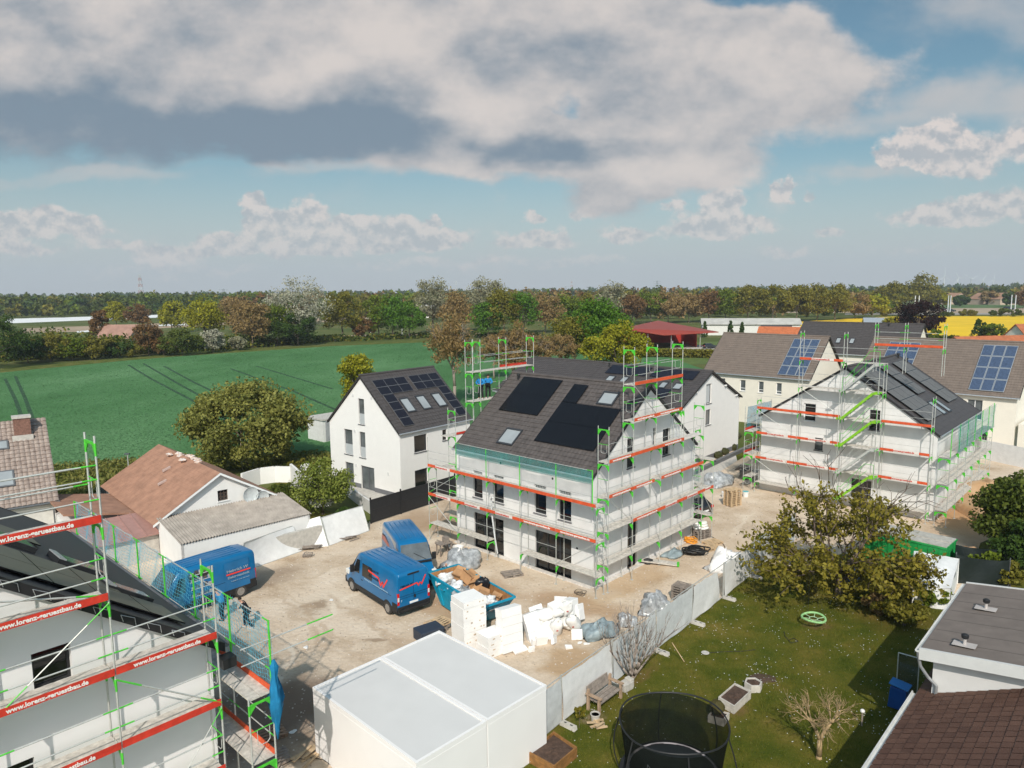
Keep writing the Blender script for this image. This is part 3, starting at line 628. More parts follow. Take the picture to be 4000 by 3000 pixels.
    def panels(s, x0, x1, y0, y1, nx, ny, mat, frame=PV, gap=.02, h=.09, right=False, fw=.018, lines=None):
        for i in range(nx):
            for j in range(ny):
                a0, a1 = x0+(x1-x0)*i/nx+gap/2, x0+(x1-x0)*(i+1)/nx-gap/2; b0, b1 = y0+(y1-y0)*j/ny+gap/2, y0+(y1-y0)*(j+1)/ny-gap/2
                m = MB(); s.slab(m, a0, a1, b0, b1, h, h+.035, 1, right); s.slab(m, a0+fw, a1-fw, b0+fw, b1-fw, h+.036, h+.038, 0, right)
                p = m.obj('solar_panel', [mat, frame], s.root)
    def skylight(s, x0, x1, y0, y1, right=False, fr=ANTH, gl=SKYGL):
        m = MB(); f = .10
        s.slab(m, x0, x0+f, y0, y1, .0, .11, 0, right); s.slab(m, x1-f, x1, y0, y1, .0, .13, 0, right)
        s.slab(m, x0+f, x1-f, y0, y0+f, .0, .11, 0, right); s.slab(m, x0+f, x1-f, y1-f, y1, .0, .11, 0, right)
        o = m.obj('roof_window', fr, s.root)
        g = MB(); s.slab(g, x0+f*.6, x1-f*.6, y0+f*.6, y1-f*.6, .05, .085, 0, right); g.obj('pane', gl, o); return o
    def win(s, face, h, **k): return window(s.root, getattr(s, face), h, **k)
    def part(s, name, mb, mat, **k): return mb.obj(name, mat, s.root, **k)
# --- house in the middle, scaffolded on every side -----------------------------------------------
fh = [(1.59,2.52,3.52,4.85), (3.51,4.45,3.52,4.85), (7.06,7.98,3.5,4.83), (8.99,9.86,3.46,4.78),
      (1.60,2.52,5.10,5.30), (3.51,4.44,5.10,5.30), (7.06,7.95,5.10,5.28), (8.98,9.84,5.06,5.25), (1.58,4.43,-.02,2.45), (7.11,9.86,-.02,2.42)]
gh = [(3.35,4.1,6.35,8.2), (7.35,8.2,6.4,8.15), (6.2,6.5,7.1,8.4), (3.5,4.55,-.02,2.95)]
HA = House('scaffolded_house', 'half finished white house in the middle with black solar panels on its brown grey roof', 'house', (4.54, 39.0), 46.7, 1, 11.54, 11.53, 6.66, 11.08, WALLB, TILE_A,
    holes={'side': fh, 'front': gh}, verge=M('black_verge', (.022,.021,.022)))
for i, h in enumerate(fh):
    if 4 <= i <= 7:
        m = MB(); mbox(m, HA.side, h[0], h[1], h[2], h[3], -.16, -.10); w = HA.part('shutter_slot', m, ANTH)
        m = MB(); rn = random.Random(i)
        for q in range(7): a = h[0]+.08+q*(h[1]-h[0]-.16)/6; mbox(m, HA.side, a, a+.06, h[2]+.03, h[3]-.05, -.098, -.07)
        m.obj('bracket', M('pale_bracket', (.42,.44,.43)), w)
    else:
        big = i > 7
        w = HA.win('side', h, mull=2 if big else 0, sill=not big, rail=None, sillm=PLINTH)
for h in gh: HA.win('front', h, mull=1 if h[1]-h[0] > .7 else 0, sill=h[2] > 1, sillm=ANTH)
HA.panels(2.84, 5.5, 6.62, 10.15, 2, 3, PV, gap=.014); HA.panels(1.22, 3.98, .86, 5.5, 2, 4, PV, gap=.014); HA.panels(4.0, 5.33, 4.32, 5.5, 1, 1, PV, gap=.014)
HA.skylight(4.15, 5.06, 1.68, 2.9); HA.skylight(.66, 1.75, 6.9, 8.3)
m = MB(); p = HA.on(5.25, 10.55, 0); m.lathe([(.07, -.1), (.07, .3), (.13, .32), (.13, .42), (.05, .5)], 10, p); HA.part('vent_pipe', m, BLACKP)
for (y, z) in ((10.05, 2.75), (1.15, 2.05), (7.3, 6.15), (3.0, 5.9)):
    m = MB(); m.add([HA.side(y+.075*math.cos(a), z+.075*math.sin(a), .004) for a in np.linspace(0, 2*PI, 12, endpoint=False)], [tuple(range(12))]); HA.part('wall_opening', m, BLACKP)
m = MB(); m.box((-.02, 0, -.28), (-.32, 11.5, .05)); m.box((0, -.02, -.28), (11.5, -.3, .04)); HA.part('foundation_edge', m, M('render_spill', (.60,.56,.52), rough=1, var=.15, scale=4, bump=.5, bscale=8))
m = MB(); rb = [HA.side(y, z, d) for y, z, d in ((6.85,4.25,1.2),(7.3,4.0,.9),(7.35,3.0,.8),(7.0,1.5,.9),(6.9,.5,.8))]; m.path(rb, .05, 8); HA.part('waste_chute_pipe', m, MESHW)
# --- finished white house left of it ---------------------------------------------------------------
k = .9753
HBo = (-9.45*k, 58.3*k)
bh = [(4.56*k,5.39*k,5.73,7.96), (6.38*k,7.57*k,2.83,5.07), (4.57*k,5.4*k,2.81,5.07), (6.39*k,7.6*k,.0,2.09), (3.5*k,5.35*k,.0,2.09)]
bs = [(1.6*k,3.1*k,3.6,5.05), (4.99*k,5.54*k,4.1,5.05), (1.58*k,3.1*k,.56,2.09)]
HB = House('white_house', 'finished plain white house by the field, roof ringed with violet black solar panels', 'house', HBo, 140.1, -1, 9.71*k, 8.58*k, 5.66, 9.96, WALL, TILE_B, holes={'front': bh, 'side': bs}, plinth=.42, oe=.15, og=.18)
for i, h in enumerate(bh):
    if i < 3: HB.win('front', h, fr=GFRAME, gl=GLASSG, mull=0, rail=h[2]+.95, screen=h[2]+.92, sillm=GFRAME)
    else: HB.win('front', h, fr=GFRAME, gl=GLASSG, mull=1, sill=False)
for h in bs: HB.win('side', h, fr=ANTH, gl=GLASSD, mull=0, sillm=GFRAME)
HB.panels(2.98*k, 4.27*k, .62*k, 4.35*k, 2, 3, PVD, M('silver_edge', (.16,.16,.165), rough=.4), gap=.01, fw=.014); HB.panels(2.98*k, 4.25*k, 4.8*k, 8.4*k, 2, 3, PVD, _mats['silver_edge'], gap=.01, fw=.014)
HB.panels(.28*k, 2.96*k, .73*k, 1.9*k, 4, 1, PVD, _mats['silver_edge'], gap=.01, fw=.014); HB.panels(.28*k, 2.94*k, 7.3*k, 8.45*k, 4, 1, PVD, _mats['silver_edge'], gap=.01, fw=.014)
for a, b in ((2.11, 3.15), (3.99, 5.06), (5.93, 7.0)): HB.skylight(1.27*k, 2.5*k, a*k, b*k)
for a, z in ((6.0*k, 5.05), (6.05*k, 8.2), (3.5*k, 8.15), (6.0*k, 2.0), (1.6*k, 1.9)):
    m = MB(); mbox(m, HB.front, a-.1, a+.1, z-.12, z+.12, .002, .04); HB.part('wall_vent', m, M('vent_cover', (.6,.59,.58)))
# --- house behind the scaffolded one: two staggered halves ------------------------------------------
chl = [(5.78,6.87,5.75,7.7), (5.8,6.86,3.6,5.15)]
HC = House('white_gabled_house', 'finished white house with bluish black panels behind the middle scaffolding', 'house', (15.13, 64.52), 47.6, 1, 13.31, 12.38, 5.74, 8.94, WALL, TILE_B, holes={'front': chl}, plinth=.5, oe=.2, og=.25)
HC.win('front', chl[0], fr=GFRAME, gl=SCREEN); HC.win('front', chl[1], fr=GFRAME, gl=GLASSG)
HC.panels(4.8, 6.35, 6.35, 11.35, 1, 4, PVD, PVD); HC.panels(4.85, 6.35, .95, 5.85, 1, 4, PVD, PVD); HC.panels(1.6, 3.1, 2.2, 3.7, 1, 1, PVD, PVD)
for a, b, x in ((9.6, 10.5, 3.45), (7.95, 8.75, 3.5), (3.15, 3.95, 3.2), (1.45, 2.4, 3.2)): HC.skylight(x, x+1.0, a, b)
m = MB(); p = HC.on(6.0, 11.6, 0); m.lathe([(.06, -.1), (.06, .35), (.12, .37), (.12, .45), (.03, .5)], 10, p); HC.part('vent_pipe', m, BLACKP)
m = MB()
for a, z in ((1.0, 5.9), (3.6, 7.2), (9.7, 7.2), (12.3, 5.9)): mbox(m, HC.front, a-.09, a+.09, z-.05, z+.1, .0, .24)
HC.part('verge_bracket', m, WFRAME)
HC2 = House('white_gabled_house', 'second white gable half hidden behind the long roof of its neighbour', 'house', (7.0, 72.8), 47.6, 1, 12.5, 12.0, 5.7, 9.0, WALL, TILE_B, og=.3)
# --- scaffolded house on the right --------------------------------------------------------------------
dh = [(8.66,9.61,6.3,7.75), (7.99,8.63,4.03,5.04), (3.89,4.64,6.2,7.75), (4.24,5.7,.0,2.2)]
HD = House('scaffolded_house', 'unfinished white house on the right, stair scaffold on its gable', 'house', (30.61, 50.07), 136.6, -1, 13.09, 13.48, 6.47, 10.87, WALLB, TILE_B, holes={'front': dh}, tileopt=dict(amp=0, step=.018, course=.42), verge=_mats['black_verge'])
for i, h in enumerate(dh): HD.win('front', h, mull=1 if i == 3 else 0, rail=[6.75] if i == 0 else None, sill=i < 3, fr=ANTH if i != 0 else WFRAME, gl=GLASSG if i == 1 else GLASSD)
HD.panels(1.4, 5.85, 9.2, 12.4, 4, 2, PVG, PV, gap=.01, h=.12); HD.panels(2.82, 5.8, 5.5, 7.9, 3, 2, PVG, PV, gap=.01, h=.12); HD.panels(.9, 5.8, .75, 4.9, 5, 3, PVG, PV, gap=.01, h=.12)
HD.skylight(.8, 2.1, 5.3, 6.3, gl=SKYGL); HD.skylight(.8, 2.1, 2.6 if False else 6.9, 7.8, gl=SKYGL)
for y, x in ((12.6, 6.2), (13.0, 5.6)):
    m = MB(); p = HD.on(x, y, 0); m.lathe([(.07, -.1), (.07, .3), (.14, .32), (.12, .44)], 10, p); HD.part('vent_pipe', m, BLACKP)
# --- cream terraces behind -----------------------------------------------------------------------------
eh = [(8.0,8.75,4.0,5.4), (3.3,4.0,4.0,5.4), (5.6,6.3,4.0,5.4), (10.8,11.6,4.0,5.4), (11.3,12.6,.1,2.2)]
HE = House('cream_house', 'cream house with taupe roof and twelve blue solar panels, left of the right scaffolding', 'house', (35.47, 83.94), 45.8, 1, 10.54, 13.65, 6.35, 10.96, CREAM, TILE_E, holes={'side': eh}, oe=.3, og=.3, tileopt=dict(amp=.012, course=.38))
for h in eh: HE.win('side', h, fr=WFRAME, gl=GLASSG, rail=h[2]+.35, sillm=WFRAME)
HE.panels(.0, 4.75, .6, 3.9, 4, 3, PVB, ALU, gap=.03, fw=.05, h=.12)
m = MB(); mbox(m, HE.side, 12.8, 10.9, 2.35, 2.5, 0, 1.3); HE.part('canopy', m, WFRAME)
HF = House('cream_house', 'cream house at the right edge with long taupe roof and two blue solar fields', 'house', (50.6, 70.2), 44, 1, 11.43, 15.5, 6.08, 11.02, CREAM, TILE_E, holes={'side': [(2.9,4.3,3.2,5.3), (2.3,4.3,.1,2.1)]}, oe=.3, og=.3, tileopt=dict(amp=.012, course=.36))
HF.win('side', (2.9,4.3,3.2,5.3), fr=WFRAME, gl=GLASSG, mull=1); HF.win('side', (2.3,4.3,.1,2.1), fr=ANTH, gl=GLASSD, mull=1, sill=False)
HF.panels(.12, 5.2, 1.15, 4.3, 4, 3, PVB, ALU, gap=.03, fw=.05, h=.12); HF.panels(1.0, 5.1, 10.4, 13.7, 4, 3, PVB, ALU, gap=.03, fw=.05, h=.12)
m = MB(); m.box((0, -3.4, 3.0), (9, -.3, 3.2)); m.box((0, -3.4, -.3), (.25, -.3, 3.0)); m.box((8.7, -3.4, -.3), (9, -.3, 3.0)); HF.part('annexe', m, CREAM)
HG = House('dark_roofed_house', 'dark roofed house with cream gable between the terraces and the rape field', 'house', (62.57, 110.57), 46.3, 1, 11.01, 18.84, 6.22, 10.96, CREAM, TILE_B, oe=.3, og=.3, tileopt=dict(amp=.01, course=.4))
for y in (9.2, 11.4, 13.6, 15.8): HG.skylight(1.6, 2.6, y, y+.8)
m = MB(); m.lathe([(.1, -.1), (.1, .4), (.2, .42), (.2, .5)], 8, HG.on(5.0, 4.9, 0)); HG.part('vent_pipe', m, BLACKP)
# --- near house cut by the left edge --------------------------------------------------------------------
NO = (-8.37-.77, 18.68+.72)
NX = .33
def nloc(x, y, z): return Vector((x, y, z))
HN = thing('rendered_house', 'near white rendered house at the left edge under black roof and red boarded scaffold', 'house', (NO[0], NO[1], 0), rad(47))
m = MB(); nf = lambda a, z, d: Vector((a, -d, z)); ns = lambda a, z, d: Vector((NX+d, a, z))
nh = [(-4.05,-3.2,7.25,8.24), (-5.6,-4.2,4.1,5.6), (-8.2,-7.0,7.2,8.3)]
ntop = [(-10.8, 6.9), (-5.25, 10.75), (NX, 6.8)]
wall_face(m, nf, -10.8, NX, -.3, ntop, nh, depth=.2); wall_face(m, ns, 0, 14, -.3, [(0, 6.75), (14, 6.75)], [(3.0,4.2,3.6,5.2),(8,9.2,3.6,5.2)], depth=.2)
wall_face(m, lambda a, z, d: Vector((a, 14+d, z)), -10.8, NX, -.3, ntop, []); m.poly([(-10.8,0,-.3),(-10.8,14,-.3),(-10.8,14,6.9),(-10.8,0,6.9)])
m.obj('wall', M('fresh_render', (.70,.685,.67), rough=.9, var=.03, scale=.8, bump=.06, bscale=40), HN, fix=None)
for h in nh: window(HN, nf, h, fr=BLACKP, depth=.2, sill=False)
for h in [(3.0,4.2,3.6,5.2),(8,9.2,3.6,5.2)]: window(HN, ns, h, fr=ANTH, depth=.2)
kn = (10.75-6.8)/(5.25+NX); cn = 1/math.sqrt(1+kn*kn); nn = Vector((kn*cn, 0, cn)); zn = lambda x: 7.02+kn*(NX-x)
r = MB(); xe = NX+.28; T = (xe+5.25)/cn
tile_slope(r, (xe, -.32, zn(xe)), (0, 1, 0), (-cn, 0, kn*cn), nn, 14.6, T, course=.16, tw=.25, amp=0, step=.012, per=1)
tile_slope(r, (-5.25-(xe+5.25), -.32, zn(xe)), (0, 1, 0), (cn, 0, kn*cn), Vector((-kn*cn, 0, cn)), 14.6, T, course=.16, tw=.25, amp=0, step=.012, per=1)
for y in (-.32, 14.2):
    r.prism([(xe, y, zn(xe)-.26), (xe, y, zn(xe)+.03), (-5.25, y, zn(-5.25)+.03), (-5.25, y, zn(-5.25)-.26)], (0, .30 if y < 0 else .08, 0), 1)
    x2 = -5.25-(xe+5.25); r.prism([(x2, y, zn(xe)-.26), (x2, y, zn(xe)+.03), (-5.25, y, zn(-5.25)+.03), (-5.25, y, zn(-5.25)-.26)], (0, .30 if y < 0 else .08, 0), 1)
ro = r.obj('roof', [TILE_N, M('slate_verge', (.016,.016,.017), rough=.45, bump=.2)], HN, fix=None)
m = MB(); m.tube((xe+.07, -.3, zn(xe)-.06), (xe+.07, 14.3, zn(xe)-.06), .075, 8); m.obj('gutter', GFRAME, ro)
m = MB()
for i in range(9):
    x = NX-.5-i*.62
    m.path([(x, -.325, zn(x)-.22), (x-.05, -.335, zn(x)-.02), (x+.28, -.335, zn(x+.28)-.02), (x+.3, -.325, zn(x+.3)-.22)], .008, 4)
m.obj('verge_clip', ALU, ro)
def nslab(mb, x0, x1, y0, y1, h0, h1, mi=0):
    P = [Vector((x, y, zn(x)))+nn*h for h in (h0, h1) for x, y in ((x0, y0), (x1, y0), (x1, y1), (x0, y1))]
    mb.add(P, [(0,3,2,1),(4,5,6,7),(0,1,5,4),(1,2,6,5),(2,3,7,6),(3,0,4,7)], mi)
PVO = M('olive_glinting_module', (.135,.125,.08), rough=.45, var=.12, scale=1.5, spec=.5)
for x0, x1, y0, y1 in ((-3.35,-2.25,.5,2.2),(-2.23,-1.13,.5,2.2),(-1.11,-.2,.5,2.2),(-3.35,-2.25,2.22,3.9),(-2.23,-1.3,2.22,3.9),(-4.5,-3.37,.5,2.2),(-4.5,-3.37,2.22,3.9),(-4.5,-3.37,6.5,8.2),(-3.35,-2.25,6.5,8.2)):
    m = MB(); nslab(m, x0, x1, y0, y1, .06, .10, 1); nslab(m, x0+.012, x1-.012, y0+.012, y1-.012, .101, .103); m.obj('solar_panel', [PVO, PV], HN)
for x0, x1, y0, y1 in ((-2.3,-1.0,4.4,5.5), (-1.55,-.35,2.5,3.3), (-3.9,-2.7,5.0,6.1)):
    m = MB(); nslab(m, x0, x1, y0, y1, 0, .16, 1); nslab(m, x0+.08, x1-.08, y0+.08, y1-.08, .161, .17); nslab(m, x0-.01, x0+.16, y0-.02, y1+.02, .17, .21, 2); m.obj('roof_window', [GLASSG, BLACKP, ALU], HN)
# --- old tiled house at the left edge -----------------------------------------------------------------
OH = thing('old_tiled_house', 'old house at the left edge, weathered pinkish tiles and a brick chimney', 'house', (-31.3, 47.0, 0), rad(217))
# local x runs away from the camera's right along the eave, local -y up the slope
e1 = -1
m = MB(); m.box((0, -.4, -.3), (11, -10.4, 3.15)); m.prism([(0,-.4,3.15),(0,-10.4,3.15),(0,-5.6,7.8)], (11,0,0)); m.obj('wall', M('old_render', (.62,.59,.55), var=.08), OH)
r = MB(); S = 11.4; T = math.hypot(5.6, 5.0); tile_slope(r, (-.25, 0, 3.05), (1,0,0), Vector((0,-5.6,5.0)).normalized(), Vector((0,5.0,5.6)).normalized(), S, T, course=.34, tw=.30, amp=.05, step=.05)
tile_slope(r, (-.25, -11.2, 3.05), (1,0,0), Vector((0,5.6,5.0)).normalized(), Vector((0,-5.0,5.6)).normalized(), S, T, course=.34, tw=.30, amp=.05, step=.05)
r.prism([(-.25,0,2.95),(-.25,-5.6,7.95),(-.25,-11.2,2.95)], (.12,0,0), 0)
ro = r.obj('roof', TILE_OLD, OH)
m = MB(); m.tube((-.3, .08, 3.0), (11, .08, 3.0), .08, 8); m.tube((.1, .05, 2.9), (.1, .05, 0), .05, 8); m.obj('gutter', GFRAME, ro)
BRICK = M('red_brick', (.19,.10,.075), rough=.95, var=.35, scale=9, bump=.3)
m = MB(); m.box((.75, -4.3, 6.2), (1.75, -5.1, 8.35)); ch = m.obj('chimney', BRICK, OH)
m = MB(); m.box((.68, -4.22, 8.35), (1.82, -5.18, 8.5)); m.obj('mortar_cap', CONC, ch); m = MB(); m.box((.65, -4.1, 6.6), (1.9, -4.28, 7.15)); m.obj('flashing', CONC, ch)
for x0, x1, t0, t1, nm in ((2.15, 3.1, 4.9, 5.7, 'roof_hatch'), (2.05, 3.6, 1.7, 3.05, 'roof_window')):
    u = Vector((0,-5.6,5.0)).normalized(); n = Vector((0,5.0,5.6)).normalized(); o = Vector((0,0,3.05)); m = MB()
    for hh, mi, ins in ((.14, 1, 0), (.15, 0, .1)):
        a = [o+Vector((x,0,0))+u*t+n*h for h in (0, hh) for x, t in ((x0+ins,t0+ins),(x1-ins,t0+ins),(x1-ins,t1-ins),(x0+ins,t1-ins))]
        m.add(a, [(4,5,6,7),(0,1,5,4),(1,2,6,5),(2,3,7,6),(3,0,4,7)], mi)
    m.obj(nm, [SKYGL, GFRAME], OH)
# --- small bungalow with brown shingles and corrugated lean-to ------------------------------------------
BG = thing('bungalow', 'small old bungalow with brown shingle roof and a crooked patched ridge', 'house', (-22.98, 43.92, 0), rad(43))
gw, gl_, ge, gr_ = 8.4, 12.4, 2.55, 5.05
m = MB(); wall_face(m, lambda a, z, d: Vector((a, -d, z)), .3, gw-.3, -.3, [(.3, ge+.05), (gw/2, gr_-.12), (gw-.3, ge+.05)], [(4.05,4.75,3.0,3.75)]); wall_face(m, lambda a, z, d: Vector((.3-d, a, z)), 0, gl_, -.3, [(0, ge), (gl_, ge)], [(2.4,3.5,.9,2.0)])
m.poly([(.3,gl_,-.3),(gw-.3,gl_,-.3),(gw-.3,gl_,ge),(gw/2,gl_,gr_-.1),(.3,gl_,ge)]); m.poly([(gw-.3,0,-.3),(gw-.3,gl_,-.3),(gw-.3,gl_,ge),(gw-.3,0,ge)])
m.obj('wall', M('old_white_wash', (.72,.70,.68), var=.04, scale=1.5, rough=.9), BG)
window(BG, lambda a, z, d: Vector((a, -d, z)), (4.05,4.75,3.0,3.75), fr=M('brown_window', (.06,.04,.03)), mull=2, rail=[3.25,3.5], sillm=WFRAME)
window(BG, lambda a, z, d: Vector((.3-d, a, z)), (2.4,3.5,.9,2.0), fr=WFRAME, gl=SCREEN)
r = MB(); kk = (gr_-ge)/(gw/2); cc = 1/math.sqrt(1+kk*kk); T = (gw/2+.2)/cc
tile_slope(r, (-.2, -.35, ge-.2*kk), (0,1,0), (cc,0,kk*cc), (-kk*cc,0,cc), gl_+.5, T, course=.30, tw=.9, amp=0, step=.012, per=1)
tile_slope(r, (gw+.2, -.35, ge-.2*kk), (0,1,0), (-cc,0,kk*cc), (kk*cc,0,cc), gl_+.5, T, course=.30, tw=.9, amp=0, step=.012, per=1)
for x0, x1 in ((-.2, gw/2), (gw+.2, gw/2)): r.prism([(x0,-.35,ge-.2*kk-.16),(x0,-.35,ge-.2*kk-.005),(x1,-.35,gr_-.005),(x1,-.35,gr_-.16)], (0,.05,0), 1)
ro = r.obj('roof', [TILE_RED, WFRAME], BG)
m = MB(); rn = random.Random(5)
for i in range(9): m.blob((gw/2+rn.uniform(-.5,.4), 4.0+i*.55, gr_+.02+rn.uniform(-.12,.03)), (.24,.34,.11), 8, 5, .3, i)
m.obj('torn_ridge_patch', M('torn_underlay', (.55,.30,.16), var=.4, scale=6, col2=(.62,.62,.63)), ro)
for y, x in ((6.3, 2.75), (4.6, 1.9)):
    m = MB(); z = ge+kk*x; m.prism([(x-.2,y,z-.02),(x+.35,y,z+kk*.35),(x+.35,y,z+kk*.35+.12),(x-.2,y,z+.12)], (0,.2,0)); m.obj('roof_vent', M('faded_pink', (.45,.33,.29)), ro)
for i, (x, z, rr) in enumerate(((6.15, 3.15, .55), (6.95, 2.75, .5))):
    m = MB(); m.lathe([(.03,0),(rr*.5,.03),(rr*.85,.10),(rr,.17),(rr*.98,.19),(rr*.8,.12),(rr*.45,.06),(.02,.045)], 20); m.map(lambda p: Vector((x+p.x, -.25-p.z*1.0, z+p.y)))
    m.bar((x,-.02,z), (x,-.28,z), .05, .05); m.obj('satellite_dish', M('grey_dish', (.5,.52,.52), rough=.5), BG, smooth=False)
m = MB()
pts = [Vector((.1, -.05, 2.75)), Vector((8.6, -.05, 2.75)), Vector((8.6, -4.4, 2.15)), Vector((.1, -4.4, 2.15))]
nw = 48; vs = []; fs = []
for i in range(nw*4+1):
    f = i/(nw*4); zz = .05*math.sin(2*PI*f*nw)
    for (a, b) in ((pts[0], pts[1]), (pts[3], pts[2])): q = a.lerp(b, f); vs.append((q.x, q.y, q.z+zz))
for i in range(nw*4): fs.append((2*i, 2*i+2, 2*i+3, 2*i+1))
m.add(vs, fs)
lt = m.obj('lean_to_roof', M('fibre_cement_sheet', (.33,.29,.255), rough=.95, var=.22, scale=1.6, bump=.2), BG)
m = MB(); m.box((.2,-4.3,-.3),(8.5,-4.15,2.06)); m.prism([(.2,-4.3,-.3),(.2,0,-.3),(.2,0,2.65),(.2,-4.3,2.06)], (.12,0,0)); m.prism([(8.4,-4.3,-.3),(8.4,0,-.3),(8.4,0,2.65),(8.4,-4.3,2.06)], (.12,0,0)); m.obj('lean_to_wall', M('old_white_wash', (.7,.7,.7)), BG)
m = MB(); m.box((-1.2,-5.0,-.3),(9.0,-4.75,1.35)); bw = m.obj('garden_wall', CONC); bw.location = BG.location; bw.rotation_euler = BG.rotation_euler; tag(bw, 'bare grey concrete wall along the corrugated lean-to', 'wall')
# reddish side roof and hip of the bungalow's left annexe
AX = thing('annexe', 'low annexe with half shaded brown roof at the left end of the bungalow', 'annexe', (-25.4, 47.0, 0), rad(133))
m = MB(); m.box((.2,.2,-.3),(6.0,4.3,2.1)); m.obj('wall', _mats['old_white_wash'], AX)
m = MB(); m.prism([(-.1,-.1,2.1),(6.3,-.1,2.1),(6.3,4.6,3.0),(-.1,4.6,3.0)], (0,0,.12)); m.obj('roof', TILE_RED, AX)
SH = thing('pink_roofed_shed', 'low shed with faded pink metal roof behind the blue net', 'shed', G(455, 2190), rad(43))
m = MB(); m.box((-2.2,-1.5,-.1),(2.2,1.7,1.7)); m.obj('wall', CONC, SH)
m = MB(); m.prism([(-2.4,-1.8,1.7),(2.4,-1.8,1.7),(2.4,1.9,2.3),(-2.4,1.9,2.3)], (0,0,.06)); 
for i in range(7): m.bar((-2.2+i*.73,-1.8,1.79), (-2.2+i*.73,1.9,2.39), .05, .05)
m.obj('roof', M('faded_pink_metal', (.36,.20,.17), rough=.6, var=.1), SH)
# --- pair of white precast garages in the foreground -----------------------------------------------------
for i in range(2):
    a = 45.5; o = Vector((-7.45, 24.41, 0))+Vector((math.cos(rad(a)), math.sin(rad(a)), 0))*(3.03*i)
    gq = thing('precast_garage', ['nearer white precast garage, scaffold shadow on its left end', 'farther white precast garage, beside the white polystyrene stack'][i], 'garage', o, rad(a), 'pair of white garages')
    m = MB(); m.box((0.0,0,-.1),(3.0,-6.15,2.45)); m.obj('wall', GARW, gq, bevel=.02)
    m = MB(); m.box((0,0,2.45),(3.0,-6.15,2.56)); m.box((.12,-.12,2.562),(2.88,-6.03,2.585), 1)
    for b in ((0,0,2.56),(0,-6.05,2.56)): m.box(b, (3.0,b[1]-.10,2.62))
    m.box((0,-.1,2.56),(.10,-6.05,2.62)); m.box((2.90,-.1,2.56),(3.0,-6.05,2.62)); rf = m.obj('roof', [GARW, GARR], gq)
    m = MB(); m.box((.3,.001,0),(2.7,.035,2.15)); m.obj('garage_door', M('white_door', (.7,.7,.69), var=.02), gq)
# --- neighbour's house, lower right -------------------------------------------------------------------------
q = .95
RH = thing('neighbour_house', 'neighbour house at the lower right with red brown tile roof and flat felt roof', 'house', (14.06, 23.18, 0), rad(-43))
ZF = lambda x: 4.52+.135*x
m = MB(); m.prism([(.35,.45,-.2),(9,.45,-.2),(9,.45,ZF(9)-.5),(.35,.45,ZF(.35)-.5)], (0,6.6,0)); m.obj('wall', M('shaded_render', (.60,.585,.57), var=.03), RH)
m = MB(); m.prism([(0,.08,ZF(0)-.12),(9.3,.08,ZF(9.3)-.12),(9.3,.08,ZF(9.3)),(0,.08,ZF(0))], (0,7.45,0)); 
fr_ = m.obj('flat_roof', M('bitumen_felt', (.165,.135,.118), rough=.95, var=.12, scale=1.6, bump=.25, bscale=30), RH)
m = MB(); m.prism([(-.02,0,ZF(0)-.38),(9.3,0,ZF(9.3)-.38),(9.3,0,ZF(9.3)+.03),(-.02,0,ZF(0)+.03)], (0,.10,0)); m.prism([(-.02,7.5,ZF(0)-.38),(9.3,7.5,ZF(9.3)-.38),(9.3,7.5,ZF(9.3)+.03),(-.02,7.5,ZF(0)+.03)], (0,.10,0)); m.obj('fascia', M('fascia_board', (.55,.545,.53), var=.04), fr_)
for yy, xx in ((.75, 0), (2.55, 0), (4.4, 0), (6.2, 0)):
    pass
m = MB()
for y in (1.0, 2.0, 3.1, 4.1, 5.2, 6.3): m.prism([(.05,y,ZF(.05)+.001),(9.2,y+.05,ZF(9.2)+.001),(9.2,y+.05,ZF(9.2)+.008),(.05,y,ZF(.05)+.008)], (0,.035,0))
m.prism([(4.3,.2,ZF(4.3)+.001),(4.34,.2,ZF(4.34)+.001),(4.34,.2,ZF(4.34)+.01),(4.3,.2,ZF(4.3)+.01)], (0,7.2,0)); m.obj('felt_seam', M('felt_seam', (.10,.085,.075)), fr_)
m = MB()
pts = [(-.075+.075*math.cos(a), 0, ZF(0)-.06+.075*math.sin(a)) for a in np.linspace(PI, 2*PI, 7)]
m.prism(pts+[(-.02,0,ZF(0)-.06),(-.06,0,ZF(0)-.055),(-.10,0,ZF(0)-.1)], (0,7.55,0)); gt_ = m.obj('gutter', M('pale_gutter', (.52,.52,.50), rough=.5), RH)
m = MB(); m.path([(-.06,.05,ZF(0)-.1),(-.05,.1,4.2),(.02,.15,3.85),(.25,.3,3.45),(.5,.38,3.2),(.5,.38,2.75),(.3,.3,2.62)], .055, 8); m.obj('downpipe', M('zinc_pipe', (.36,.37,.38), metal=.5, rough=.45), gt_)
for vx, vy in ((1.15,.9), (1.15,4.65)):
    m = MB(); z = ZF(vx); m.prism([(vx-.35,vy-.22,z+.045+.0),(vx+.35,vy-.22,z+.1),(vx+.35,vy+.2,z+.1),(vx-.35,vy+.2,z+.045)], (0,0,.012), 1); m.lathe([(.055,0),(.055,.26)], 10, (vx,vy,z+.02), 1); m.lathe([(.06,.26),(.11,.30),(.12,.40),(.06,.44)], 12, (vx,vy,z+.02)); m.obj('roof_vent', [BLACKP, M('vent_flange', (.42,.38,.36))], fr_)
r = MB(); kt = .473; ct = 1/math.sqrt(1+kt*kt)
rn = random.Random(3)
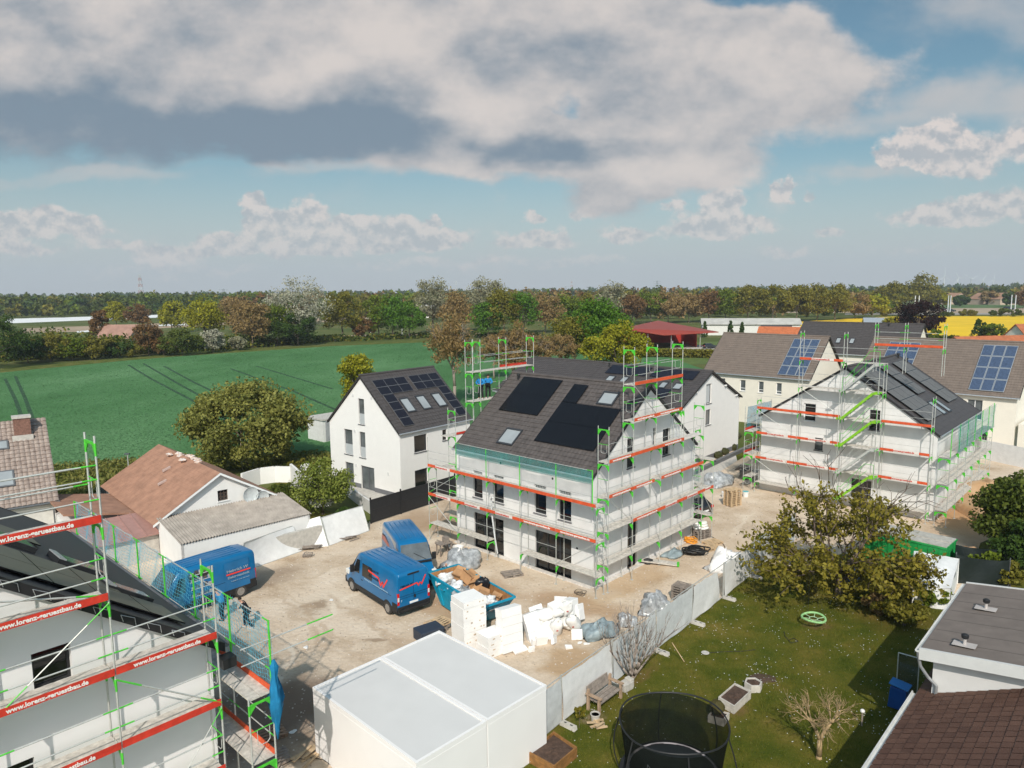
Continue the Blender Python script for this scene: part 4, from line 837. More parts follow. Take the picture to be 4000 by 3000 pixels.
for cix in range(19):
    for rix in range(28):
        t0 = cix*.335; s0 = 7.3-rix*.42-(.21 if cix % 2 else 0)*0
        u = Vector((ct,0,kt*ct)); nrm_ = Vector((-kt*ct,0,ct)); o = Vector((-.1, -s0+.0, 2.60))
        o = Vector((-.1, .42-(rix*.34) if True else 0, 2.60))
        hj = rn.uniform(-.003,.004)
        a = [o+u*(t0+dt)+Vector((0,-ds,0))+nrm_*(h+hj) for h in (0,1) for dt, ds in ((0,0),(0,0),(0,0),(0,0))]
        P = [o+u*t0+nrm_*(.030+hj), o+u*t0+Vector((0,-.318,0))+nrm_*(.030+hj), o+u*(t0+.34)+Vector((0,-.318,0))+nrm_*(.006+hj), o+u*(t0+.34)+nrm_*(.006+hj), o+u*t0+nrm_*(-.02), o+u*t0+Vector((0,-.318,0))+nrm_*(-.02)]
        r.add(P, [(0,1,2,3),(0,4,5,1)])
for rix in range(12):
    for cix in range(1):
        pass
r.poly([Vector((-.1,.44,2.57)), Vector((-.1,-10,2.57)), Vector((5.7,-10,2.57+kt*5.8)), Vector((5.7,.44,2.57+kt*5.8))])
# tiles of the strip under the flat roof's edge
for rix in range(9):
    for cix in range(3):
        t0 = cix*.335; u = Vector((ct,0,kt*ct)); nrm_ = Vector((-kt*ct,0,ct)); o = Vector((-.1, .42+rix*.34+.33, 2.60))
        P = [o+u*t0+nrm_*.030, o+u*t0+Vector((0,-.318,0))+nrm_*.030, o+u*(t0+.34)+Vector((0,-.318,0))+nrm_*.006, o+u*(t0+.34)+nrm_*.006]
        if o.y < 3.2: r.add(P, [(0,1,2,3)])
to = r.obj('tile_roof', TILE_RB, RH)
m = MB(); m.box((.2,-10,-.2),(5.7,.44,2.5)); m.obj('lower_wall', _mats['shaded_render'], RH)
m = MB(); m.prism([(-.28,-10,2.5),(-.28,-10,2.62),(-.25,-10,2.62),(-.23,-10,2.54),(-.13,-10,2.54),(-.12,-10,2.62),(-.09,-10,2.62),(-.09,-10,2.48)], (0,10.6,0)); m.obj('eave_gutter', _mats['pale_gutter'], to)
# --- transformer hut, barn, sheds and roofs farther off -------------------------------------------------------
TR = thing('transformer_hut', 'small stained white transformer hut with louvred grey door behind the white house', 'hut', (-24.0, 81.8, 0), rad(-43))
m = MB(); m.box((0,0,-.1),(3.3,-.0+4.2,2.5)); m.obj('wall', M('stained_render', (.60,.58,.55), var=.25, scale=2.5, col2=(.70,.68,.66)), TR)
m = MB(); m.box((-.12,-.12,2.5),(3.42,4.3,2.68)); m.obj('roof', CONC, TR)
m = MB(); m.box((3.301,.3,.1),(3.34,2.9,2.35))
for z in (.25,.4,.55,1.95,2.1,2.25): m.box((3.34,.45,z),(3.37,2.75,z+.07))
m.obj('louvre_door', M('louvre_grey', (.33,.33,.34)), TR)
BR = thing('red_barn', 'open red barn with wide red sheet roof beyond the garden hedge', 'barn', (32.6, 205.0, 0), 0)
m = MB(); BRED = M('barn_red', (.38,.028,.016), rough=.6, var=.12, scale=.5); 
m.prism([(0,0,0),(6.2,0,0),(6.2,0,4.7),(0,0,5.7)], (0,.25,0)); m.box((0,0.25,0),(.25,22,5.2)); m.box((.25,21.8,0),(21.8,22,5.0)); m.box((21.6,3,0),(21.8,21.8,5.2)); m.box((6.2,.0,0),(6.45,9,4.4)); m.obj('wall', BRED, BR)
m = MB(); m.prism([(-.8,-1.2,5.75),(10.5,-4.5,4.0),(26.8,-1.5,4.5),(15.5,28,6.6)], (0,0,.22)); m.obj('roof', M('red_roof_sheet', (.27,.045,.028), rough=.5, var=.06, scale=.2), BR)
m = MB(); m.box((1.6,-.03,1.9),(5.4,-.001,2.9)); m.obj('window', GLASSG, BR)
for x, y in ((6.4,-2.2),(13,-2.6),(21.7,-1)): MB().tube((x,y,0),(x,y,4.4),.1,6).obj('post', GALV, BR)
for i, x in enumerate((3.4, 5.1)):
    o = tag(MB().box((x-.6,0,0),(x+.5,.4,.9)).box((x-.4,-.01,.15),(x+.3,-.001,.75), 1).obj('white_box', [WFRAME, GFRAME], None), ['left one of two small white boxes against the red barn wall', 'right one of two small white boxes against the red barn wall'][i], 'box'); o.location = (32.6, 204.3, 0)
WS = thing('long_shed', 'long white shed with grey corrugated roof behind the red barn', 'shed', (70.5, 262, 0), rad(-12))
m = MB(); m.box((0,0,-.5),(34,9,4.0)); m.prism([(0,0,4),(0,9,4),(0,4.5,5.6)], (34,0,0)); m.obj('wall', M('shed_white', (.62,.60,.57), var=.08), WS)
m = MB(); m.prism([(-.5,-.6,3.9),(-.5,4.5,5.9),(-.5,4.5,6.05),(-.5,-.6,4.05)], (35,0,0)); m.prism([(-.5,9.6,3.9),(-.5,4.5,5.9),(-.5,4.5,6.05),(-.5,9.6,4.05)], (35,0,0)); m.obj('roof', M('grey_sheet_roof', (.42,.40,.37), rough=.7, var=.15, scale=.4), WS)
def far_house(name, label, u, v, zb, rz, w, l, h, hr, wm, rm, cat='house', z=0):
    o = thing(name, label, cat, G(u, v), rad(rz)); m = MB(); m.box((-w/2,-l/2,-.5),(w/2,l/2,h)); m.prism([(-w/2,-l/2,h),(w/2,-l/2,h),(0,-l/2,hr)], (0,l,0)); m.obj('wall', wm, o)
    m = MB(); e = .4; kq = (hr-h)/(w/2)
    for sg in (-1, 1): m.prism([(sg*(w/2+e),-l/2-e,h-e*kq),(0,-l/2-e,hr),(0,-l/2-e,hr+.2),(sg*(w/2+e),-l/2-e,h-e*kq+.2)], (0,l+2*e,0))
    m.obj('roof', rm, o); return o
OR = M('orange_tiles', (.42,.12,.045), rough=.8, var=.18, scale=1.5); ORB = M('brick_orange_tiles', (.36,.115,.05), rough=.85, var=.2, scale=1.0)
far_house('orange_roofed_house', 'low house with plain orange roof between the white shed and the dark roof', 3060, 1362, 0, 60, 8, 13, 3.2, 6.0, CREAM, OR)
far_house('white_outbuilding', 'white outbuilding behind the orange roof at the edge of the rape field', 3030, 1325, 0, 75, 6, 9, 3.0, 4.6, WALL, TILE_B, 'outbuilding')
o = far_house('brick_roofed_house', 'long low house with brick orange roof near the right edge', 3930, 1425, 0, 100, 9, 26, 3.0, 6.2, CREAM, ORB); 
far_house('brick_roofed_house', 'second brick orange roof behind the long one, cut by the right edge', 4040, 1372, 0, 100, 8, 12, 3.5, 7.0, CREAM, ORB)
far_house('brown_roofed_bungalow', 'brown roofed bungalow in front of the brick orange roofs', 3900, 1480, 0, 96, 9, 26, 2.5, 5.6, CREAM, TILE_E)
far_house('garden_cabin', 'greyish cabin roof half buried in brown hedge behind the dark roof', 3420, 1282, 0, 70, 6, 9, 2.4, 4.2, CREAM, M('blue_grey_sheet', (.25,.28,.32)), 'cabin')
far_house('pink_roofed_farmhouse', 'farmhouse with faded pink roof among the shrubs at the field edge', 480, 1345, 0, 80, 9, 12, 2.6, 6.6, M('dull_wall', (.34,.30,.25)), M('faded_pink_tiles', (.30,.17,.13), var=.2, scale=.5), 'house')
for i, (u, v, lb) in enumerate(((3730, 1188, 'leftmost far farmhouse with pinkish roof beyond the green meadow'), (3840, 1189, 'long middle farmhouse with pinkish roof beyond the meadow'), (3920, 1190, 'far brown roofed farmhouse right of the two pinkish ones'))):
    far_house('far_farmhouse', lb, u, v, 0, 15, 22, 12, 5, 10.5, M('farm_wall', (.45,.34,.26)), M('farm_roof', (.34,.19,.12), var=.2, scale=.05))
far_house('white_greenhouse', 'small pale building between the willows beyond the green field', 1640, 1240, 0, 80, 14, 30, 5, 8, WALL, M('pale_roof', (.55,.55,.54)), 'building')
# ------------------------------------------------------------------ scaffolds
URL = 'www.lorenz-geruestbau.de'
class Scaffold:
    def __init__(s, label, org, th, group='facade scaffolds of the building site'):
        s.root = thing('scaffold', label, 'scaffold', (org[0], org[1], 0), rad(th), group); s.n = {}
    def frame(s, mp, a, z0, z1, di=.32, do=1.05, foot=False, r=.025, kick=True, gap=None):
        m = MB(); T = z1-.18
        for d in (di, do):
            m.tube(mp(a, z0, d), mp(a, T-.30, d), r, 6, 0); m.tube(mp(a, T-.30, d), mp(a, T+.02, d), r*1.08, 6, 1); m.tube(mp(a, T+.02, d), mp(a, z1+.02, d), r, 6, 0)
            if foot: m.obox(mp(a, z0+.01, d), (.16, .16, .02), None, 0)
        m.bar(mp(a, T, di), mp(a, T, do), .045, .06, 1)
        for d, sg in ((di, 1), (do, -1)): m.prism([mp(a-.012, T-.02, d), mp(a-.012, T-.30, d), mp(a-.012, T-.02, d+sg*.24)], mp(a+.012, 0, 0)-mp(a-.012, 0, 0), 1)
        if kick: 
            q = z0+1.0; w = (do-di); m.path([mp(a, q, di+.03), mp(a, q, do-.03)], .015, 5, 1)
            m.path([mp(a, q, di+w*.28), mp(a, q-.45, di+w*.28), mp(a, q-.5, di+w*.4), mp(a, q-.5, do-w*.32), mp(a, q-.42, do-w*.2), mp(a, q, do-w*.2)], .012, 5, 0)
        m.obj('frame', [GALV, GREEN], s.root)
    def deck(s, mp, a0, a1, z, di=.34, do=1.03, mat=None):
        m = MB(); n = 2; w = (do-di)/n
        for i in range(n): mbox(m, mp, a0+.02, a1-.02, z-.05, z, di+w*i+.008, di+w*(i+1)-.008)
        m.obj('deck', mat or DECK, s.root)
    def board(s, mp, a0, a1, z, style='red', do=1.05, text=True, flip=False, near=False, at=(.12, .86)):
        """toe board on the outer edge; reads left to right for somebody looking at the wall"""
        d = do+.03; m = MB(); h = .165
        if style == 'pale':
            L = a1-a0
            for f0, f1, mi in ((0, .2, 1), (.2, .72, 2), (.72, 1, 1)): mbox(m, mp, a0+.02+(L-.04)*f0, a0+.02+(L-.04)*f1, z-.02, z+h, d, d+.03, mi)
        else: mbox(m, mp, a0+.02, a1-.02, z-.02, z+h, d, d+.03, 0 if style == 'red' else 1)
        o = m.obj('toe_board', [RED, ORANGE, BOARDW], s.root)
        if text:
            l, r = (a1, a0) if flip else (a0, a1); f0, f1 = at if style != 'pale' else (.22, .70)
            p = mp(l+(r-l)*f0, z+.022, d+.031); q = mp(l+(r-l)*f1, z+.022, d+.031)
            lettering(URL, LETR if style == 'pale' else LETW, o, p, q-p, (0,0,1), .115, (q-p).length, bold=.035 if near else .05)
    def rail(s, mp, a0, a1, zs, do=1.05, r=.018, ends=True):
        for z in zs:
            m = MB(); L = a1-a0; e = min(.35, L*.2)
            m.tube(mp(a0, z, do), mp(a0+e, z, do), r*1.05, 5, 1 if ends else 0); m.tube(mp(a0+e, z, do), mp(a1-e, z, do), r, 5, 0); m.tube(mp(a1-e, z, do), mp(a1, z, do), r*1.05, 5, 1 if ends else 0)
            m.obj('guardrail', [GALV, GREEN], s.root)
    def brace(s, mp, a0, z0, a1, z1, do=1.05, r=.02, green=False):
        p, q = mp(a0, z0, do+.04), mp(a1, z1, do+.04); m = MB(); m.tube(p, p.lerp(q, .22), r, 5, 1 if green else 0); m.tube(p.lerp(q, .22), p.lerp(q, .78), r, 5, 0); m.tube(p.lerp(q, .78), q, r, 5, 1 if green else 0); m.obj('brace', [GALV, GREEN], s.root)
    def net(s, mp, a0, a1, z0, z1, do=1.1, mat=None, seed=0, sag=.12):
        rn = random.Random(seed); ph = rn.uniform(0, 6)
        m = MB(); nu = max(6, int((a1-a0)*5)); m.sheet(lambda u, v: mp(a0+(a1-a0)*u, z0+(z1-z0)*v-sag*math.sin(PI*((u*(a1-a0)/2.6) % 1))*(.4 if v > .9 else .1), do+.05*math.sin(ph+u*(a1-a0)*2.1)+.04*math.sin(v*5+u*9)), nu, 10)
        m.obj('safety_net', mat or NETT, s.root, smooth=True)
    def bracket(s, mp, a, z, do=1.05):
        m = MB(); m.prism([mp(a, z, do), mp(a, z-.28, do), mp(a, z, do-.25)], mp(a+.03, 0, 0)-mp(a, 0, 0)); m.obj('bracket', GREEN, s.root)
    def run(s, mp, A, Z, base=0, di=.32, do=1.05, top=1.0):
        for a in A:
            zs = [base]+list(Z)
            for z0, z1 in zip(zs, zs[1:]): s.frame(mp, a, z0, z1, di, do, foot=z0 == base, kick=False)
# ---- middle house
SA = Scaffold('facade scaffold round the middle house, tower of frames over its gable', HA.root.location, 46.7)
g, f, b = HA.front, HA.side, HA.back
GX = [0, 2.42, 5.45, 8.1, 10.7, 12.2]
for i, a in enumerate(GX):
    zz = [-.02, 1.6, 3.55, 5.5, 7.5]+([9.5] if a in (0, 2.42, 8.1, 10.7) else [])
    if a == 12.2: zz = [-.02, 1.6, 3.55, 5.5]
    for z0, z1 in zip(zz, zz[1:]): SA.frame(g, a, z0, z1, foot=z0 < 0, kick=(a in (0, 10.7) and z0 > 1) or z0 >= 7.5)
for a in (2.42, 4.83, 7.78):
    for z0, z1 in ((7.55, 9.5), (9.5, 11.6), (11.6, 13.75)):
        if not (a == 2.42 and z0 < 9): SA.frame(g, a, z0, z1, kick=z0 > 9)
def bays(L): return list(zip(L, L[1:]))
for a0, a1 in bays(GX[:5]): SA.deck(g, a0, a1, 1.6)
for a0, a1 in bays(GX): SA.deck(g, a0, a1, 3.55)
for a0, a1 in ((0, 2.42), (2.42, 4.7), (5.45, 8.1), (8.1, 10.7)): SA.deck(g, a0, a1, 5.5)
for a0, a1 in bays(GX[:4]): SA.deck(g, a0, a1, 7.5)
SA.deck(g, 8.1, 10.7, 7.5, mat=M('light_plank', (.6,.55,.5)))
for z in (9.5, 11.6):
    for a0, a1 in ((2.42, 4.83), (4.83, 7.78)): SA.deck(g, a0, a1, z)
for a0, a1 in bays(GX)[1:]: SA.board(g, a0, a1, 3.55, 'pale' if a0 > 2.5 else 'orange')
for a0, a1 in ((0, 2.42), (2.42, 4.7), (5.45, 8.1), (8.1, 10.7)): SA.board(g, a0, a1, 5.5, 'orange', text=a0 != 8.1)
for a0, a1 in ((0, 2.42), (2.42, 5.45), (5.45, 8.1)): SA.board(g, a0, a1, 7.5, 'orange', text=a0 != 2.42)
for a0, a1 in ((2.42, 4.83), (4.83, 7.78)): SA.board(g, a0, a1, 9.5, 'orange'); SA.board(g, a0, a1, 11.6, 'orange', text=False)
for z in (1.6, 3.55, 5.5):
    for a0, a1 in bays(GX[:5]): SA.rail(g, a0, a1, (z+.55, z+1.05), ends=False, r=.014)
for a0, a1 in ((0, 2.42), (2.42, 5.45), (5.45, 8.1), (8.1, 10.7)): SA.rail(g, a0, a1, (8.05, 8.55), ends=False, r=.014)
for z in (9.5, 11.6):
    for a0, a1 in ((2.42, 4.83), (4.83, 7.78)): SA.rail(g, a0, a1, (z+.55, z+1.05)); SA.rail(g, a0, a1, (z+1.05,), do=.32)
SA.brace(g, 0, 5.45, 2.42, 3.5); SA.brace(g, 2.45, 11.5, 4.8, 9.6, r=.024); SA.brace(g, 10.7, 3.5, 12.2, 1.7); SA.brace(g, 8.1, 7.4, 10.7, 5.6)
FY = [-1.0, 1.87, 4.7, 7.56, 10.34, 13.2]
for i, a in enumerate(FY):
    for z0, z1 in zip([-.02, 1.2, 3.2, 5.2], [1.2, 3.2, 5.2, 7.2]):
        if a < 0 and z1 > 5.3: continue
        if z1 > 7:
            m = MB(); m.tube(f(a, 5.2, 1.05), f(a, 7.2, 1.05), .028, 6, 0); SA_ = m.obj('net_post', GREEN, SA.root) if a < 13 else m.obj('net_post', GALV, SA.root); continue
        SA.frame(f, a, z0, z1, foot=z0 < 0, kick=a > 13)
m = MB(); m.tube(f(-.72, 5.0, 1.05), f(-.72, 7.25, 1.05), .035, 6); m.obj('net_post', GREEN, SA.root)
for a0, a1 in bays(FY):
    SA.deck(f, a0, a1, 3.2); SA.deck(f, a0, a1, 5.2)
    SA.board(f, a0, a1, 3.2, 'orange' if a0 < 3 else 'pale', flip=True); SA.board(f, a0, a1, 5.2, 'orange' if a0 < 10 else 'pale', text=a0 > 9, flip=True)
    SA.rail(f, a0, a1, (3.75, 4.25, 5.75), ends=False, r=.014)
    if a0 > 9: SA.rail(f, a0, a1, (6.25,), ends=False, r=.014)
SA.rail(f, -.7, 10.34, (7.2,)); SA.rail(f, 1.87, 10.34, (2.2,), ends=False, r=.014)
for a0, a1 in ((-1.0, 1.87), (1.87, 4.7), (7.56, 10.34), (10.34, 13.2)): SA.deck(f, a0, a1, 1.2)
SA.net(f, -.7, 10.34, 6.45, 7.2, mat=NETT, sag=.03)
SA.brace(f, -1.0, 3.15, 1.87, 1.25); SA.brace(f, 13.2, 3.1, 10.34, 1.2); SA.brace(f, 13.2, 3.3, 10.34, 5.0, green=True)
# back gable tower by the field
for a in (2.0, 2.75, 5.35, 8.35):
    for z0, z1 in ((0, 1.6), (1.6, 3.55), (3.55, 5.5), (5.5, 7.4), (7.4, 9.4), (9.4, 11.45), (11.45, 13.65)): SA.frame(b, a, z0, z1, kick=z0 > 9 and a != 5.35)
for z in (9.4, 11.45):
    for a0, a1 in ((2.0, 2.75), (2.75, 5.35), (5.35, 8.35)): SA.deck(b, a0, a1, z)
for a0, a1 in ((2.75, 5.35), (5.35, 8.35)):
    SA.rail(b, a0, a1, (12.0, 12.5)); SA.rail(b, a0, a1, (9.95, 10.45)); SA.rail(b, a0, a1, (12.05, 12.5), do=.32)
m = MB(); mbox(m, b, 5.4, 8.3, 11.47, 11.64, 1.0, 1.03); m.obj('toe_board', RED, SA.root); SA.brace(b, 2.1, 11.4, 5.3, 9.5)
for z0, z1 in ((-.02, 1.6), (1.6, 3.5), (3.5, 5.4), (5.4, 7.3), (7.3, 9.1)): SA.frame(b, .3, z0, z1, kick=z0 > 5)
SA.deck(b, -.4, 2.0, 7.3); SA.deck(b, -.4, 2.0, 5.2); m = MB(); mbox(m, b, .4, 2.0, 7.32, 7.46, .3, .33); m.obj('toe_board', RED, SA.root); SA.rail(b, .3, 2.0, (7.85, 8.35), ends=False)
s2 = HA.side2
for a in (.2, 2.9):
    for z0, z1 in ((-.02, 1.6), (1.6, 3.5), (3.5, 5.5), (5.5, 7.5)): SA.frame(s2, a, z0, z1, foot=z0 < 0)
for z in (1.6, 3.5, 5.5): SA.deck(s2, -1.0, 2.9, z); SA.rail(s2, .2, 2.9, (z+.55, z+1.05), ends=False, r=.014)
SA.net(s2, .2, 2.9, 3.6, 5.2, mat=NETT, seed=4)
# ---- right house with the stair tower
SD = Scaffold('facade scaffold with green stair flights on the gable of the right house', HD.root.location, 136.6)
g = HD.front
DX = [.2, 3.5, 6.4, 9.7, 13.05]
for a in DX:
    zz = [-.02, .85, 2.9, 5.0, 7.1]
    if a > .3: zz += [9.25]
    if a in (3.5, 6.4, 9.7): zz += [11.4]
    if a in (6.4, 9.7): zz += [13.6]
    if a == 13.05: zz = zz[:-1]+[7.9]
    for z0, z1 in zip(zz, zz[1:]): SD.frame(g, a, z0, z1, foot=z0 < 0, kick=False)
for a in (.2, ): 
    for z0, z1 in ((7.1, 9.2),): SD.frame(g, a, z0, z1, kick=False)
for a in (.5, 3.1, 5.2):
    for z0, z1 in ((10.4, 12.5), (12.5, 14.25)): SD.frame(lambda a_, z, d: g(a_, z, d-3.2), a, z0, z1, kick=False)
SD.deck(lambda a_, z, d: g(a_, z, d-3.2), .5, 3.1, 12.5); SD.deck(lambda a_, z, d: g(a_, z, d-3.2), 3.1, 5.2, 12.5)
for a0, a1 in ((.5, 3.1), (3.1, 5.2)):
    m2 = lambda a_, z, d: g(a_, z, d-3.2); SD.board(m2, a0, a1, 12.5, 'orange', text=False); SD.rail(m2, a0, a1, (13.05, 13.55))
for z in (2.9, 5.0, 7.1):
    for a0, a1 in bays(DX):
        SD.deck(g, a0, a1, z); SD.rail(g, a0, a1, (z+.55, z+1.05), ends=False, r=.014)
        if not (3.4 < a0 < 6): SD.board(g, a0, a1, z, 'pale' if (z < 6) else 'orange', flip=True, text=z < 6)
for a0, a1 in bays(DX): SD.deck(g, a0, a1, .85); SD.rail(g, a0, a1, (1.4, 1.9), ends=False, r=.014)
for a0, a1 in ((3.5, 6.4), (6.4, 9.7)): SD.deck(g, a0, a1, 9.25); SD.deck(g, a0, a1, 11.4); SD.rail(g, a0, a1, (9.8, 10.3, 11.95, 12.45), ends=False, r=.016)
SD.board(g, 6.4, 9.7, 11.4, 'pale', flip=True); SD.brace(g, 9.7, 9.2, 6.4, 7.2); SD.brace(g, 13.05, 7.0, 9.7, 5.1); SD.brace(g, 13.05, 2.9, 9.7, 5.0, r=.015); SD.brace(g, 13.05, 2.8, 9.7, .9)
for i, (a0, z0, a1, z1) in enumerate(((6.15, .85, 3.9, 2.9), (6.15, 2.9, 3.9, 5.0), (6.15, 5.0, 3.9, 7.1), (6.15, 7.1, 3.9, 9.25), (6.15, 9.25, 3.9, 11.35))):
    m = MB()
    for d in (1.12, 1.72):
        q = [g(a0+.35, z0, d), g(a0, z0, d), g(a1+.1, z1-.02, d), g(a1-.35, z1, d)]
        for p_, q_ in zip(q, q[1:]): m.bar(p_, q_, .05, .17)
    st = m.obj('stair_stringer', LIME if i in (0, 2, 3) else [M('aluminium_stair', (.48,.49,.46), metal=.3)][0] if i == 1 else GALV, SD.root)
    m = MB()
    for k in range(9): t = (k+.5)/9; m.obox(g(a0+(a1-a0)*t, z0+(z1-z0)*t, 1.42), (.22, .56, .03), None)
    m.obj('stair_tread', ALU, SD.root)
    m = MB()
    for d in (1.75,):
        m.path([g(a0, z0, d), g(a0, z0+1.0, d), g(a0-.25, z0+1.0, d), g(a1+.4, z1+1.0, d), g(a1-.25, z1+1.0, d), g(a1-.25, z1, d)], .016, 5); m.tube(g(a0-.1, z0+.5, d), g(a1+.2, z1+.5, d), .014, 5)
        for t in (.35, .7): m.tube(g(a0+(a1-a0)*t, z0+(z1-z0)*t, d), g(a0+(a1-a0)*t, z0+(z1-z0)*t+1.0, d), .012, 5)
    m.obj('handrail', [GALV if i % 2 else GREEN], SD.root)
    for a in (3.6, 6.3): 
        m = MB(); m.tube(g(a, z0-.1, 1.78), g(a, z1, 1.78), .024, 6); m.bar(g(a, z1, 1.05), g(a, z1, 1.8), .05, .08, 1); m.obj('stair_post', [GALV, GREEN], SD.root)
f = HD.side; FD = [-.9, 1.7, 4.3, 6.9, 9.5, 12.1, 14.2]
for a in FD:
    for z0, z1 in ((-.02, 1.15), (1.15, 3.1), (3.1, 5.05)): SD.frame(f, a, z0, z1, foot=z0 < 0)
    m = MB(); m.tube(f(a, 5.05, 1.05), f(a, 7.1, 1.05), .028, 6); m.obj('net_post', GREEN, SD.root)
for a0, a1 in bays(FD):
    for z in (1.15, 3.1, 5.05): SD.deck(f, a0, a1, z); SD.rail(f, a0, a1, (z+.55, z+1.05), ends=False, r=.014)
SD.rail(f, -.9, 14.2, (7.05,)); SD.net(f, 1.0, 14.2, 5.05, 7.05, mat=NETT, seed=2)
f = HD.side2
for a in (-.9, 1.7, 4.3):
    for z0, z1 in ((-.02, 1.15), (1.15, 3.1), (3.1, 5.05)): SD.frame(f, a, z0, z1)
    m = MB(); m.tube(f(a, 5.05, 1.05), f(a, 7.1, 1.05), .028, 6); m.obj('net_post', GALV, SD.root)
for z in (1.15, 3.1, 5.05): SD.deck(f, -.9, 4.3, z); SD.rail(f, -.9, 4.3, (z+.55, z+1.05), ends=False)
SD.board(f, -.9, 1.7, 5.05, 'red', text=False); SD.board(f, -.9, 1.7, 3.1, 'red', text=False)
SD.net(f, -.3, 4.3, 5.1, 7.0, mat=NETC, seed=3)
# ---- near scaffold on the left
SN = Scaffold('nearest scaffold on the left with red lettered boards and a blue net', NO, 47)
g = lambda a, z, d: Vector((a, -d, z)); X0, X1, X2, X3 = .07, -2.54, -5.11, -7.68
for a in (X1, X2, X3):
    for z0, z1 in ((0, 1.5), (1.5, 3.5), (3.5, 5.5), (5.5, 7.5), (7.5, 9.5), (9.5, 11.5), (11.5, 13.6)): SN.frame(g, a, z0, z1, kick=(a == X1 and z0 > 9), r=.0265)
for z0, z1 in ((0, 1.5), (1.5, 3.5), (3.5, 5.5), (5.5, 7.5), (7.5, 9.55)): SN.frame(g, X0, z0, z1, kick=z0 > 3, r=.0265)
for z in (3.5, 5.5, 7.5, 9.5, 11.5):
    for a0, a1 in ((X3, X2), (X2, X1))+(((X1, X0),) if z < 8 else ()):
        SN.deck(g, a0, a1, z)
        plain = (a0 == X1 and z < 6)
        SN.board(g, a0, a1, z, 'red', text=not plain, near=True, at=(.16, .82) if a0 == X1 else (.10, .76))
        SN.rail(g, a0, a1, (z+.55, z+1.05), r=.021)
SN.rail(g, X2, X1, (12.9,), r=.021); SN.rail(g, X2, X1, (12.3, 12.75), do=.32, r=.021)
SN.brace(g, X2+.2, 7.6, X1, 9.4, green=True, r=.017); SN.brace(g, X1, 7.35, X0, 5.55, green=True, r=.024); SN.brace(g, X1+1.2, 3.6, X0, 5.4, green=True, r=.014)
SN.brace(g, X2-.5, 10.35, X1, 9.55, do=.9, green=True, r=.026)
# side run along the eave with the net
sd_ = lambda a, z, d: Vector((NX+d, a, z)); SYL = [-1.45, 1.1, 3.65, 6.2, 8.75, 11.3, 13.85, 16.4]
for a in SYL:
    for z0, z1 in ((0, 1.5), (1.5, 3.45), (3.45, 5.45)): SN.frame(sd_, a, z0, z1, di=.35, do=1.08, kick=a < 0, r=.0265)
    m = MB(); m.tube(sd_(a, 5.4, 1.08), sd_(a, 7.62, 1.08), .03, 6, 0); m.tube(sd_(a, 5.9, 1.08), sd_(a, 6.1, 1.08), .045, 6, 0); m.obj('net_post', GREEN, SN.root)
for a0, a1 in bays(SYL):
    for z in (3.45, 5.45): SN.deck(sd_, a0, a1, z, di=.37, do=1.06); SN.board(sd_, a0, a1, z, 'orange', do=1.0, text=False)
    SN.rail(sd_, a0, a1, (6.1, 7.6), do=1.08, r=.02); SN.rail(sd_, a0, a1, (4.0, 4.5), do=1.08, r=.018)
CORD = M('blue_net_cord', (.10,.42,.55), rough=.8, var=.2)
for a0, a1 in bays(SYL):
    m = MB(); nv = 20; w = .0065
    for k in range(nv+1):
        a = a0+(a1-a0)*k/nv; pts = [sd_(a+.03*math.sin(z*4+k), z, 1.12+.05*math.sin(z*2.2+k*.5)) for z in np.linspace(5.5, 7.6, 7)]
        for p_, q_ in zip(pts, pts[1:]): m.bar(p_, q_, w, w)
    for k in range(16):
        z = 5.5+2.1*k/15; pts = [sd_(a, z-.03*math.sin(PI*(a-a0)/(a1-a0))+.02*math.sin(a*7+k), 1.12+.05*math.sin(z*2.2+(a-a0)*5)) for a in np.linspace(a0, a1, 7)]
        for p_, q_ in zip(pts, pts[1:]): m.bar(p_, q_, w, w)
    m.obj('safety_net', CORD, SN.root)
for z in (6.55, 7.05):
    m = MB(); m.tube(sd_(-1.45, z, .2), sd_(-1.45, z, 3.2), .02, 6, 0); m.tube(sd_(-1.45, z, 2.3), sd_(-1.45, z, 3.2), .022, 6, 1); m.obj('guardrail', [GALV, GREEN], SN.root)
m = MB(); rn = random.Random(2); prof = [(.03, 6.4), (.10, 6.2), (.07, 5.9), (.13, 5.55), (.19, 5.2), (.17, 4.9), (.10, 4.55), (.05, 4.2), (.015, 3.9)]
m.lathe([(r_, z) for r_, z in prof[::-1]], 14, (0,0,0)); m.map(lambda p: Vector((p.x*(1+.5*math.sin(5*math.atan2(p.y, p.x)+p.z*3)), p.y*(1+.5*math.sin(5*math.atan2(p.y, p.x)+p.z*3)), p.z))+Vector((NX+1.15, -1.5, 0))); m.obj('bundled_net', NETB, SN.root, smooth=True)
m = MB(); m.box((NX+.05,-.25,6.2),(NX+.45,-.65,6.5)); m.map(lambda p: p); m.obj('mortar_trough', BLACKP, SN.root)
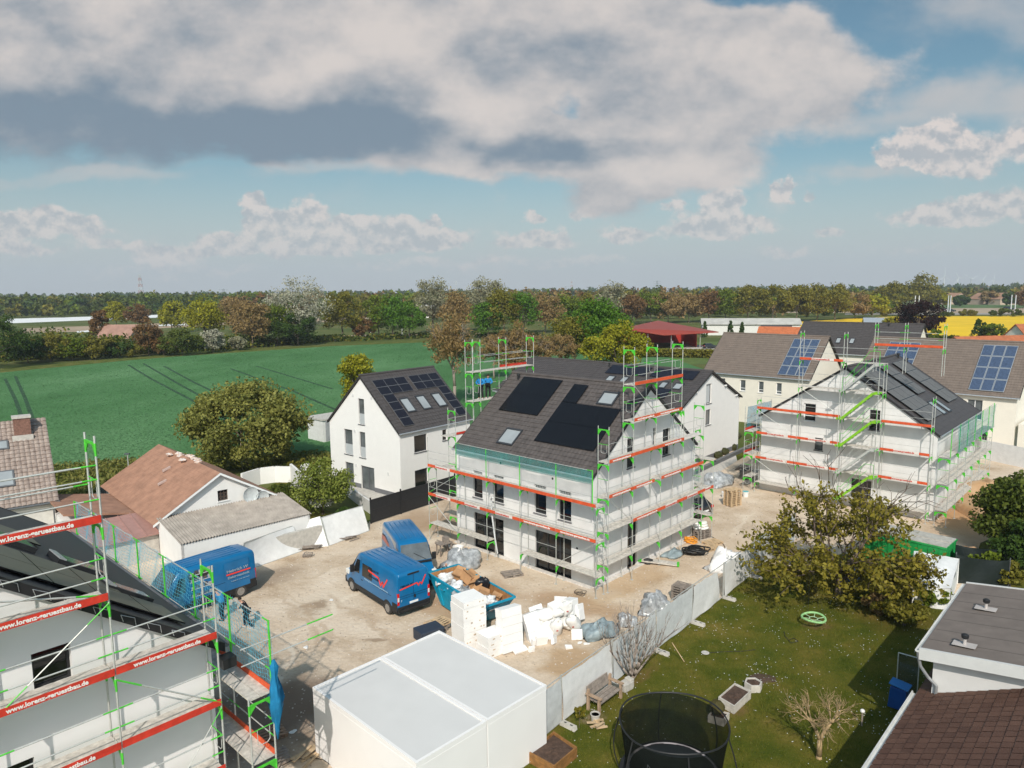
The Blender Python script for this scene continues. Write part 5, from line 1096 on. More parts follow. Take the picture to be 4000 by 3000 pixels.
# ------------------------------------------------------------------ vans
def rounded(w, zb, zt, rt, tumble, n=5):
    """half cross-section from bottom centre to roof centre, right side (y>0)"""
    pts = [(0, zb), (w*.9, zb), (w, zb+.12), (w*1.0, zb+(zt-zb)*.38)]
    wt = w-tumble
    pts += [(wt+.012, zt-rt)]
    for i in range(1, n+1):
        a = i/n*PI/2; pts.append((wt-rt*.9+rt*.9*math.cos(a), zt-rt+rt*math.sin(a)*.98))
    pts.append((0, zt+.015)); return pts
def van(name, label, loc, heading, paint=BLUEV, deco=None, door_open=False):
    """panel van about 6 m long: local +x is forward, rear bumper at x=0, wheels on z=0"""
    t = thing(name, label, 'van', (loc[0], loc[1], 0), rad(heading), 'blue vans on the building site'); L = 5.9
    st = [(.0,.99,.42,2.36,.16,.08), (.05,1.02,.36,2.44,.17,.10), (.5,1.025,.34,2.50,.17,.11), (2.2,1.025,.34,2.52,.17,.11), (4.0,1.025,.34,2.50,.17,.12), (4.32,1.025,.34,2.40,.18,.14),
          (4.62,1.02,.34,2.02,.12,.15), (4.98,1.015,.34,1.52,.08,.14), (5.10,1.01,.34,1.36,.08,.12), (5.5,.99,.34,1.20,.09,.10), (5.80,.92,.36,1.02,.10,.08), (5.90,.84,.42,.88,.10,.06)]
    m = MB(); rings = []
    for x, w, zb, zt, rt, tu in st:
        h = rounded(w, zb, zt, rt, tu); ring = [(x, y, z) for y, z in h]+[(x, -y, z) for y, z in h[-2:0:-1]]; rings.append(ring)
    n = len(rings[0]); vs = [p for r in rings for p in r]
    fs = [(i*n+k, i*n+(k+1) % n, (i+1)*n+(k+1) % n, (i+1)*n+k) for i in range(len(st)-1) for k in range(n)]+[tuple(range(n-1,-1,-1)), tuple(range((len(st)-1)*n, len(st)*n))]
    m.add(vs, fs); body = m.obj('body', paint, t, fix=True); 
    for p in body.data.polygons: p.use_smooth = True
    try: body.data.set_sharp_from_angle(angle=rad(38))
    except Exception: pass
    def side(x, z, s, off=.004):  # point on the flank
        f = max(0.0, (z-1.15)/1.2); return Vector((x, s*(1.026-.10*f+off), z))
    m = MB()
    for s in (1, -1):
        m.box((.25, s*1.03, .33), (5.3, s*.9, .62)); 
        m.box((.02, s*1.032, .36), (.5, s*.9, .86))
    m.box((-.03, -1.0, .36), (.12, 1.0, .66)); m.box((-.09, -.85, .38), (0, .85, .52)); m.box((5.55, -.9, .26), (5.95, .9, .62)); m.obj('bumper_trim', BLACKP, t)
    m = MB(); q = [(4.37,.80,2.33),(4.37,-.80,2.33),(4.99,-.90,1.525),(4.99,.90,1.525)]
    nrm = Vector((.8,0,.6)); m.add([Vector(p)+nrm*.02 for p in q], [(0,1,2,3)]); m.add([(Vector(q[0])+nrm*.018).lerp(Vector(q[1]),.5), (4.99,0,1.55)], []); m.obj('windshield', GLASSG, t)
    m = MB(); m.bar((5.02,.55,1.55), (4.75,-.1,1.90), .02, .02); m.bar((5.02,-.25,1.55), (4.80,-.75,1.83), .02, .02); m.box((4.95,-.85,1.43),(5.15,.85,1.50)); m.obj('wiper', BLACKP, t)
    for s in (1, -1):
        m = MB(); m.poly([side(4.72,1.32,s), side(4.02,1.32,s), side(3.98,2.10,s), side(4.30,2.10,s)]); m.obj('side_window', GLASSD, t)
        m = MB(); m.obox((4.55, s*1.16, 1.52), (.13, .24, .42)); m.bar((4.55, s*.98, 1.42), (4.55, s*1.1, 1.45), .05, .05); m.obj('mirror', BLACKP, t, bevel=.03)
        m = MB()
        for x in (3.86, 2.55): m.add([side(x-.008,.62,s,.003), side(x+.008,.62,s,.003), side(x+.008,2.3,s,.003), side(x-.008,2.3,s,.003)], [(0,1,2,3)])
        m.add([side(.55,1.14,s,.003), side(2.5,1.14,s,.003), side(2.5,1.165,s,.003), side(.55,1.165,s,.003)], [(0,1,2,3)]); m.obj('panel_gap', M('panel_gap', (.003,.02,.055), var=.05), t)
        m = MB(); m.box((3.62, s*1.035, 1.02), (3.80, s*1.0, 1.07)); m.obj('door_handle', BLACKP if s > 0 else WFRAME, t)
        m = MB(); m.box((5.35, s*.985, .86), (5.72, s*.7, 1.14)); m.obj('headlight', WHL, t, bevel=.04)
        m = MB(); m.box((-.012, s*1.0, .78), (.10, s*.88, 1.42)); m.box((-.016, s*.99, .98), (.02, s*.89, 1.20), 1); m.obj('tail_light', [REDL, WHL], t)
        for x in (.98, 4.92):
            w = MB(); w.lathe([(.20,-.11),(.33,-.115),(.345,-.06),(.345,.06),(.33,.115),(.20,.11)], 20); w.map(lambda p: Vector((x+p.x, s*.93+p.z, .345+p.y))); wo = w.obj('wheel', RUBBER, t)
            w = MB(); w.lathe([(.03,.10),(.10,.125),(.14,.10),(.215,.085),(.22,.118)], 18); w.map(lambda p: Vector((x+p.x, s*(.93+p.z), .345+p.y))); w.obj('rim', STEELR, wo)
            a = MB(); a.add([side(x+.46*math.cos(q_), .345+.46*math.sin(q_), s, .006) for q_ in np.linspace(-.35, PI+.35, 16)], [tuple(range(16))]); a.obj('wheel_arch', BLACKP, t)
    m = MB(); m.box((-.02,-.26,.70),(.0,.26,.81)); m.obj('number_plate', WFRAME, t)
    m = MB(); m.box((-.012,-.008,.68),(.02,.008,2.3)); m.box((-.012,-.95,1.20),(.02,.95,1.215)); m.box((-.012,-.95,1.08),(.02,.95,1.09)); m.obj('rear_door_gap', _mats['panel_gap'], t)
    m = MB(); m.box((-.03,-.35,2.28),(.05,.35,2.36)); m.obj('brake_light', BLACKP, t)
    m = MB(); m.box((-.05,-.10,.98),(.0,-.02,1.14)); m.obj('rear_handle', BLACKP, t)
    m = MB()
    for y in (-.62,-.31,0,.31,.62): m.box((.6,y-.02,2.512),(3.8,y+.02,2.536))
    m.obj('roof_rib', paint, t)
    return t, side
def swoosh(mb, P, pts, w):
    """painted stroke along pts on a plane P(x, z) -> point"""
    for (a, b), (c, d) in zip(pts, pts[1:]):
        v = Vector((c-a, d-b)); n = Vector((-v.y, v.x)).normalized()*w/2; e = v.normalized()*w*.35
        mb.add([P(a-e.x-n.x, b-e.y-n.y), P(c+e.x-n.x, d+e.y-n.y), P(c+e.x+n.x, d+e.y+n.y), P(a-e.x+n.x, b-e.y+n.y)], [(0,1,2,3)])
LETD = M('pale_grey_lettering', (.28,.34,.40), rough=.6, var=.05); LETB = M('light_blue_lettering', (.35,.50,.62), rough=.6, var=.05); LETK = M('dark_lettering', (.006,.012,.03), rough=.6, var=.05)
# van 1: rear three-quarter, W stroke logo
v1, sd1 = van('panel_van', 'blue van parked nearest the skip, red W stroke logo on flank and rear doors', (-5.31, 35.74), 130.5)
m = MB(); m.poly([sd1(3.70,1.30,1,.006), sd1(2.62,1.30,1,.006), sd1(2.62,2.02,1,.006), sd1(3.70,2.02,1,.006)]); m.obj('side_window', GLASSD, v1)
LP = lambda x, z: sd1(3.95-x, z, 1, .011)
m = MB(); swoosh(m, LP, [(.95,1.80),(2.05,1.70),(2.28,1.36),(2.42,1.58),(2.50,1.58),(2.56,1.36),(2.92,1.86)], .10); m.obj('logo_stroke', REDP, v1)
p = LP(.95, 1.86); q = LP(2.1, 1.86); lettering('Heinrich W', LETK, v1, p, q-p, (0,0,1), .16, 1.1, name='lettering')
p = LP(1.0, 1.50); q = LP(2.1, 1.50); lettering('Elektrotechnik', LETK, v1, p, q-p, (0,0,1), .13, 1.1, name='lettering')
p = LP(.55, 1.19); q = LP(3.0, 1.19); lettering('Planung Bau Verwaltung und Service', LETB, v1, p, q-p, (0,0,1), .09, 2.5, name='lettering')
RP = lambda y, z: Vector((-.016, .95-y, z))
m = MB(); swoosh(m, RP, [(.12,1.60),(1.15,1.72),(1.26,1.56),(1.34,1.68),(1.40,1.68),(1.46,1.58),(1.70,2.02)], .075); m.obj('logo_stroke', REDP, v1)
lettering('Heinrich W', LETK, v1, RP(.15, 1.70), (0,-1,0), (0,0,1), .12, .75, name='lettering'); lettering('F', LETB, v1, RP(.16, .92), (0,-1,0), (0,0,1), .12, name='lettering')
# van 2: faces the camera
v2, sd2 = van('panel_van', 'blue van facing the camera between the other van and the scaffolded house', (-7.5, 44.1), -68)
m = MB(); m.poly([sd2(.1,.66,-1,.005), sd2(3.8,.66,-1,.005), sd2(3.8,2.30,-1,.005), sd2(.1,2.30,-1,.005)]); m.obj('grey_wrap', M('silver_wrap', (.42,.40,.39), rough=.45, var=.12, scale=.7), v2)
QP = lambda x, z: sd2(x, z, -1, .008)
m = MB(); m.poly([QP(.1,1.75), QP(.9,1.85), QP(2.0,1.70), QP(2.9,1.35), QP(3.75,.95), QP(3.75,.80), QP(2.6,1.22), QP(1.4,1.45), QP(.1,1.40)]); m.obj('logo_stroke', M('faded_red_wrap', (.42,.13,.10), rough=.5, var=.2), v2)
m = MB(); m.poly([QP(.1,1.76), QP(.9,1.87), QP(1.9,1.73), QP(1.9,1.66), QP(.9,1.78), QP(.1,1.66)]); m.obj('dark_stroke', BLACKP, v2)
# van 3: behind the blue net, sliding door open
v3, sd3 = van('panel_van', 'blue van behind the blue net at the left, side door open on shelves', (-15.55, 39.55), -130.5)
m = MB(); m.poly([sd3(2.5,.62,1,.006), sd3(3.8,.62,1,.006), sd3(3.8,2.2,1,.006), sd3(2.5,2.2,1,.006)]); m.obj('open_doorway', M('van_interior', (.03,.026,.024), rough=.9), v3)
m = MB(); rn = random.Random(4)
for z in (.9, 1.3, 1.7, 2.05):
    m.add([sd3(2.55,z,1,.012), sd3(3.75,z,1,.012), sd3(3.75,z+.05,1,.03), sd3(2.55,z+.05,1,.03)], [(0,1,2,3)])
    for k in range(5):
        x = 2.6+k*.23; hh = rn.uniform(.1,.24); m.add([sd3(x,z+.05,1,.012), sd3(x+.18,z+.05,1,.012), sd3(x+.18,z+.05+hh,1,.015), sd3(x,z+.05+hh,1,.015)], [(0,1,2,3)], 1+k % 2)
m.obj('shelf', [WFRAME, M('shelf_box', (.45,.42,.40), var=.3, scale=6), M('shelf_box_dark', (.10,.08,.07), var=.3)], v3)
m = MB()
for a, b in (((.35,.62),(2.45,.62)),): m.add([sd3(.4,.64,1,.03), sd3(1.85,.64,1,.03), sd3(1.85,2.2,1,.06), sd3(.4,2.2,1,.06)], [(0,1,2,3)])
m.obj('slid_door', BLUEV, v3)
SP = lambda x, z: sd3(1.86-x, z, 1, .08)
p, q = SP(.12,1.64), SP(1.4,1.64); lettering('Heinrich W', LETD, v3, p, q-p, (0,0,1), .17, 1.25, name='lettering')
m = MB(); m.add([SP(.08,1.50), SP(1.5,1.50), SP(1.5,1.58), SP(.08,1.58)], [(0,1,2,3)]); m.obj('logo_stroke', REDP, v3)
p, q = SP(.14,1.30), SP(1.4,1.30); lettering('Elektrotechnik', LETD, v3, p, q-p, (0,0,1), .14, 1.3, name='lettering'); p, q = SP(.3,1.10), SP(1.4,1.10); lettering('Telefon und Service', LETD, v3, p, q-p, (0,0,1), .06, 1.1, name='lettering')
# ------------------------------------------------------------------ black car behind the house corner
def car(name, label, loc, heading, paint, grp=None, estate=True):
    t = thing(name, label, 'car', loc, rad(heading), grp)
    st = [(0,.72,.45,.88,.06,.04),(.06,.84,.32,.98,.10,.05),(.5,.89,.26,1.02,.10,.06),(1.3,.9,.25,1.0,.08,.05),(3.2,.9,.25,.98,.08,.05),(4.0,.88,.27,.86,.10,.05),(4.35,.78,.34,.72,.08,.04)]
    m = MB(); rings = []
    for x, w, zb, zt, rt, tu in st:
        h = rounded(w, zb, zt, rt, tu, 3); rings.append([(x, y, z) for y, z in h]+[(x, -y, z) for y, z in h[-2:0:-1]])
    n = len(rings[0]); m.add([p for r in rings for p in r], [(i*n+k, i*n+(k+1) % n, (i+1)*n+(k+1) % n, (i+1)*n+k) for i in range(len(st)-1) for k in range(n)]+[tuple(range(n-1,-1,-1)), tuple(range((len(st)-1)*n, len(st)*n))])
    m.obj('body', paint, t, smooth=True, fix=True)
    m = MB(); B = [(.25,.80,.98),(3.05,.80,.95)]; a = [(.18,.80,.97),(.18,-.80,.97),(3.1,-.78,.95),(3.1,.78,.95)]; b_ = [(.75,.58,1.46),(.75,-.58,1.46),(2.2,-.58,1.47),(2.2,.58,1.47)]
    m.add(a+b_, [(0,1,5,4),(1,2,6,5),(2,3,7,6),(3,0,4,7)]); m.obj('glasshouse', GLASSD, t)
    m = MB(); m.prism([(.68,.62,1.45),(.68,-.62,1.45),(2.3,-.62,1.46),(2.3,.62,1.46)], (0,0,.05)); m.obj('car_roof', paint, t, bevel=.02)
    for s in (1, -1):
        for x in (.78, 3.45):
            w = MB(); w.lathe([(.19,-.1),(.30,-.105),(.315,0),(.30,.105),(.19,.1)], 16); w.map(lambda p: Vector((x+p.x, s*.82+p.z, .315+p.y))); wo = w.obj('wheel', RUBBER, t)
            w = MB(); w.lathe([(.02,.108),(.19,.108)], 12); w.map(lambda p: Vector((x+p.x, s*(.82+p.z), .315+p.y))); w.obj('rim', STEELR, wo)
        m = MB(); m.box((-.005, s*.82, .78),(.14, s*.55, .96)); m.obj('tail_light', REDL, t)
        m = MB(); m.box((4.15, s*.76, .58),(4.33, s*.5, .72)); m.obj('headlight', WHL, t)
    m = MB(); m.box((-.03,-.26,.58),(.02,.26,.69)); m.obj('number_plate', WFRAME, t); return t
CARB = M('black_car_paint', (.012,.013,.016), rough=.15, var=.1, coat=.6, spec=.6)
car('black_car', 'black car half hidden behind the right corner of the middle house', (14.35, 51.0, 0), 125, CARB)
far = [car('dark_pickup', 'dark vehicle parked before the open red barn', G(2745, 1362), 10, M('far_black', (.02,.02,.024), rough=.3))]
# cars on the far road
for i, (u, v, pm, lb) in enumerate(((3480, 1213, WFRAME, 'white car on the far road left of the purple tree'), (3444, 1213, CARB, 'dark car behind the white one on the far road'), (3688, 1219, CARB, 'black car on the far road right of the purple tree'), (3920, 1212, CARB, 'dark car on the far road near the tall poles'))):
    o = car('far_car', lb, G(u, v), 4, pm, 'cars on the far road'); o.scale = (1.7, 1.7, 1.7)
# ------------------------------------------------------------------ people
def skinned(name, chain, rads, mat, parent, root=0, levels=2, edges=None):
    me = bpy.data.meshes.new(name); E_ = edges or [(i, i+1) for i in range(len(chain)-1)]
    me.from_pydata([tuple(p) for p in chain], E_, []); me.materials.append(mat)
    o = bpy.data.objects.new(name, me); COL.objects.link(o); o.parent = parent
    md = o.modifiers.new('skin', 'SKIN'); md.use_smooth_shade = True
    for i, r in enumerate(rads):
        d = me.skin_vertices[0].data[i]; d.radius = r if isinstance(r, tuple) else (r, r); d.use_root = (i == root)
    o.modifiers.new('sub', 'SUBSURF').levels = levels; o.modifiers['sub'].render_levels = levels
    return o
def person(label, loc, rz, J, top, legs, hair=HAIR, bald=False, shoes=SHOE, group=None):
    """J: joints in metres, x = left of the person, y = front"""
    t = thing('person', label, 'person', loc, rad(rz), group); V3 = Vector
    P = {k: V3(v) for k, v in J.items()}
    vs, rs, es, ix = [], [], [], {}
    def ad(k, p, r, frm=None):
        ix[k] = len(vs); vs.append(V3(p)); rs.append(r)
        if frm is not None: es.append((ix[frm], ix[k]))
    ad('pelvis', P['pelvis'], (.15, .11)); ad('waist', P['pelvis'].lerp(P['chest'], .45), (.135, .10), 'pelvis'); ad('chest', P['chest'], (.165, .115), 'waist'); ad('neckb', P['neck'], (.065, .06), 'chest'); ad('neck', P['neck'].lerp(P['head'], .45), .055, 'neckb')
    hd = P['head']; fwd = (P['look']).normalized(); up = (hd-P['neck']).normalized()
    ad('jaw', hd-up*.03+fwd*.015, (.068, .08), 'neck'); ad('skull', hd+up*.06-fwd*.005, (.078, .098), 'jaw'); ad('crown', hd+up*.125-fwd*.01, (.055, .07), 'skull')
    for s in 'LR':
        ad('sh'+s, P['sh'+s], .062, 'chest'); ad('el'+s, P['el'+s], .044, 'sh'+s); ad('wr'+s, P['wr'+s], .028, 'el'+s)
        d = (P['wr'+s]-P['el'+s]).normalized(); ad('pa'+s, P['wr'+s]+d*.07, (.040, .020), 'wr'+s); sd = d.cross(V3((0,0,1)) if abs(d.z) < .9 else V3((0,1,0))).normalized(); cu = sd.cross(d)*(1 if s == 'L' else 1)
        for k, (o_, ln) in enumerate(((-.03, .055), (-.01, .068), (.01, .063), (.03, .048))):
            b_ = P['wr'+s]+d*.10+sd*o_; ad('f%d%s' % (k, s), b_, .009, 'pa'+s); ad('g%d%s' % (k, s), b_+d*ln*.6+cu*.012, .008, 'f%d%s' % (k, s)); ad('h%d%s' % (k, s), b_+d*ln+cu*.035, .007, 'g%d%s' % (k, s))
        ad('th'+s, P['wr'+s]+d*.045+sd*-.035, .010, 'pa'+s); ad('tt'+s, P['wr'+s]+d*.085+sd*-.055+cu*.01, .008, 'th'+s)
        ad('hip'+s, P['hip'+s], .085, 'pelvis'); ad('kn'+s, P['kn'+s], .058, 'hip'+s); ad('an'+s, P['an'+s], .040, 'kn'+s); ad('toe'+s, P['toe'+s], .035, 'an'+s)
    skinned('body', vs, rs, SKIN, t, edges=es, levels=1)
    # face
    hn = hd+up*.045+fwd*.092; rt = fwd.cross(up)
    m = MB(); m.blob(hn-up*.012, (.014,.014,.022), 8, 6, 0)
    for s in (-1, 1): m.blob(hd+up*.05-fwd*.0+rt*s*.085, (.012,.018,.03), 8, 5, 0)
    m.obj('nose_and_ears', SKIN, t)
    m = MB()
    for s in (-1, 1): m.blob(hd+up*.065+fwd*.082+rt*s*.032, (.010,.010,.008), 6, 5, 0)
    m.bar(hd-up*.012+fwd*.082-rt*.024, hd-up*.012+fwd*.082+rt*.024, .012, .010); m.obj('eyes_and_mouth', M('dark_face_detail', (.05,.02,.016)), t)
    if not bald:
        m = MB(); m.blob(hd+up*.095-fwd*.022, (.086,.098,.075), 12, 8, .06, 3); m.obj('hair', hair, t, smooth=True)
    # jacket
    c, w_, e2 = [], [], []
    sh = [P['pelvis']+(P['chest']-P['pelvis'])*-.08, P['pelvis'].lerp(P['chest'], .4), P['chest'], P['neck'].lerp(P['chest'], .25), P['shL'], P['elL'], P['wrL'], P['shR'], P['elR'], P['wrR']]
    skinned('jacket', sh, [(.175,.135),(.17,.13),(.19,.14),(.10,.09),.085,.066,.048,.085,.066,.048], top, t, edges=[(0,1),(1,2),(2,3),(2,4),(4,5),(5,6),(2,7),(7,8),(8,9)], levels=2)
    tr = [P['pelvis'], P['hipL'], P['knL'], P['anL'], P['hipR'], P['knR'], P['anR']]
    skinned('trousers', tr, [(.165,.125),.105,.078,.062,.105,.078,.062], legs, t, edges=[(0,1),(1,2),(2,3),(0,4),(4,5),(5,6)], levels=2)
    for s in 'LR':
        a, b = P['an'+s], P['toe'+s]; m = MB(); d = (b-a); d.z = 0; d.normalize(); R = Matrix((d, Vector((-d.y, d.x, 0)), Vector((0,0,1)))).transposed(); m.obox((a+b)/2+Vector((0,0,-.035)), (.28, .10, .08), R); m.obj('shoe', shoes, t, bevel=.025)
    return t
def stand(bend=0.0, armL=None, armR=None, step=.0, look=(0,1,-.3), h=1.0):
    y = bend; J = dict(pelvis=(0,-.06*bend*2,.95), chest=(0,.30*y,1.33-.10*y), neck=(0,.42*y,1.50-.16*y), head=(0,.42*y+.05,1.60-.18*y), look=look,
        shL=(.19,.36*y,1.42-.14*y), shR=(-.19,.36*y,1.42-.14*y), hipL=(.10,-.06*bend,.90), hipR=(-.10,-.06*bend,.90), knL=(.12,.04+step,.50), knR=(-.12,.04-step*.4,.50), anL=(.13,-.02+step*1.3,.09), anR=(-.13,-.02-step*1.6,.09), toeL=(.15,.15+step*1.3,.045), toeR=(-.15,.15-step*1.6,.045))
    aL = armL or ((.26,.0,1.14), (.27,.08,.90)); aR = armR or ((-.26,.0,1.14), (-.27,.08,.90))
    J.update(elL=aL[0], wrL=aL[1], elR=aR[0], wrR=aR[1]); return J
# man walking behind the net, stooping, hand in pocket
p = G(968, 2452)
person('stooping man in black jacket and dark trousers crossing the sand by the net', (p.x, p.y, 0), 100, stand(.55, ((.24,.28,1.06), (.20,.44,.98)), ((-.36,.02,1.06), (-.24,.14,.92)), .14, (0,.8,-.6)), CBLACK, CNAVY, shoes=SHOE)
p = Vector((-3.85, 38.7, 0))
person('bald man in black clothing standing between the vans and the blue skip', (p.x, p.y, 0), 185, stand(.12, ((.30,.10,1.16), (.16,.30,1.12)), ((-.30,.10,1.16), (-.14,.30,1.10)), .03, (0,.9,-.5)), CBLACK, CBLACK, bald=True, shoes=SHOE)
# two on the tower behind the roof
L = lambda x, y, z: HA.root.matrix_basis @ Vector((x, y, z))
HA.root.rotation_euler = (0, 0, rad(46.7)); MA = Matrix.Translation((4.54, 39.0, 0)) @ Matrix.Rotation(rad(46.7), 4, 'Z')
for i, (x, y, lb) in enumerate(((3.15, 12.25, 'left one of two people in blue jackets on the tower scaffold, head bowed'), (3.72, 12.1, 'right one of two people in blue jackets on the tower scaffold'))):
    q = MA @ Vector((x, y, 9.41)); s = 1 if i else -1
    person(lb, q, 165+i*25, stand(.18, ((.30,.12,1.16), (.10,.32,1.08)), ((-.30,.12,1.16), (-.10,.32,1.08)), .02, (-.25*s,.8,-.6)), CBLUE, CBLACK, shoes=SHOE, group='people on the tower scaffold')
q = MA @ Vector((3.45, 11.82, 10.42)); m = MB(); m.obox((0,0,.08), (.34, .03, .24)); tb = m.obj('tablet', BLACKP, None, bevel=.01); tb.location = q; tb.rotation_euler = (rad(35), 0, rad(-6)); tag(tb, 'dark tablet held between the two people on the tower', 'tablet')
# worker in blue at the open van door
p = G(735, 2400); person('worker in bright blue stooping into the open side door of the left van', (-15.35, 35.4, 0), 62, stand(.7, ((.22,.42,1.02), (.20,.62,.98)), ((-.22,.42,1.02), (-.20,.62,.98)), .08, (0,.8,-.6)), CBLUE, CNAVY, shoes=BLACKP)
# ------------------------------------------------------------------ the blue skip and its load
def rotz(a): return Matrix.Rotation(a, 3, 'Z')
SK = thing('skip', 'turquoise skip full of cartons and foil in front of the scaffolded house', 'skip', (-2.35, 35.95, 0), rad(-53.5))
m = MB(); Lt, Lb, wt, h = 2.72, 1.55, .98, 1.55
o_ = [(-Lt,-wt,h),(Lt,-wt,h),(Lt,wt,h),(-Lt,wt,h),(-Lb,-wt*.9,.12),(Lb,-wt*.9,.12),(Lb,wt*.9,.12),(-Lb,wt*.9,.12)]
i_ = [(x*.985, y*.97, z+(.06 if z < 1 else 0)) for x, y, z in o_]
m.add(o_, [(4,5,6,7),(0,4,5,1),(1,5,6,2),(2,6,7,3),(3,7,4,0)], 0); m.add([(p[0]*.98,p[1]*.96,p[2]) for p in i_], [(0,1,5,4),(1,2,6,5),(2,3,7,6),(3,0,4,7),(4,7,6,5)], 1)
for a, b in ((0,1),(1,2),(2,3),(3,0)): m.bar(o_[a], o_[b], .09, .09, 0)
for s in (-1, 1):
    for x in (-1.5, 1.5): m.bar((x*1.2, s*wt*1.0, 1.5), (x*.8, s*wt*.93, .2), .07, .06, 0)
    for x in (-1.0, 1.0): m.tube((x, s*(wt*.95), 1.15), (x, s*(wt*.95+.12), 1.15), .05, 8, 0)
m.obj('hull', [TEAL, M('rusty_inside', (.30,.14,.05), rough=.9, var=.35, scale=4)], SK)
m = MB()
for k in range(6):
    x0 = -.98-.0+k*.12; m.add([(x0-.95, -wt*.945-.006, .92), (x0-.83, -wt*.945-.006, .92), (x0-.86, -wt*.96-.006, 1.06), (x0-.98, -wt*.96-.006, 1.06)], [(0,1,2,3)], k % 2)
m.obj('warning_stripes', [WHL, REDL], SK)
m = MB(); m.sheet(lambda u, v: (-2.5+5*u, -.85+1.7*v, 1.05+.16*math.sin(u*9+v*4)*math.sin(v*7+u*3)), 24, 10); o = m.obj('rubbish_fill', M('mixed_rubbish', (.45,.36,.28), var=.4, scale=7, col2=(.62,.62,.60)), SK, smooth=True)
def loose(name, mb, mat, label, cat, loc, rot=(0,0,0), group=None, **k):
    o = mb.obj(name, mat, None, **k); o.location = loc; o.rotation_euler = rot; return tag(o, label, cat, group)
def sk(x, y, z): return Matrix.Translation(SK.location) @ Matrix.Rotation(rad(-53.5), 4, 'Z') @ Vector((x, y, z))
def carton(sz, flap=True):
    m = MB(); x, y, z = sz; m.box((-x/2,-y/2,0),(x/2,y/2,z))
    if flap:
        m.prism([(-x/2,-y/2,z),(x/2,-y/2,z),(x/2,-y/2-.18,z+.14),(-x/2,-y/2-.18,z+.14)], (0,0,.012)); m.prism([(-x/2,y/2,z),(x/2,y/2,z),(x/2,y/2+.2,z+.08),(-x/2,y/2+.2,z+.08)], (0,0,.012))
    return m
for x, y, z, s, r, lb in ((-1.7,.35,1.25,(.55,.45,.42),(.3,.2,.5),'tilted brown carton nearest the vans in the skip'), (-1.05,.45,1.25,(.7,.5,.5),(-.3,.4,.2),'largest open carton standing up in the skip'), (-.3,.6,1.2,(.6,.4,.3),(.1,-.3,.9),'flat carton by the rusty back wall of the skip'), (.5,.1,1.2,(.45,.4,.35),(.5,.1,.3),'small carton beside the black sack in the skip'), (1.25,-.1,1.15,(.6,.55,.4),(.2,.5,1.2),'crushed carton at the right end of the skip'), (1.75,.3,1.1,(.5,.5,.35),(-.2,.3,.6),'carton among white foil in the right corner of the skip'), (1.0,-.6,1.15,(.4,.35,.3),(.6,.2,.1),'little carton against the near wall of the skip'), (.1,-.35,1.15,(.45,.3,.25),(.4,.1,2.0),'carton scrap in the middle of the skip')):
    loose('carton', carton(s), CARD, lb, 'carton', sk(x, y, z), (r[0], r[1], r[2]+rad(-53)), 'cartons in the skip')
for x, y, rx, sd_i, lb, mt in ((-1.9,-.4,.55,1,'crumpled white foil at the left end of the skip', M('white_foil', (.66,.66,.66), rough=.35, var=.25, scale=5, bump=1, bscale=9)), (-.7,-.45,.5,2,'white foil between the cartons in the skip', _mats['white_foil']), (1.9,-.25,.55,3,'white foil at the right end of the skip', _mats['white_foil']), (.2,-.6,.5,4,'grey foil bundle over the near rim of the skip', FOIL)):
    loose('foil_bundle', MB().blob((0,0,.1), (rx,.4,.28), 14, 9, .5, sd_i), mt, lb, 'foil', sk(x, y, 1.2), (0,0,sd_i), 'foil in the skip', smooth=True)
loose('rubbish_sack', MB().blob((0,0,.25), (.42,.3,.42), 14, 10, .35, 8), M('black_sack', (.014,.014,.017), rough=.3, bump=.6, bscale=9), 'shiny black rubbish sack on top of the skip', 'sack', sk(.35,.45,1.3), (.3,.2,.4), smooth=True)
# ------------------------------------------------------------------ polystyrene, sacks, heaps
def board_stack(w, d, h, n, rn, gap=.012, marks=True):
    m = MB(); t = h/n
    for i in range(n):
        dx, dy = rn.uniform(-.02,.02), rn.uniform(-.02,.02); m.box((-w/2+dx,-d/2+dy,i*t),(w/2+dx,d/2+dy,(i+1)*t-gap))
    if marks:
        for i in range(n):
            for k in range(3):
                a = rn.uniform(-w/2+.1, w/2-.2); m.box((a,-d/2-.025,i*t+t*.4),(a+.07,-d/2-.022,i*t+t*.6), 1); b = rn.uniform(-d/2+.1, d/2-.2); m.box((w/2+.022,b,i*t+t*.4),(w/2+.026,b+.06,i*t+t*.6), 1)
    return m
rn = random.Random(11); TAN = M('printed_tan_mark', (.55,.42,.30))
ST = [('tall stack of white polystyrene packs behind the garage roof', (-2.2,32.45,0), 36, (1.28,1.15,2.5), 8), ('low stack of white polystyrene packs right of the tall one', (-1.1,31.7,0), 40, (1.1,.9,1.05), 4)]
for lb, p, a, s, n in ST: loose('polystyrene_stack', board_stack(*s, n, rn), [EPS, TAN], lb, 'insulation', p, (0,0,rad(a)), 'white insulation stacks')
P0 = G(2012, 2538)
loose('polystyrene_board', board_stack(1.2,.5,2.05,5, rn, marks=False), [EPS, TAN], 'large white polystyrene slabs leaning upright in front of the skip', 'insulation', (P0.x-.2, P0.y+.0, 0), (-.16,.06,rad(38)), 'white insulation stacks')
P0 = G(2095, 2520)
loose('polystyrene_board', board_stack(.75,.3,1.35,3, rn, marks=False), [EPS, TAN], 'white slab with square lid leaning beside the sacks', 'insulation', (P0.x, P0.y+.5, 0), (-.35,-.12,rad(28)), 'white insulation stacks')
P0 = G(2112, 2515); loose('polystyrene_offcut', MB().box((-.3,-.12,0),(.3,.12,.42)).box((-.5,-.1,0),(-.34,.1,.3)), EPS, 'small white offcut block at the foot of the sack pile', 'offcut', (P0.x, P0.y, 0), (.15,.1,rad(25)))
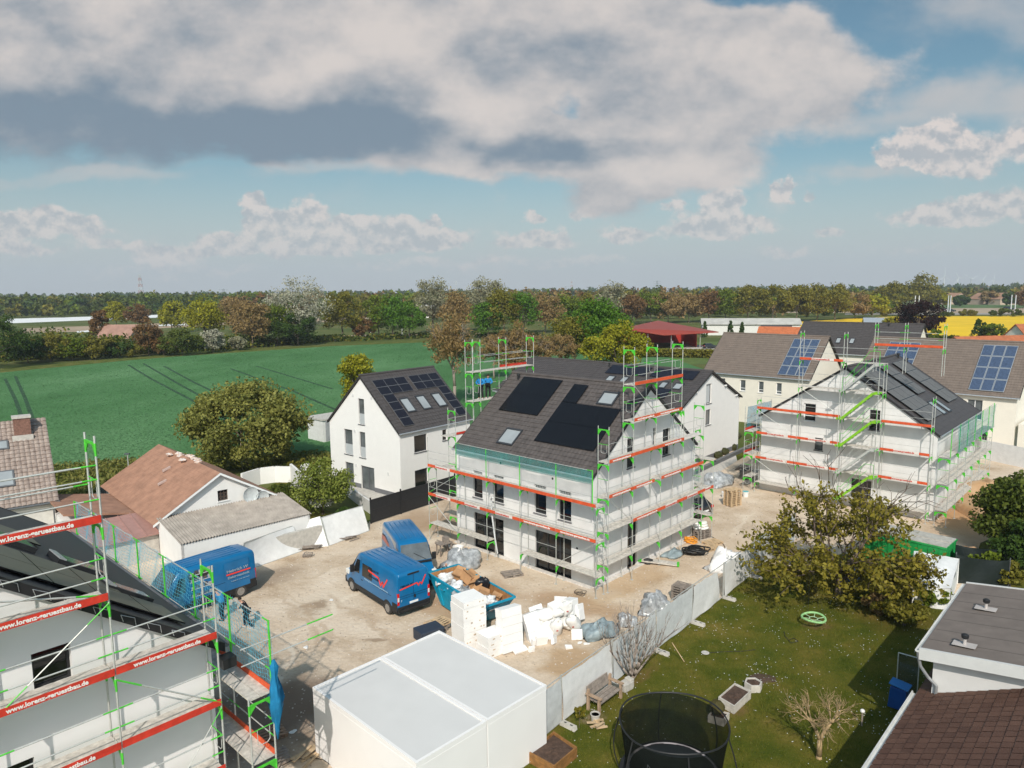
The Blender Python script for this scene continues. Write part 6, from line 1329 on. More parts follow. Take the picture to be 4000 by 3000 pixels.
def sack(sd, L=1.15, r=.30):
    m = MB(); m.blob((0,0,0), (r,r*.85,L/2), 16, 12, .16, sd, p=.55); rn_ = random.Random(sd)
    m.blob((0,0,L/2), (.07,.09,.12), 8, 6, .3, sd+1); return m
c0 = G(2200, 2480)
for i, (dx, dy, z, rx, ry, rz, L, lb) in enumerate(((-1.25,.75,.30,1.35,.2,.3,1.1,'white sack at the left back of the pile'), (-.6,.55,.32,1.3,-.1,1.0,1.2,'white sack in the middle of the bottom layer'), (.1,.75,.30,1.4,.1,.5,1.2,'white sack at the back right of the pile'), (-.95,.15,.28,1.2,0,2.1,1.1,'white sack lying across the front left of the pile'), (-.35,-.1,.42,.45,.1,.1,1.15,'white sack slumped towards the camera with a pointed foot'), (.55,.25,.45,.5,-.25,-.2,1.2,'white sack with red print standing at the right of the pile'), (-.4,.7,.85,1.2,.5,.6,1.1,'topmost white sack of the pile'), (.2,.9,.95,.5,.3,.2,1.0,'boxy white sack on top at the right'), (-1.0,.6,.75,1.4,-.4,1.6,1.0,'white sack draped over the left of the pile'))):
    q = c0+Vector((dx, dy, 0)); m = sack(40+i, L, .29+.03*(i % 3)); o = loose('white_sack', m, BAGW, lb, 'sack', (q.x, q.y, z), (rx, ry, rz), 'white sacks of insulation waste', smooth=True)
    if i in (2, 4, 5, 7):
        m = MB(); m.add([(-.05,-.29,.1),(.05,-.29,.1),(.05,-.295,.2),(-.05,-.295,.2)], [(0,1,2,3)]) ; m.obj('red_print', M('red_print', (.6,.12,.09)), o)
for i, (dx, dy, s) in enumerate(((-.5,.55,(.65,.5,.75)), (.35,.75,(.6,.55,.8)))):
    q = c0+Vector((dx+.15, dy+.35, .55)); loose('polystyrene_block', MB().box((-s[0]/2,-s[1]/2,0),(s[0]/2,s[1]/2,s[2])), EPS, ['left one of two white blocks sticking out of the sack pile', 'right one of two white blocks sticking out of the sack pile'][i], 'block', q, (.15-.3*i,.2*i-.1,.6+i*.3), 'white blocks in the sack pile', bevel=.02)
for i, (u, v, w, h, t_, z, r, lb) in enumerate(((2130,2500,.9,.6,.10,.0,(-.5,.1,.4),'thin white board fallen before the left of the sacks'),(2165,2515,.5,.4,.12,.0,(-.2,.3,1.1),'broken white board end at the front of the sacks'),(2255,2500,.55,.5,.1,.0,(-.6,-.2,-.3),'white board propped at the right front of the sacks'),(2040,2548,.8,.35,.1,.0,(-1.2,.1,.7),'white board lying flat at the foot of the large slabs'),(2110,2440,.7,.9,.12,.1,(-.3,-.25,.2),'white board standing behind the slab with square lid'),(2190,2420,.8,.7,.12,.5,(-.35,.3,.6),'white board jutting up out of the middle of the sacks'),(2270,2440,.6,.8,.12,.25,(-.25,.15,.9),'white board upright at the right back of the sacks'),(2225,2535,.35,.25,.1,.0,(-1.3,.2,.3),'small white board scrap on the sand below the sacks'),(2075,2545,.3,.25,.15,.0,(.1,.1,.6),'small white cube by the foot of the slabs'),(1960,2480,.6,.7,.12,.0,(-.3,.1,.5),'white board leaning on the right of the low stack'))):
    p = G(u, v); loose('polystyrene_board', MB().box((-w/2,-t_/2,0),(w/2,t_/2,h)).box((-w/2+.05,-t_/2-.03,.02),(w*.1,-t_/2,h*.7)), EPS, lb, 'insulation', (p.x, p.y, z), r, 'broken white insulation boards', bevel=.012)
def heap(label, u, v, r, mat, sd, amp=.4, name='foil_heap', flat=0, dz=0, cat='foil heap', rz=0.5):
    p = G(u, v); return loose(name, MB().blob((0,0,0), r, 22, 14, amp, sd, flat=flat), mat, label, cat, (p.x, p.y, dz), (0,0,rz), smooth=True)
heap('heap of transparent grey plastic film between the skip and the scaffold', 1800, 2212, (1.35,.9,1.0), FOIL, 1, .25)
heap('blue grey tarpaulin heap right of the white sacks', 2340, 2478, (1.0,.65,.62), FOILB, 2, .3)
heap('large clear foil bundle behind the bare shrub by the fence', 2560, 2385, (.95,.7,.85), FOIL, 3, .35)
heap('smaller clear foil bundle behind the bare shrub', 2448, 2435, (.5,.45,.45), FOIL, 4, .4)
heap('grey sheet and foil over rubble by the gable foot', 2630, 2170, (.75,.5,.35), FOILB, 5, .3)
heap('grey foil over pallets in front of the right scaffold', 2805, 1890, (1.5,1.0,.95), FOIL, 6, .25)
heap('white covered heap directly behind the garden fence', 2835, 2215, (1.3,.9,1.0), TARPW, 7, .25, 'covered_heap', cat='covered heap')
heap('pile of earth clods at the foot of the right slope', 3760, 2180, (1.4,.7,.5), M('clay_clods', (.42,.27,.16), var=.3, scale=5, bump=1, bscale=6), 8, .5, 'earth_pile', cat='earth pile')
heap('bank of orange earth right of the right scaffold', 3860, 1960, (6.5,2.6,1.3), M('orange_earth', (.47,.27,.135), var=.25, scale=1.2, col2=(.56,.38,.23), bump=1, bscale=3), 9, .22, 'earth_bank', cat='earth bank', rz=rad(60))
# ------------------------------------------------------------------ pallets
def pallet_mb(z=0):
    m = MB()
    for y in (-.36,0,.36):
        m.box((-.6,y-.05,z),(.6,y+.05,z+.022))
        for x in (-.53,0,.53): m.box((x-.07,y-.05,z+.022),(x+.07,y+.05,z+.10))
    for x in (-.53,0,.53): m.box((x-.07,-.4,z+.10),(x+.07,.4,z+.122))
    for k in range(5): y = -.4+.05+k*.175; m.box((-.6,y-.05,z+.122),(.6,y+.05,z+.144))
    return m
PALM = {}
def pallet(label, loc, rot, mat=WOOD, group='wooden pallets on the site'):
    if mat.name not in PALM: PALM[mat.name] = pallet_mb().mesh('pallet', mat)
    o = bpy.data.objects.new('pallet', PALM[mat.name]); COL.objects.link(o); o.location = loc; o.rotation_euler = rot; return tag(o, label, 'pallet', group)
def pstack(u, v, n, rz, mat, what, z0=0):
    p = G(u, v); rn_ = random.Random(u)
    for k in range(n):
        lb = ('topmost pallet of ' if k == n-1 else 'bottom pallet of ' if k == 0 else 'pallet number %d from the ground in ' % (k+1))+what
        pallet(lb, (p.x+rn_.uniform(-.03,.03), p.y+rn_.uniform(-.03,.03), z0+.146*k), (0,0,rad(rz)+rn_.uniform(-.05,.05)), mat)
pstack(2860, 1972, 9, 30, WOOD, 'the tall stack before the right scaffold'); pstack(2672, 2345, 6, 140, WOODG, 'the stack by the garden fence'); pstack(2735, 2098, 4, 30, WOODG, 'the stack under white sacks at the house corner')
p = G(1702, 2462); 
for k in range(3): pallet(['bottom dark pallet by the skip', 'middle pallet by the skip', 'light new pallet lying askew on the dark ones by the skip'][k], (p.x-.1+.1*k, p.y+.05*k, .15*k+.0), (.02,.0,rad(34+6*k)), [WOODG, WOODG, WOOD][k])
loose('sheet_covered_crate', MB().box((-.65,-.45,0),(.65,.45,.55)), M('blue_black_sheet', (.03,.04,.06), rough=.5, bump=.4), 'dark sheet covered crate behind the garage roof by the skip', 'crate', (p.x-.25, p.y-.75, 0), (0,0,rad(36)), bevel=.04)
p = G(2775, 2135); pallet('light pallet flat on the sand beside the black hoses, far one', (p.x+.3, p.y+.6, 0), (0,0,rad(30))); pallet('light pallet flat on the sand beside the black hoses, near one', (p.x-.1, p.y-.35, 0), (0,0,rad(32)))
p = G(2000, 2245); pallet('grey pallet lying behind the skip by the facade', (p.x, p.y, 0), (0,0,rad(20)), WOODG)
p = G(1050, 2880); pallet('brown pallet leaning under the near scaffold', (p.x, p.y, .1), (.12,.1,rad(40)), M('brown_pallet', (.24,.15,.095), var=.2)); p = G(1060, 2970); pallet('grey pallet below the brown one under the near scaffold', (p.x, p.y, 0), (0,0,rad(30)), WOODG)
p = G(1215, 2180-0); 
def planks(label, u, v, n, L, rz, mat, sd, z=0.03, group=None):
    rn_ = random.Random(sd); m = MB()
    for k in range(n): a = rn_.uniform(-.35,.35); c = Vector((rn_.uniform(-.3,.3), rn_.uniform(-.3,.3), z+k*.03)); d = Vector((math.cos(a), math.sin(a), 0))*L*rn_.uniform(.3,.5); m.bar(c-d, c+d, .1, .03)
    p_ = G(u, v); return loose('plank_pile', m, mat, label, 'planks', (p_.x, p_.y, 0), (0,0,rad(rz)), group)
planks('broken grey boards at the foot of the leaning tarpaulin panels', 1215, 2145, 9, 1.6, 20, WOODG, 1); planks('splinters of wood under the right tarpaulin panel', 1365, 2108, 7, 1.2, 30, WOODG, 2)
planks('offcuts and boards beside the white garage end', 1215, 2950, 6, 1.2, 60, WOOD, 3); planks('scrap boards in front of the van and scaffold', 1745, 2130, 8, 1.8, 140, WOODG, 4); planks('weathered boards lying by the transformer hut', 1215, 1872, 8, 3.0, 150, WOODG, 5)
planks('scattered kindling on the lawn before the bench', 2330, 2845, 9, .5, 20, WOOD, 6)
planks('rubble and rails on sand behind the right scaffold end', 2900, 1830, 8, 2.4, 40, WOODG, 7)
p = G(2570, 2203); loose('loose_platform', MB().box((-1.3,-.3,0),(1.3,.3,.06)).box((-1.3,-.32,.0),(-1.0,.32,.07), 1).box((1.15,-.32,0),(1.3,.32,.07), 1), [DECK, GREEN], 'loose scaffold platform lying at the gable foot', 'platform', (p.x, p.y, .12), (0,.05,rad(-14)))
loose('stone_block', MB().blob((0,0,.12), (.38,.22,.2), 10, 7, .3, 3), BLACKP, 'black rubble tub beneath the loose platform', 'tub', (p.x-.6, p.y+.1, 0))
for i, (u, v, lb, mt) in enumerate(((2830, 1942, 'white bucket left of the tall pallet stack', EPS), (2855, 1952, 'white bucket nearest the camera before the pallet stack', EPS), (2884, 1942, 'white bucket right in front of the pallet stack', EPS), (2912, 1940, 'bucket with turquoise lid beside the pallet stack', BAGW))):
    p = G(u, v); m = MB(); m.lathe([(.20,0),(.235,.38),(.25,.38),(.25,.43),(.02,.44)], 14); m.lathe([(.24,.441),(.24,.45)], 14, mi=1); loose('bucket', m, [mt, M('teal_lid', (.12,.42,.45)) if i == 3 else EPS], lb, 'bucket', (p.x, p.y, 0), (0,0,0), 'buckets by the pallet stack')
q = G(2735, 2098)
for k in range(6): loose('mortar_sack', MB().blob((0,0,0), (.36,.22,.09), 12, 7, .1, k, p=.6), BAGW, ['lowest left', 'lowest right', 'middle left', 'middle right', 'upper left', 'upper right'][k]+' white mortar sack on the corner pallets', 'sack', (q.x+(-.2 if k % 2 else .25), q.y+.05*k-.1, .68+.16*(k//2)), (0,0,rad(30+8*k)), 'mortar sacks on the corner pallets', smooth=True)
def coil(label, u, v, R, n, r, mat, sd, name='hose_coil'):
    rn_ = random.Random(sd); m = MB()
    for k in range(n):
        rr = R*rn_.uniform(.6,1); ox, oy = rn_.uniform(-.3,.3)*R, rn_.uniform(-.3,.3)*R; e = rn_.uniform(.6,1); a0 = rn_.uniform(0,3)
        m.path([(ox+rr*math.cos(a), oy+rr*e*math.sin(a), .04+.05*k+.04*math.sin(3*a+a0)) for a in np.linspace(0, 2*PI, 17)], r, 5)
    p_ = G(u, v); return loose(name, m, mat, label, 'hose', (p_.x, p_.y, 0))
coil('tangle of black hoses beside the light pallets', 2715, 2165, .75, 9, .045, BLACKP, 1); coil('orange cable coil near the gable foot', 2695, 2118, .38, 6, .03, M('orange_cable', (.75,.30,.02), rough=.5), 2); coil('thin black wire ring on the sand before the house corner', 2268, 2322, .35, 3, .012, BLACKP, 3); coil('dark hose loops at the foot of the leaning panels', 1200, 2175, .3, 4, .03, WOODG, 4)
p0 = [G(u, v) for u, v in ((2775,2095),(2800,2108),(2822,2122),(2832,2138),(2826,2152),(2808,2166))]; loose('cable', MB().path([(p.x, p.y, .025) for p in p0], .02, 5), BLACKP, 'black cable curving round the light pallets', 'cable', (0,0,0))
p0 = [G(u, v) for u, v in ((1090,2998),(1140,2972),(1200,2960),(1260,2968),(1300,2995))]; loose('cable', MB().path([(p.x, p.y, .02) for p in p0], .015, 5), BLACKP, 'black cable on dirt beside the garage end', 'cable', (0,0,0))
p0 = [G(u, v) for u, v in ((1735,2132),(1760,2090),(1790,2110))]
w_ = G(1735, 2165); loose('work_bench', MB().box((-.5,-.3,.75),(.5,.3,.8)).box((-.45,-.25,0),(-.38,-.18,.75)).box((.38,-.25,0),(.45,-.18,.75)).box((.38,.18,0),(.45,.25,.75)).box((-.45,.18,0),(-.38,.25,.75)).box((.0,-.2,.8),(.3,.2,1.15)), [WOODG], 'improvised work bench left of the facade scaffold', 'bench', (w_.x, w_.y, 0), (0,0,rad(40)))
w_ = G(1790, 2160); loose('mixing_tub', MB().lathe([(.25,0),(.36,.45),(.38,.45),(.34,.05)], 16), BAGW, 'white mixing tub at the left foot of the facade scaffold', 'tub', (w_.x, w_.y, 0))
w_ = G(1822, 2165); loose('plank_beam', MB().bar((-1.4,0,.4), (1.2,-.2,.06), .25, .05), DECK, 'pale plank sloping down before the left scaffold foot', 'plank', (w_.x-.6, w_.y+.2, 0), (0,0,rad(-40)))
w_ = G(2915, 1870); loose('generator', MB().box((-.5,-.35,.1),(.5,.35,.8)).box((-.2,-.2,.8),(.25,.2,1.0)).tube((-.5,.3,.15),(-.5,.34,.15),.15,8), [M('dusty_machine', (.12,.11,.10), var=.3)], 'dusty machine on the sand left of the right scaffold', 'machine', (w_.x, w_.y, 0), (0,0,.5), bevel=.03)
for i, (u, v) in enumerate(((2290,2515),(2265,2512),(1295,2345),(1395,2660),(1145,2860),(1195,2530))): 
    p = G(u, v); loose('paper_scrap', MB().blob((0,0,.02), (.16,.11,.03), 9, 5, .3, i), BAGW, ['pale scrap below the sack pile, right one', 'pale scrap below the sack pile, left one', 'tiny pale scrap on the sand left of the van', 'pale scrap on the sand left of the garage roof', 'white scrap on brown dirt by the garage end', 'stone white scrap on the sand beyond the net'][i], 'scrap', (p.x, p.y, 0), (0,0,i), 'litter on the sand')
# ------------------------------------------------------------------ fences
def fpanel(p, q, label, cover=MESHW, sd=0, torn=0, h=2.0, group='site fence panels', lean=0.0):
    p, q = Vector((p[0], p[1], 0)), Vector((q[0], q[1], 0)); d = (q-p); L = d.length; t = thing('site_fence', label, 'site fence', p, math.atan2(d.y, d.x), group)
    m = MB(); m.path([(.04,0,.08),(.04,0,h),(L-.04,0,h),(L-.04,0,.08)], .022, 6, closed=True)
    for x in (.04, L-.04): m.tube((x,0,0),(x,0,h+.06), .024, 6)
    for k in range(1, 7): m.tube((.04,0,.08+h*k/7.3), (L-.04,0,.08+h*k/7.3), .004, 4)
    for k in range(1, 22): m.tube((L*k/22,0,.1), (L*k/22,0,h), .004, 4)
    m.obj('frame', GALV, t); rn_ = random.Random(sd); a, b = rn_.uniform(0,6), rn_.uniform(0,6)
    m = MB(); x1 = L-.06-torn
    m.sheet(lambda u, v: (.06+(x1-.06+torn*.9*(1-v)*.6)*u, -.035-.02*math.sin(a+u*7+3*v)-.045*max(0, math.sin(b+5*u-4*v))*(1-v), .10+(h-.14-.10*torn*u-.05*abs(math.sin(3*u*PI+a))*v)*v), 26, 12)
    m.obj('cover', cover, t, smooth=True); return t
def ffoot(p, ang, label):
    m = MB(); m.prism([(-.36,-.12,0),(.36,-.12,0),(.32,-.10,.14),(-.32,-.10,.14)], (0,.22,0)); m.box((-.2,-.03,.141),(-.1,.03,.145), 1); m.box((.08,-.03,.141),(.2,.03,.145), 1)
    return loose('fence_weight', m, [CONC, BLACKP], label, 'fence weight', (p[0], p[1], 0), (0,0,ang), 'concrete fence feet')
FP = [(-5.35,17.3),(-2.95,20.25),(-.53,23.16),(1.80,26.06),(4.2,28.86),(6.65,31.65),(9.1,34.52),(11.58,37.42),(14.06,40.33),(16.55,43.25),(19.0,46.2)]
FL = ['nearest fence panel running out of the picture','fence panel beside the front garage','fence panel beside the rear garage with smooth grey cover','sagging white fence panel behind the bench','fence panel behind the bare shrub, left half','fence panel behind the bare shrub, right half with gaping cover','fence panel with torn slanting cover beyond the bare shrub','tight pale fence panel beyond the torn one','fence panel just left of the cherry tree','fence panel half hidden in the cherry leaves','last fence panel behind the cherry tree']
FT = ['concrete fence foot at the front garage','concrete fence foot at the corner of the rear garage','long concrete fence foot left of the wooden bench','concrete fence foot hidden by the shrub','concrete fence foot on the lawn right of the shrub','concrete fence foot at the torn panel','concrete fence foot beyond the torn panel','concrete fence foot at the tight panel','concrete fence foot beside the cherry tree','concrete fence foot under the cherry tree']
for i in range(len(FP)-1):
    fpanel(FP[i], FP[i+1], FL[i], cover=[MESHW, MESHW, MESHW, TARPW, MESHW, MESHW, TARPW, TARPW, MESHW, MESHW][i], sd=i, torn=.9 if i == 6 else .0)
for i in range(1, len(FP)-1): ffoot((FP[i][0]+.28, FP[i][1]-.24), rad(-41), FT[i-1])
# leaning tarpaulin boards at the left
def lean_panel(a, b, c, d, label, mat=TARPW, sd=0):
    c = G(*c, hgt(*c, (0, a.y+.55))); d = G(*d, hgt(*d, (0, b.y+.55)))
    """a, b base left/right, c, d top left/right"""
    t = thing('tarpaulin_screen', label, 'tarpaulin screen', (a+b)/2, 0, 'white tarpaulin panels left of the vans'); o = (a+b)/2; a, b, c, d = a-o, b-o, c-o, d-o
    n = (b-a).cross(c-a).normalized(); m = MB(); rn_ = random.Random(sd); ph = rn_.uniform(0,6)
    m.sheet(lambda u, v: a.lerp(b, u).lerp(c.lerp(d, u), v)+n*(.02*math.sin(ph+u*9+v*2)+.03*math.sin(u*3+v*5+ph)), 16, 10); m.obj('tarpaulin', mat, t, smooth=True)
    m = MB(); m.path([a, c, d, b], .03, 6, closed=True); m.obj('frame', GALV, t); return t
q = [(915,2245),(1180,2152),(952,2121),(1146,2053)]; lean_panel(G(*q[0]), G(*q[1]), q[2], q[3], 'large white tarpaulin panel nearest the left van', sd=1)
q = [(1195,2140),(1283,2133),(1156,2046),(1250,2018)]; lean_panel(G(*q[0]), G(*q[1]), q[2], q[3], 'narrow white tarpaulin panel between the two large ones', sd=2)
q = [(1287,2131),(1442,2073),(1255,2022),(1414,1976)]; lean_panel(G(*q[0]), G(*q[1]), q[2], q[3], 'white tarpaulin panel in front of the flowering pear tree', sd=3)
q = [(820,2290),(905,2238),(860,2200),(950,2135)]; lean_panel(G(*q[0]), G(*q[1]), q[2], q[3], 'slack white sheet behind the roof of the left van', sd=4)
def wall_run(name, label, pts, h, th, mat, cat, cap=None, z0=-.1):
    t = MB()
    for a, b in zip(pts, pts[1:]):
        a, b = Vector((a[0], a[1], 0)), Vector((b[0], b[1], 0)); d = (b-a).normalized(); e = d*th*.5; n = Vector((-d.y, d.x, 0))*th/2
        t.prism([a-e-n+Vector((0,0,z0)), b+e-n+Vector((0,0,z0)), b+e+n+Vector((0,0,z0)), a-e+n+Vector((0,0,z0))], (0,0,h-z0))
    return tag(t.obj(name, mat), label, cat)
DF = thing('privacy_fence', 'black slatted privacy fence between the white house and the site', 'fence', (-10.53, 50.73, 0), math.atan2(57.53-50.73, -4.85+10.53))
L_ = math.hypot(57.53-50.73, -4.85+10.53); m = MB()
for k in range(int(L_/.125)): m.box((k*.125,-.02,.05),(k*.125+.115,.02,1.8))
m.obj('slats', SLAT, DF)
for x in (0, L_*.33, L_*.66, L_): MB().box((x-.04,-.05,0),(x+.04,.05,1.98)).obj('post', SLAT, DF)
m = MB()
for z in (.2,1.0,1.78): m.box((0,-.035,z-.02),(L_,.035,z+.02))
m.obj('cross_bar', SLAT, DF)
wall_run('garden_wall', 'white garden wall with dark joints behind the pear tree', px((950,1912),(1016,1890),(1076,1882),(1136,1884)), 1.45, .2, WALL, 'wall')
wall_run('garden_wall', 'white garden wall running from the field towards the pear tree', px((1140,1884),(1190,1930),(1218,1962)), 1.7, .2, WALL, 'wall')
wall_run('garden_wall', 'pale low wall between the pear tree and the white house terrace', px((1345,1925),(1420,1985),(1455,2010)), 1.0, .15, M('wall_grey', (.62,.61,.60), var=.05), 'wall')
wall_run('garden_wall', 'low grey wall left of the white house behind the pear', px((1180,1880),(1322,1858)), .9, .2, CONC, 'wall')
m = MB(); WF = thing('picket_fence', 'white vertical board fence between the old house and the bungalow', 'fence', (0,0,0), 0); pts = px((510,1912),(880,1842),(1070,1800)) if False else [Vector((-35.6,53.9,0)), Vector((-33.4,56.2,0)), Vector((-31.6,58.4,0))]
bd = MB(); po = MB()
for a, b in zip(pts, pts[1:]):
    d = b-a; n_ = int(d.length/.14)
    for k in range(n_): c = a.lerp(b, (k+.5)/n_); bd.obox(c+Vector((0,0,.6)), (.11,.02,1.0), rotz(math.atan2(d.y, d.x)))
    for c in (a, b): None
bd.obj('boards', M('faded_white_board', (.55,.53,.50), var=.1), WF)
for c in pts: MB().obox(c+Vector((0,0,.7)), (.3,.3,1.5)).obj('post', GFRAME, WF)
p = G(505, 1862); LPm = thing('garden_lamp', 'thin grey lamp post with flat head behind the bungalow roof', 'lamp', p, 0); h_ = hgt(497, 1775, p)
MB().tube((0,0,0),(0,0,h_),.05,8).obj('post', GALV, LPm); MB().box((-.25,-.12,h_),(.2,.12,h_+.1)).obj('lamp_head', GFRAME, LPm)
wall_run('tarpaulin_fence', 'white tarpaulin fence along the cream house at the right edge', px((3680,1742),(3760,1760),(3830,1790),(4010,1830)), 1.9, .05, TARPW, 'fence')
p = G(947, 1835); m = MB(); m.lathe([(.02,0),(.06,1.2),(.16,1.9),(.10,2.6),(.01,3.2)], 8); loose('folded_parasol', m, M('canvas', (.5,.42,.3)), 'closed beige parasol at the edge of the round tree', 'parasol', (p.x, p.y, 0))
KB = wall_run('block_wall', 'dark capped low retaining wall running past the house behind', px((2655,1880),(2790,1815),(2960,1735)), .35, .35, GFRAME, 'wall')
# boxwood balls along that wall
for i, (u, v) in enumerate(((2830,1775),(2862,1758),(2805,1790),(2880,1712))):
    p = G(u, v); loose('clipped_bush', MB().blob((0,0,.3), (.45,.45,.4), 12, 8, .15, i), leafmat('box_leaf', (.03,.04,.012), (.08,.075,.03)), ['second small clipped bush along the white house plinth', 'third small clipped bush along the white house plinth', 'first small clipped bush at the house plinth', 'small clipped bush at the far gate of the lawn strip'][i], 'bush', (p.x, p.y, 0), (0,0,0), 'small clipped bushes')
# ------------------------------------------------------------------ right side: container, tarps
GC = thing('green_container', 'green waste container with grey lid in front of the right house', 'container', (25.07, 39.48, 0), rad(44))
m = MB(); m.box((0,0,.1),(2.1,4.6,1.9)); 
for k in range(8): m.box((-.04,.25+k*.55,.2),(0,.37+k*.55,1.8)); 
for k in range(4): m.box((.2+k*.5,-.04,.2),(.32+k*.5,0,1.8))
m.box((-.05,-.05,1.86),(2.15,4.65,1.95)); m.obj('hull', M('container_green', (.012,.24,.055), rough=.5, var=.15), GC); m = MB(); m.box((.05,.0,1.951),(2.05,4.6,2.0)); m.box((.9,.1,2.0),(1.05,4.4,2.05)); m.obj('lid', M('weathered_lid', (.40,.38,.34), rough=.8, var=.2, scale=3), GC)
q = [G(3570,2152,1.5), G(3746,2183,1.5), G(3714,2301,1.2), G(3565,2278,1.2)]; c = sum(q, Vector())/4; m = MB(); b_ = [Vector((p.x, p.y, 0)) for p in q]
m.sheet(lambda u, v: (q[0].lerp(q[1], u)).lerp(q[3].lerp(q[2], u), v)-c+Vector((0,0,.1*math.sin(u*PI)*math.sin(v*PI)+.03*math.sin(u*11+v*3))), 14, 14)
for a, d in ((0,1),(1,2),(2,3),(3,0)): m.sheet(lambda u, v: q[a].lerp(q[d], u).lerp(b_[a].lerp(b_[d], u), v)-c+Vector((.03*math.sin(u*14),.03*math.sin(u*9+v),0)), 12, 5)
o = m.obj('covered_trailer', TARPW, None, smooth=False); o.location = c; tag(o, 'long white tarpaulin covered trailer beside the cherry tree', 'trailer')
p = G(3830, 2288); DT = thing('black_enclosure', 'black sheeted enclosure with sagging wrap behind the flat roof', 'enclosure', p, rad(-20)); m = MB()
for a, d in (((-1.3,0),(1.3,-.1)), ((1.3,-.1),(1.5,1.8)), ((1.5,1.8),(-1.2,1.9)), ((-1.2,1.9),(-1.3,0))): m.sheet(lambda u, v: (a[0]+(d[0]-a[0])*u+.05*math.sin(u*12+v*4), a[1]+(d[1]-a[1])*u+.07*math.sin(u*9-v*3), (1.75-.18*math.sin(u*PI))*v), 14, 6)
m.obj('sheeting', M('black_sheeting', (.012,.018,.018), rough=.45, bump=.5, bscale=5), DT); 
for x, y in ((-1.3,0),(1.3,-.1),(1.5,1.8),(-1.2,1.9)): MB().tube((x,y,0),(x,y,1.85),.03,6).obj('post', GFRAME, DT)
p = RH.matrix_basis @ Vector((2.0, 8.6, 0)); PL = thing('paddling_pool', 'blue and white striped rim of a pool behind the flat roof', 'pool', (0,0,0), 0)
RHM = Matrix.Translation((14.06, 23.18, 0)) @ Matrix.Rotation(rad(-43), 4, 'Z'); p = RHM @ Vector((3.2, 9.5, 0)); PL.location = p
m = MB(); nn_ = 28
for k in range(nn_):
    a, b = 2*PI*k/nn_, 2*PI*(k+1)/nn_; m.tube((2.2*math.cos(a), 2.2*math.sin(a), 3.2), (2.2*math.cos(b), 2.2*math.sin(b), 3.2), .12, 6, k//2 % 2)
m.obj('rim', [M('pool_white', (.75,.75,.75)), M('pool_blue', (.03,.25,.6))], PL); m = MB(); m.lathe([(2.15,0),(2.15,3.15),(2.1,3.15),(2.1,.05)], 28); m.obj('wall', M('pool_wall', (.3,.4,.5)), PL)
p = G(3330, 2275); loose('blue_tub', MB().lathe([(.35,0),(.5,.6),(.53,.6),(.53,.66),(.46,.66),(.4,.1)], 16), M('blue_plastic', (.01,.07,.28), rough=.35), 'dark blue plastic tub glimpsed through the cherry leaves', 'tub', (p.x, p.y, .0))
# ------------------------------------------------------------------ the neighbour's garden
TP = thing('trampoline', 'round black trampoline with net enclosure on the lawn', 'trampoline', (5.32, 22.12, 0), 0)
m = MB(); R_ = 1.55; n = 40
m.path([(R_*1.06*math.cos(2*PI*k/n), R_*1.06*math.sin(2*PI*k/n), .78) for k in range(n)], .035, 6, closed=True); 
for k in range(6):
    a = 2*PI*k/6+.4; m.path([(R_*1.05*math.cos(a-.25), R_*1.05*math.sin(a-.25), .78), (R_*1.12*math.cos(a-.2), R_*1.12*math.sin(a-.2), .02), (R_*1.12*math.cos(a+.2), R_*1.12*math.sin(a+.2), .02), (R_*1.05*math.cos(a+.25), R_*1.05*math.sin(a+.25), .78)], .025, 6)
m.obj('frame', BLACKP, TP)
m = MB(); m.lathe([(.01,.80),(R_*.93,.80),(R_*.93,.79),(.01,.79)], 40); m.obj('mat', M('jump_mat', (.008,.011,.012), rough=.7), TP)
m = MB()
for k in range(n):
    a, b = 2*PI*k/n, 2*PI*(k+1)/n; j = .012*math.sin(k*1.3); r0, r1 = R_*.94, R_*1.0
    m.add([(r0*math.cos(a), r0*math.sin(a), .815+j), (r0*math.cos(b), r0*math.sin(b), .815+j), (r1*math.cos(b), r1*math.sin(b), .80), (r1*math.cos(a), r1*math.sin(a), .80)], [(0,1,2,3)])
m.obj('pale_edge', M('pale_rim_band', (.40,.36,.37), var=.1), TP)
m = MB(); m.lathe([(R_*1.0,.77),(R_*1.16,.70),(R_*1.16,.69)], 40); m.obj('pad', BLACKP, TP)
m = MB(); RT = 1.80; m.path([(RT*math.cos(2*PI*k/n), RT*math.sin(2*PI*k/n), 2.62+.05*math.sin(2*PI*k/n*3)) for k in range(n)], .03, 6, closed=True); m.obj('top_hoop', BLACKP, TP)
for k in range(6):
    a = 2*PI*k/6+.55; m = MB(); c_, s_ = math.cos(a), math.sin(a); pts = [(R_*1.12*c_, R_*1.12*s_, .05)]+[((RT+.34*math.sin(PI*min(1, (z-.05)/2.5)**.8))*c_*(R_*1.12/RT+(1-R_*1.12/RT)*min(1, z/1.4)), (RT+.34*math.sin(PI*min(1, (z-.05)/2.5)**.8))*s_*(R_*1.12/RT+(1-R_*1.12/RT)*min(1, z/1.4)), z) for z in (.4,.8,1.2,1.6,2.0,2.4)]+[(RT*c_, RT*s_, 2.56)]
    m.path(pts, .024, 6); m.obj('net_pole', BLACKP, TP)
m = MB(); m.sheet(lambda u, v: ((R_*1.02+(RT-R_*1.02)*v**1.5)*math.cos(2*PI*u), (R_*1.02+(RT-R_*1.02)*v**1.5)*math.sin(2*PI*u), .80+1.75*v), 60, 10); m.obj('net', NETK, TP, smooth=True)
m = MB(); p = Vector((R_*1.05*math.cos(2.62), R_*1.05*math.sin(2.62), 1.35)); m.obox((0,0,0), (.02,.26,.20), rotz(2.62)); o = m.obj('label_patch', M('mint_patch', (.36,.62,.42)), TP); o.location = p*1.02
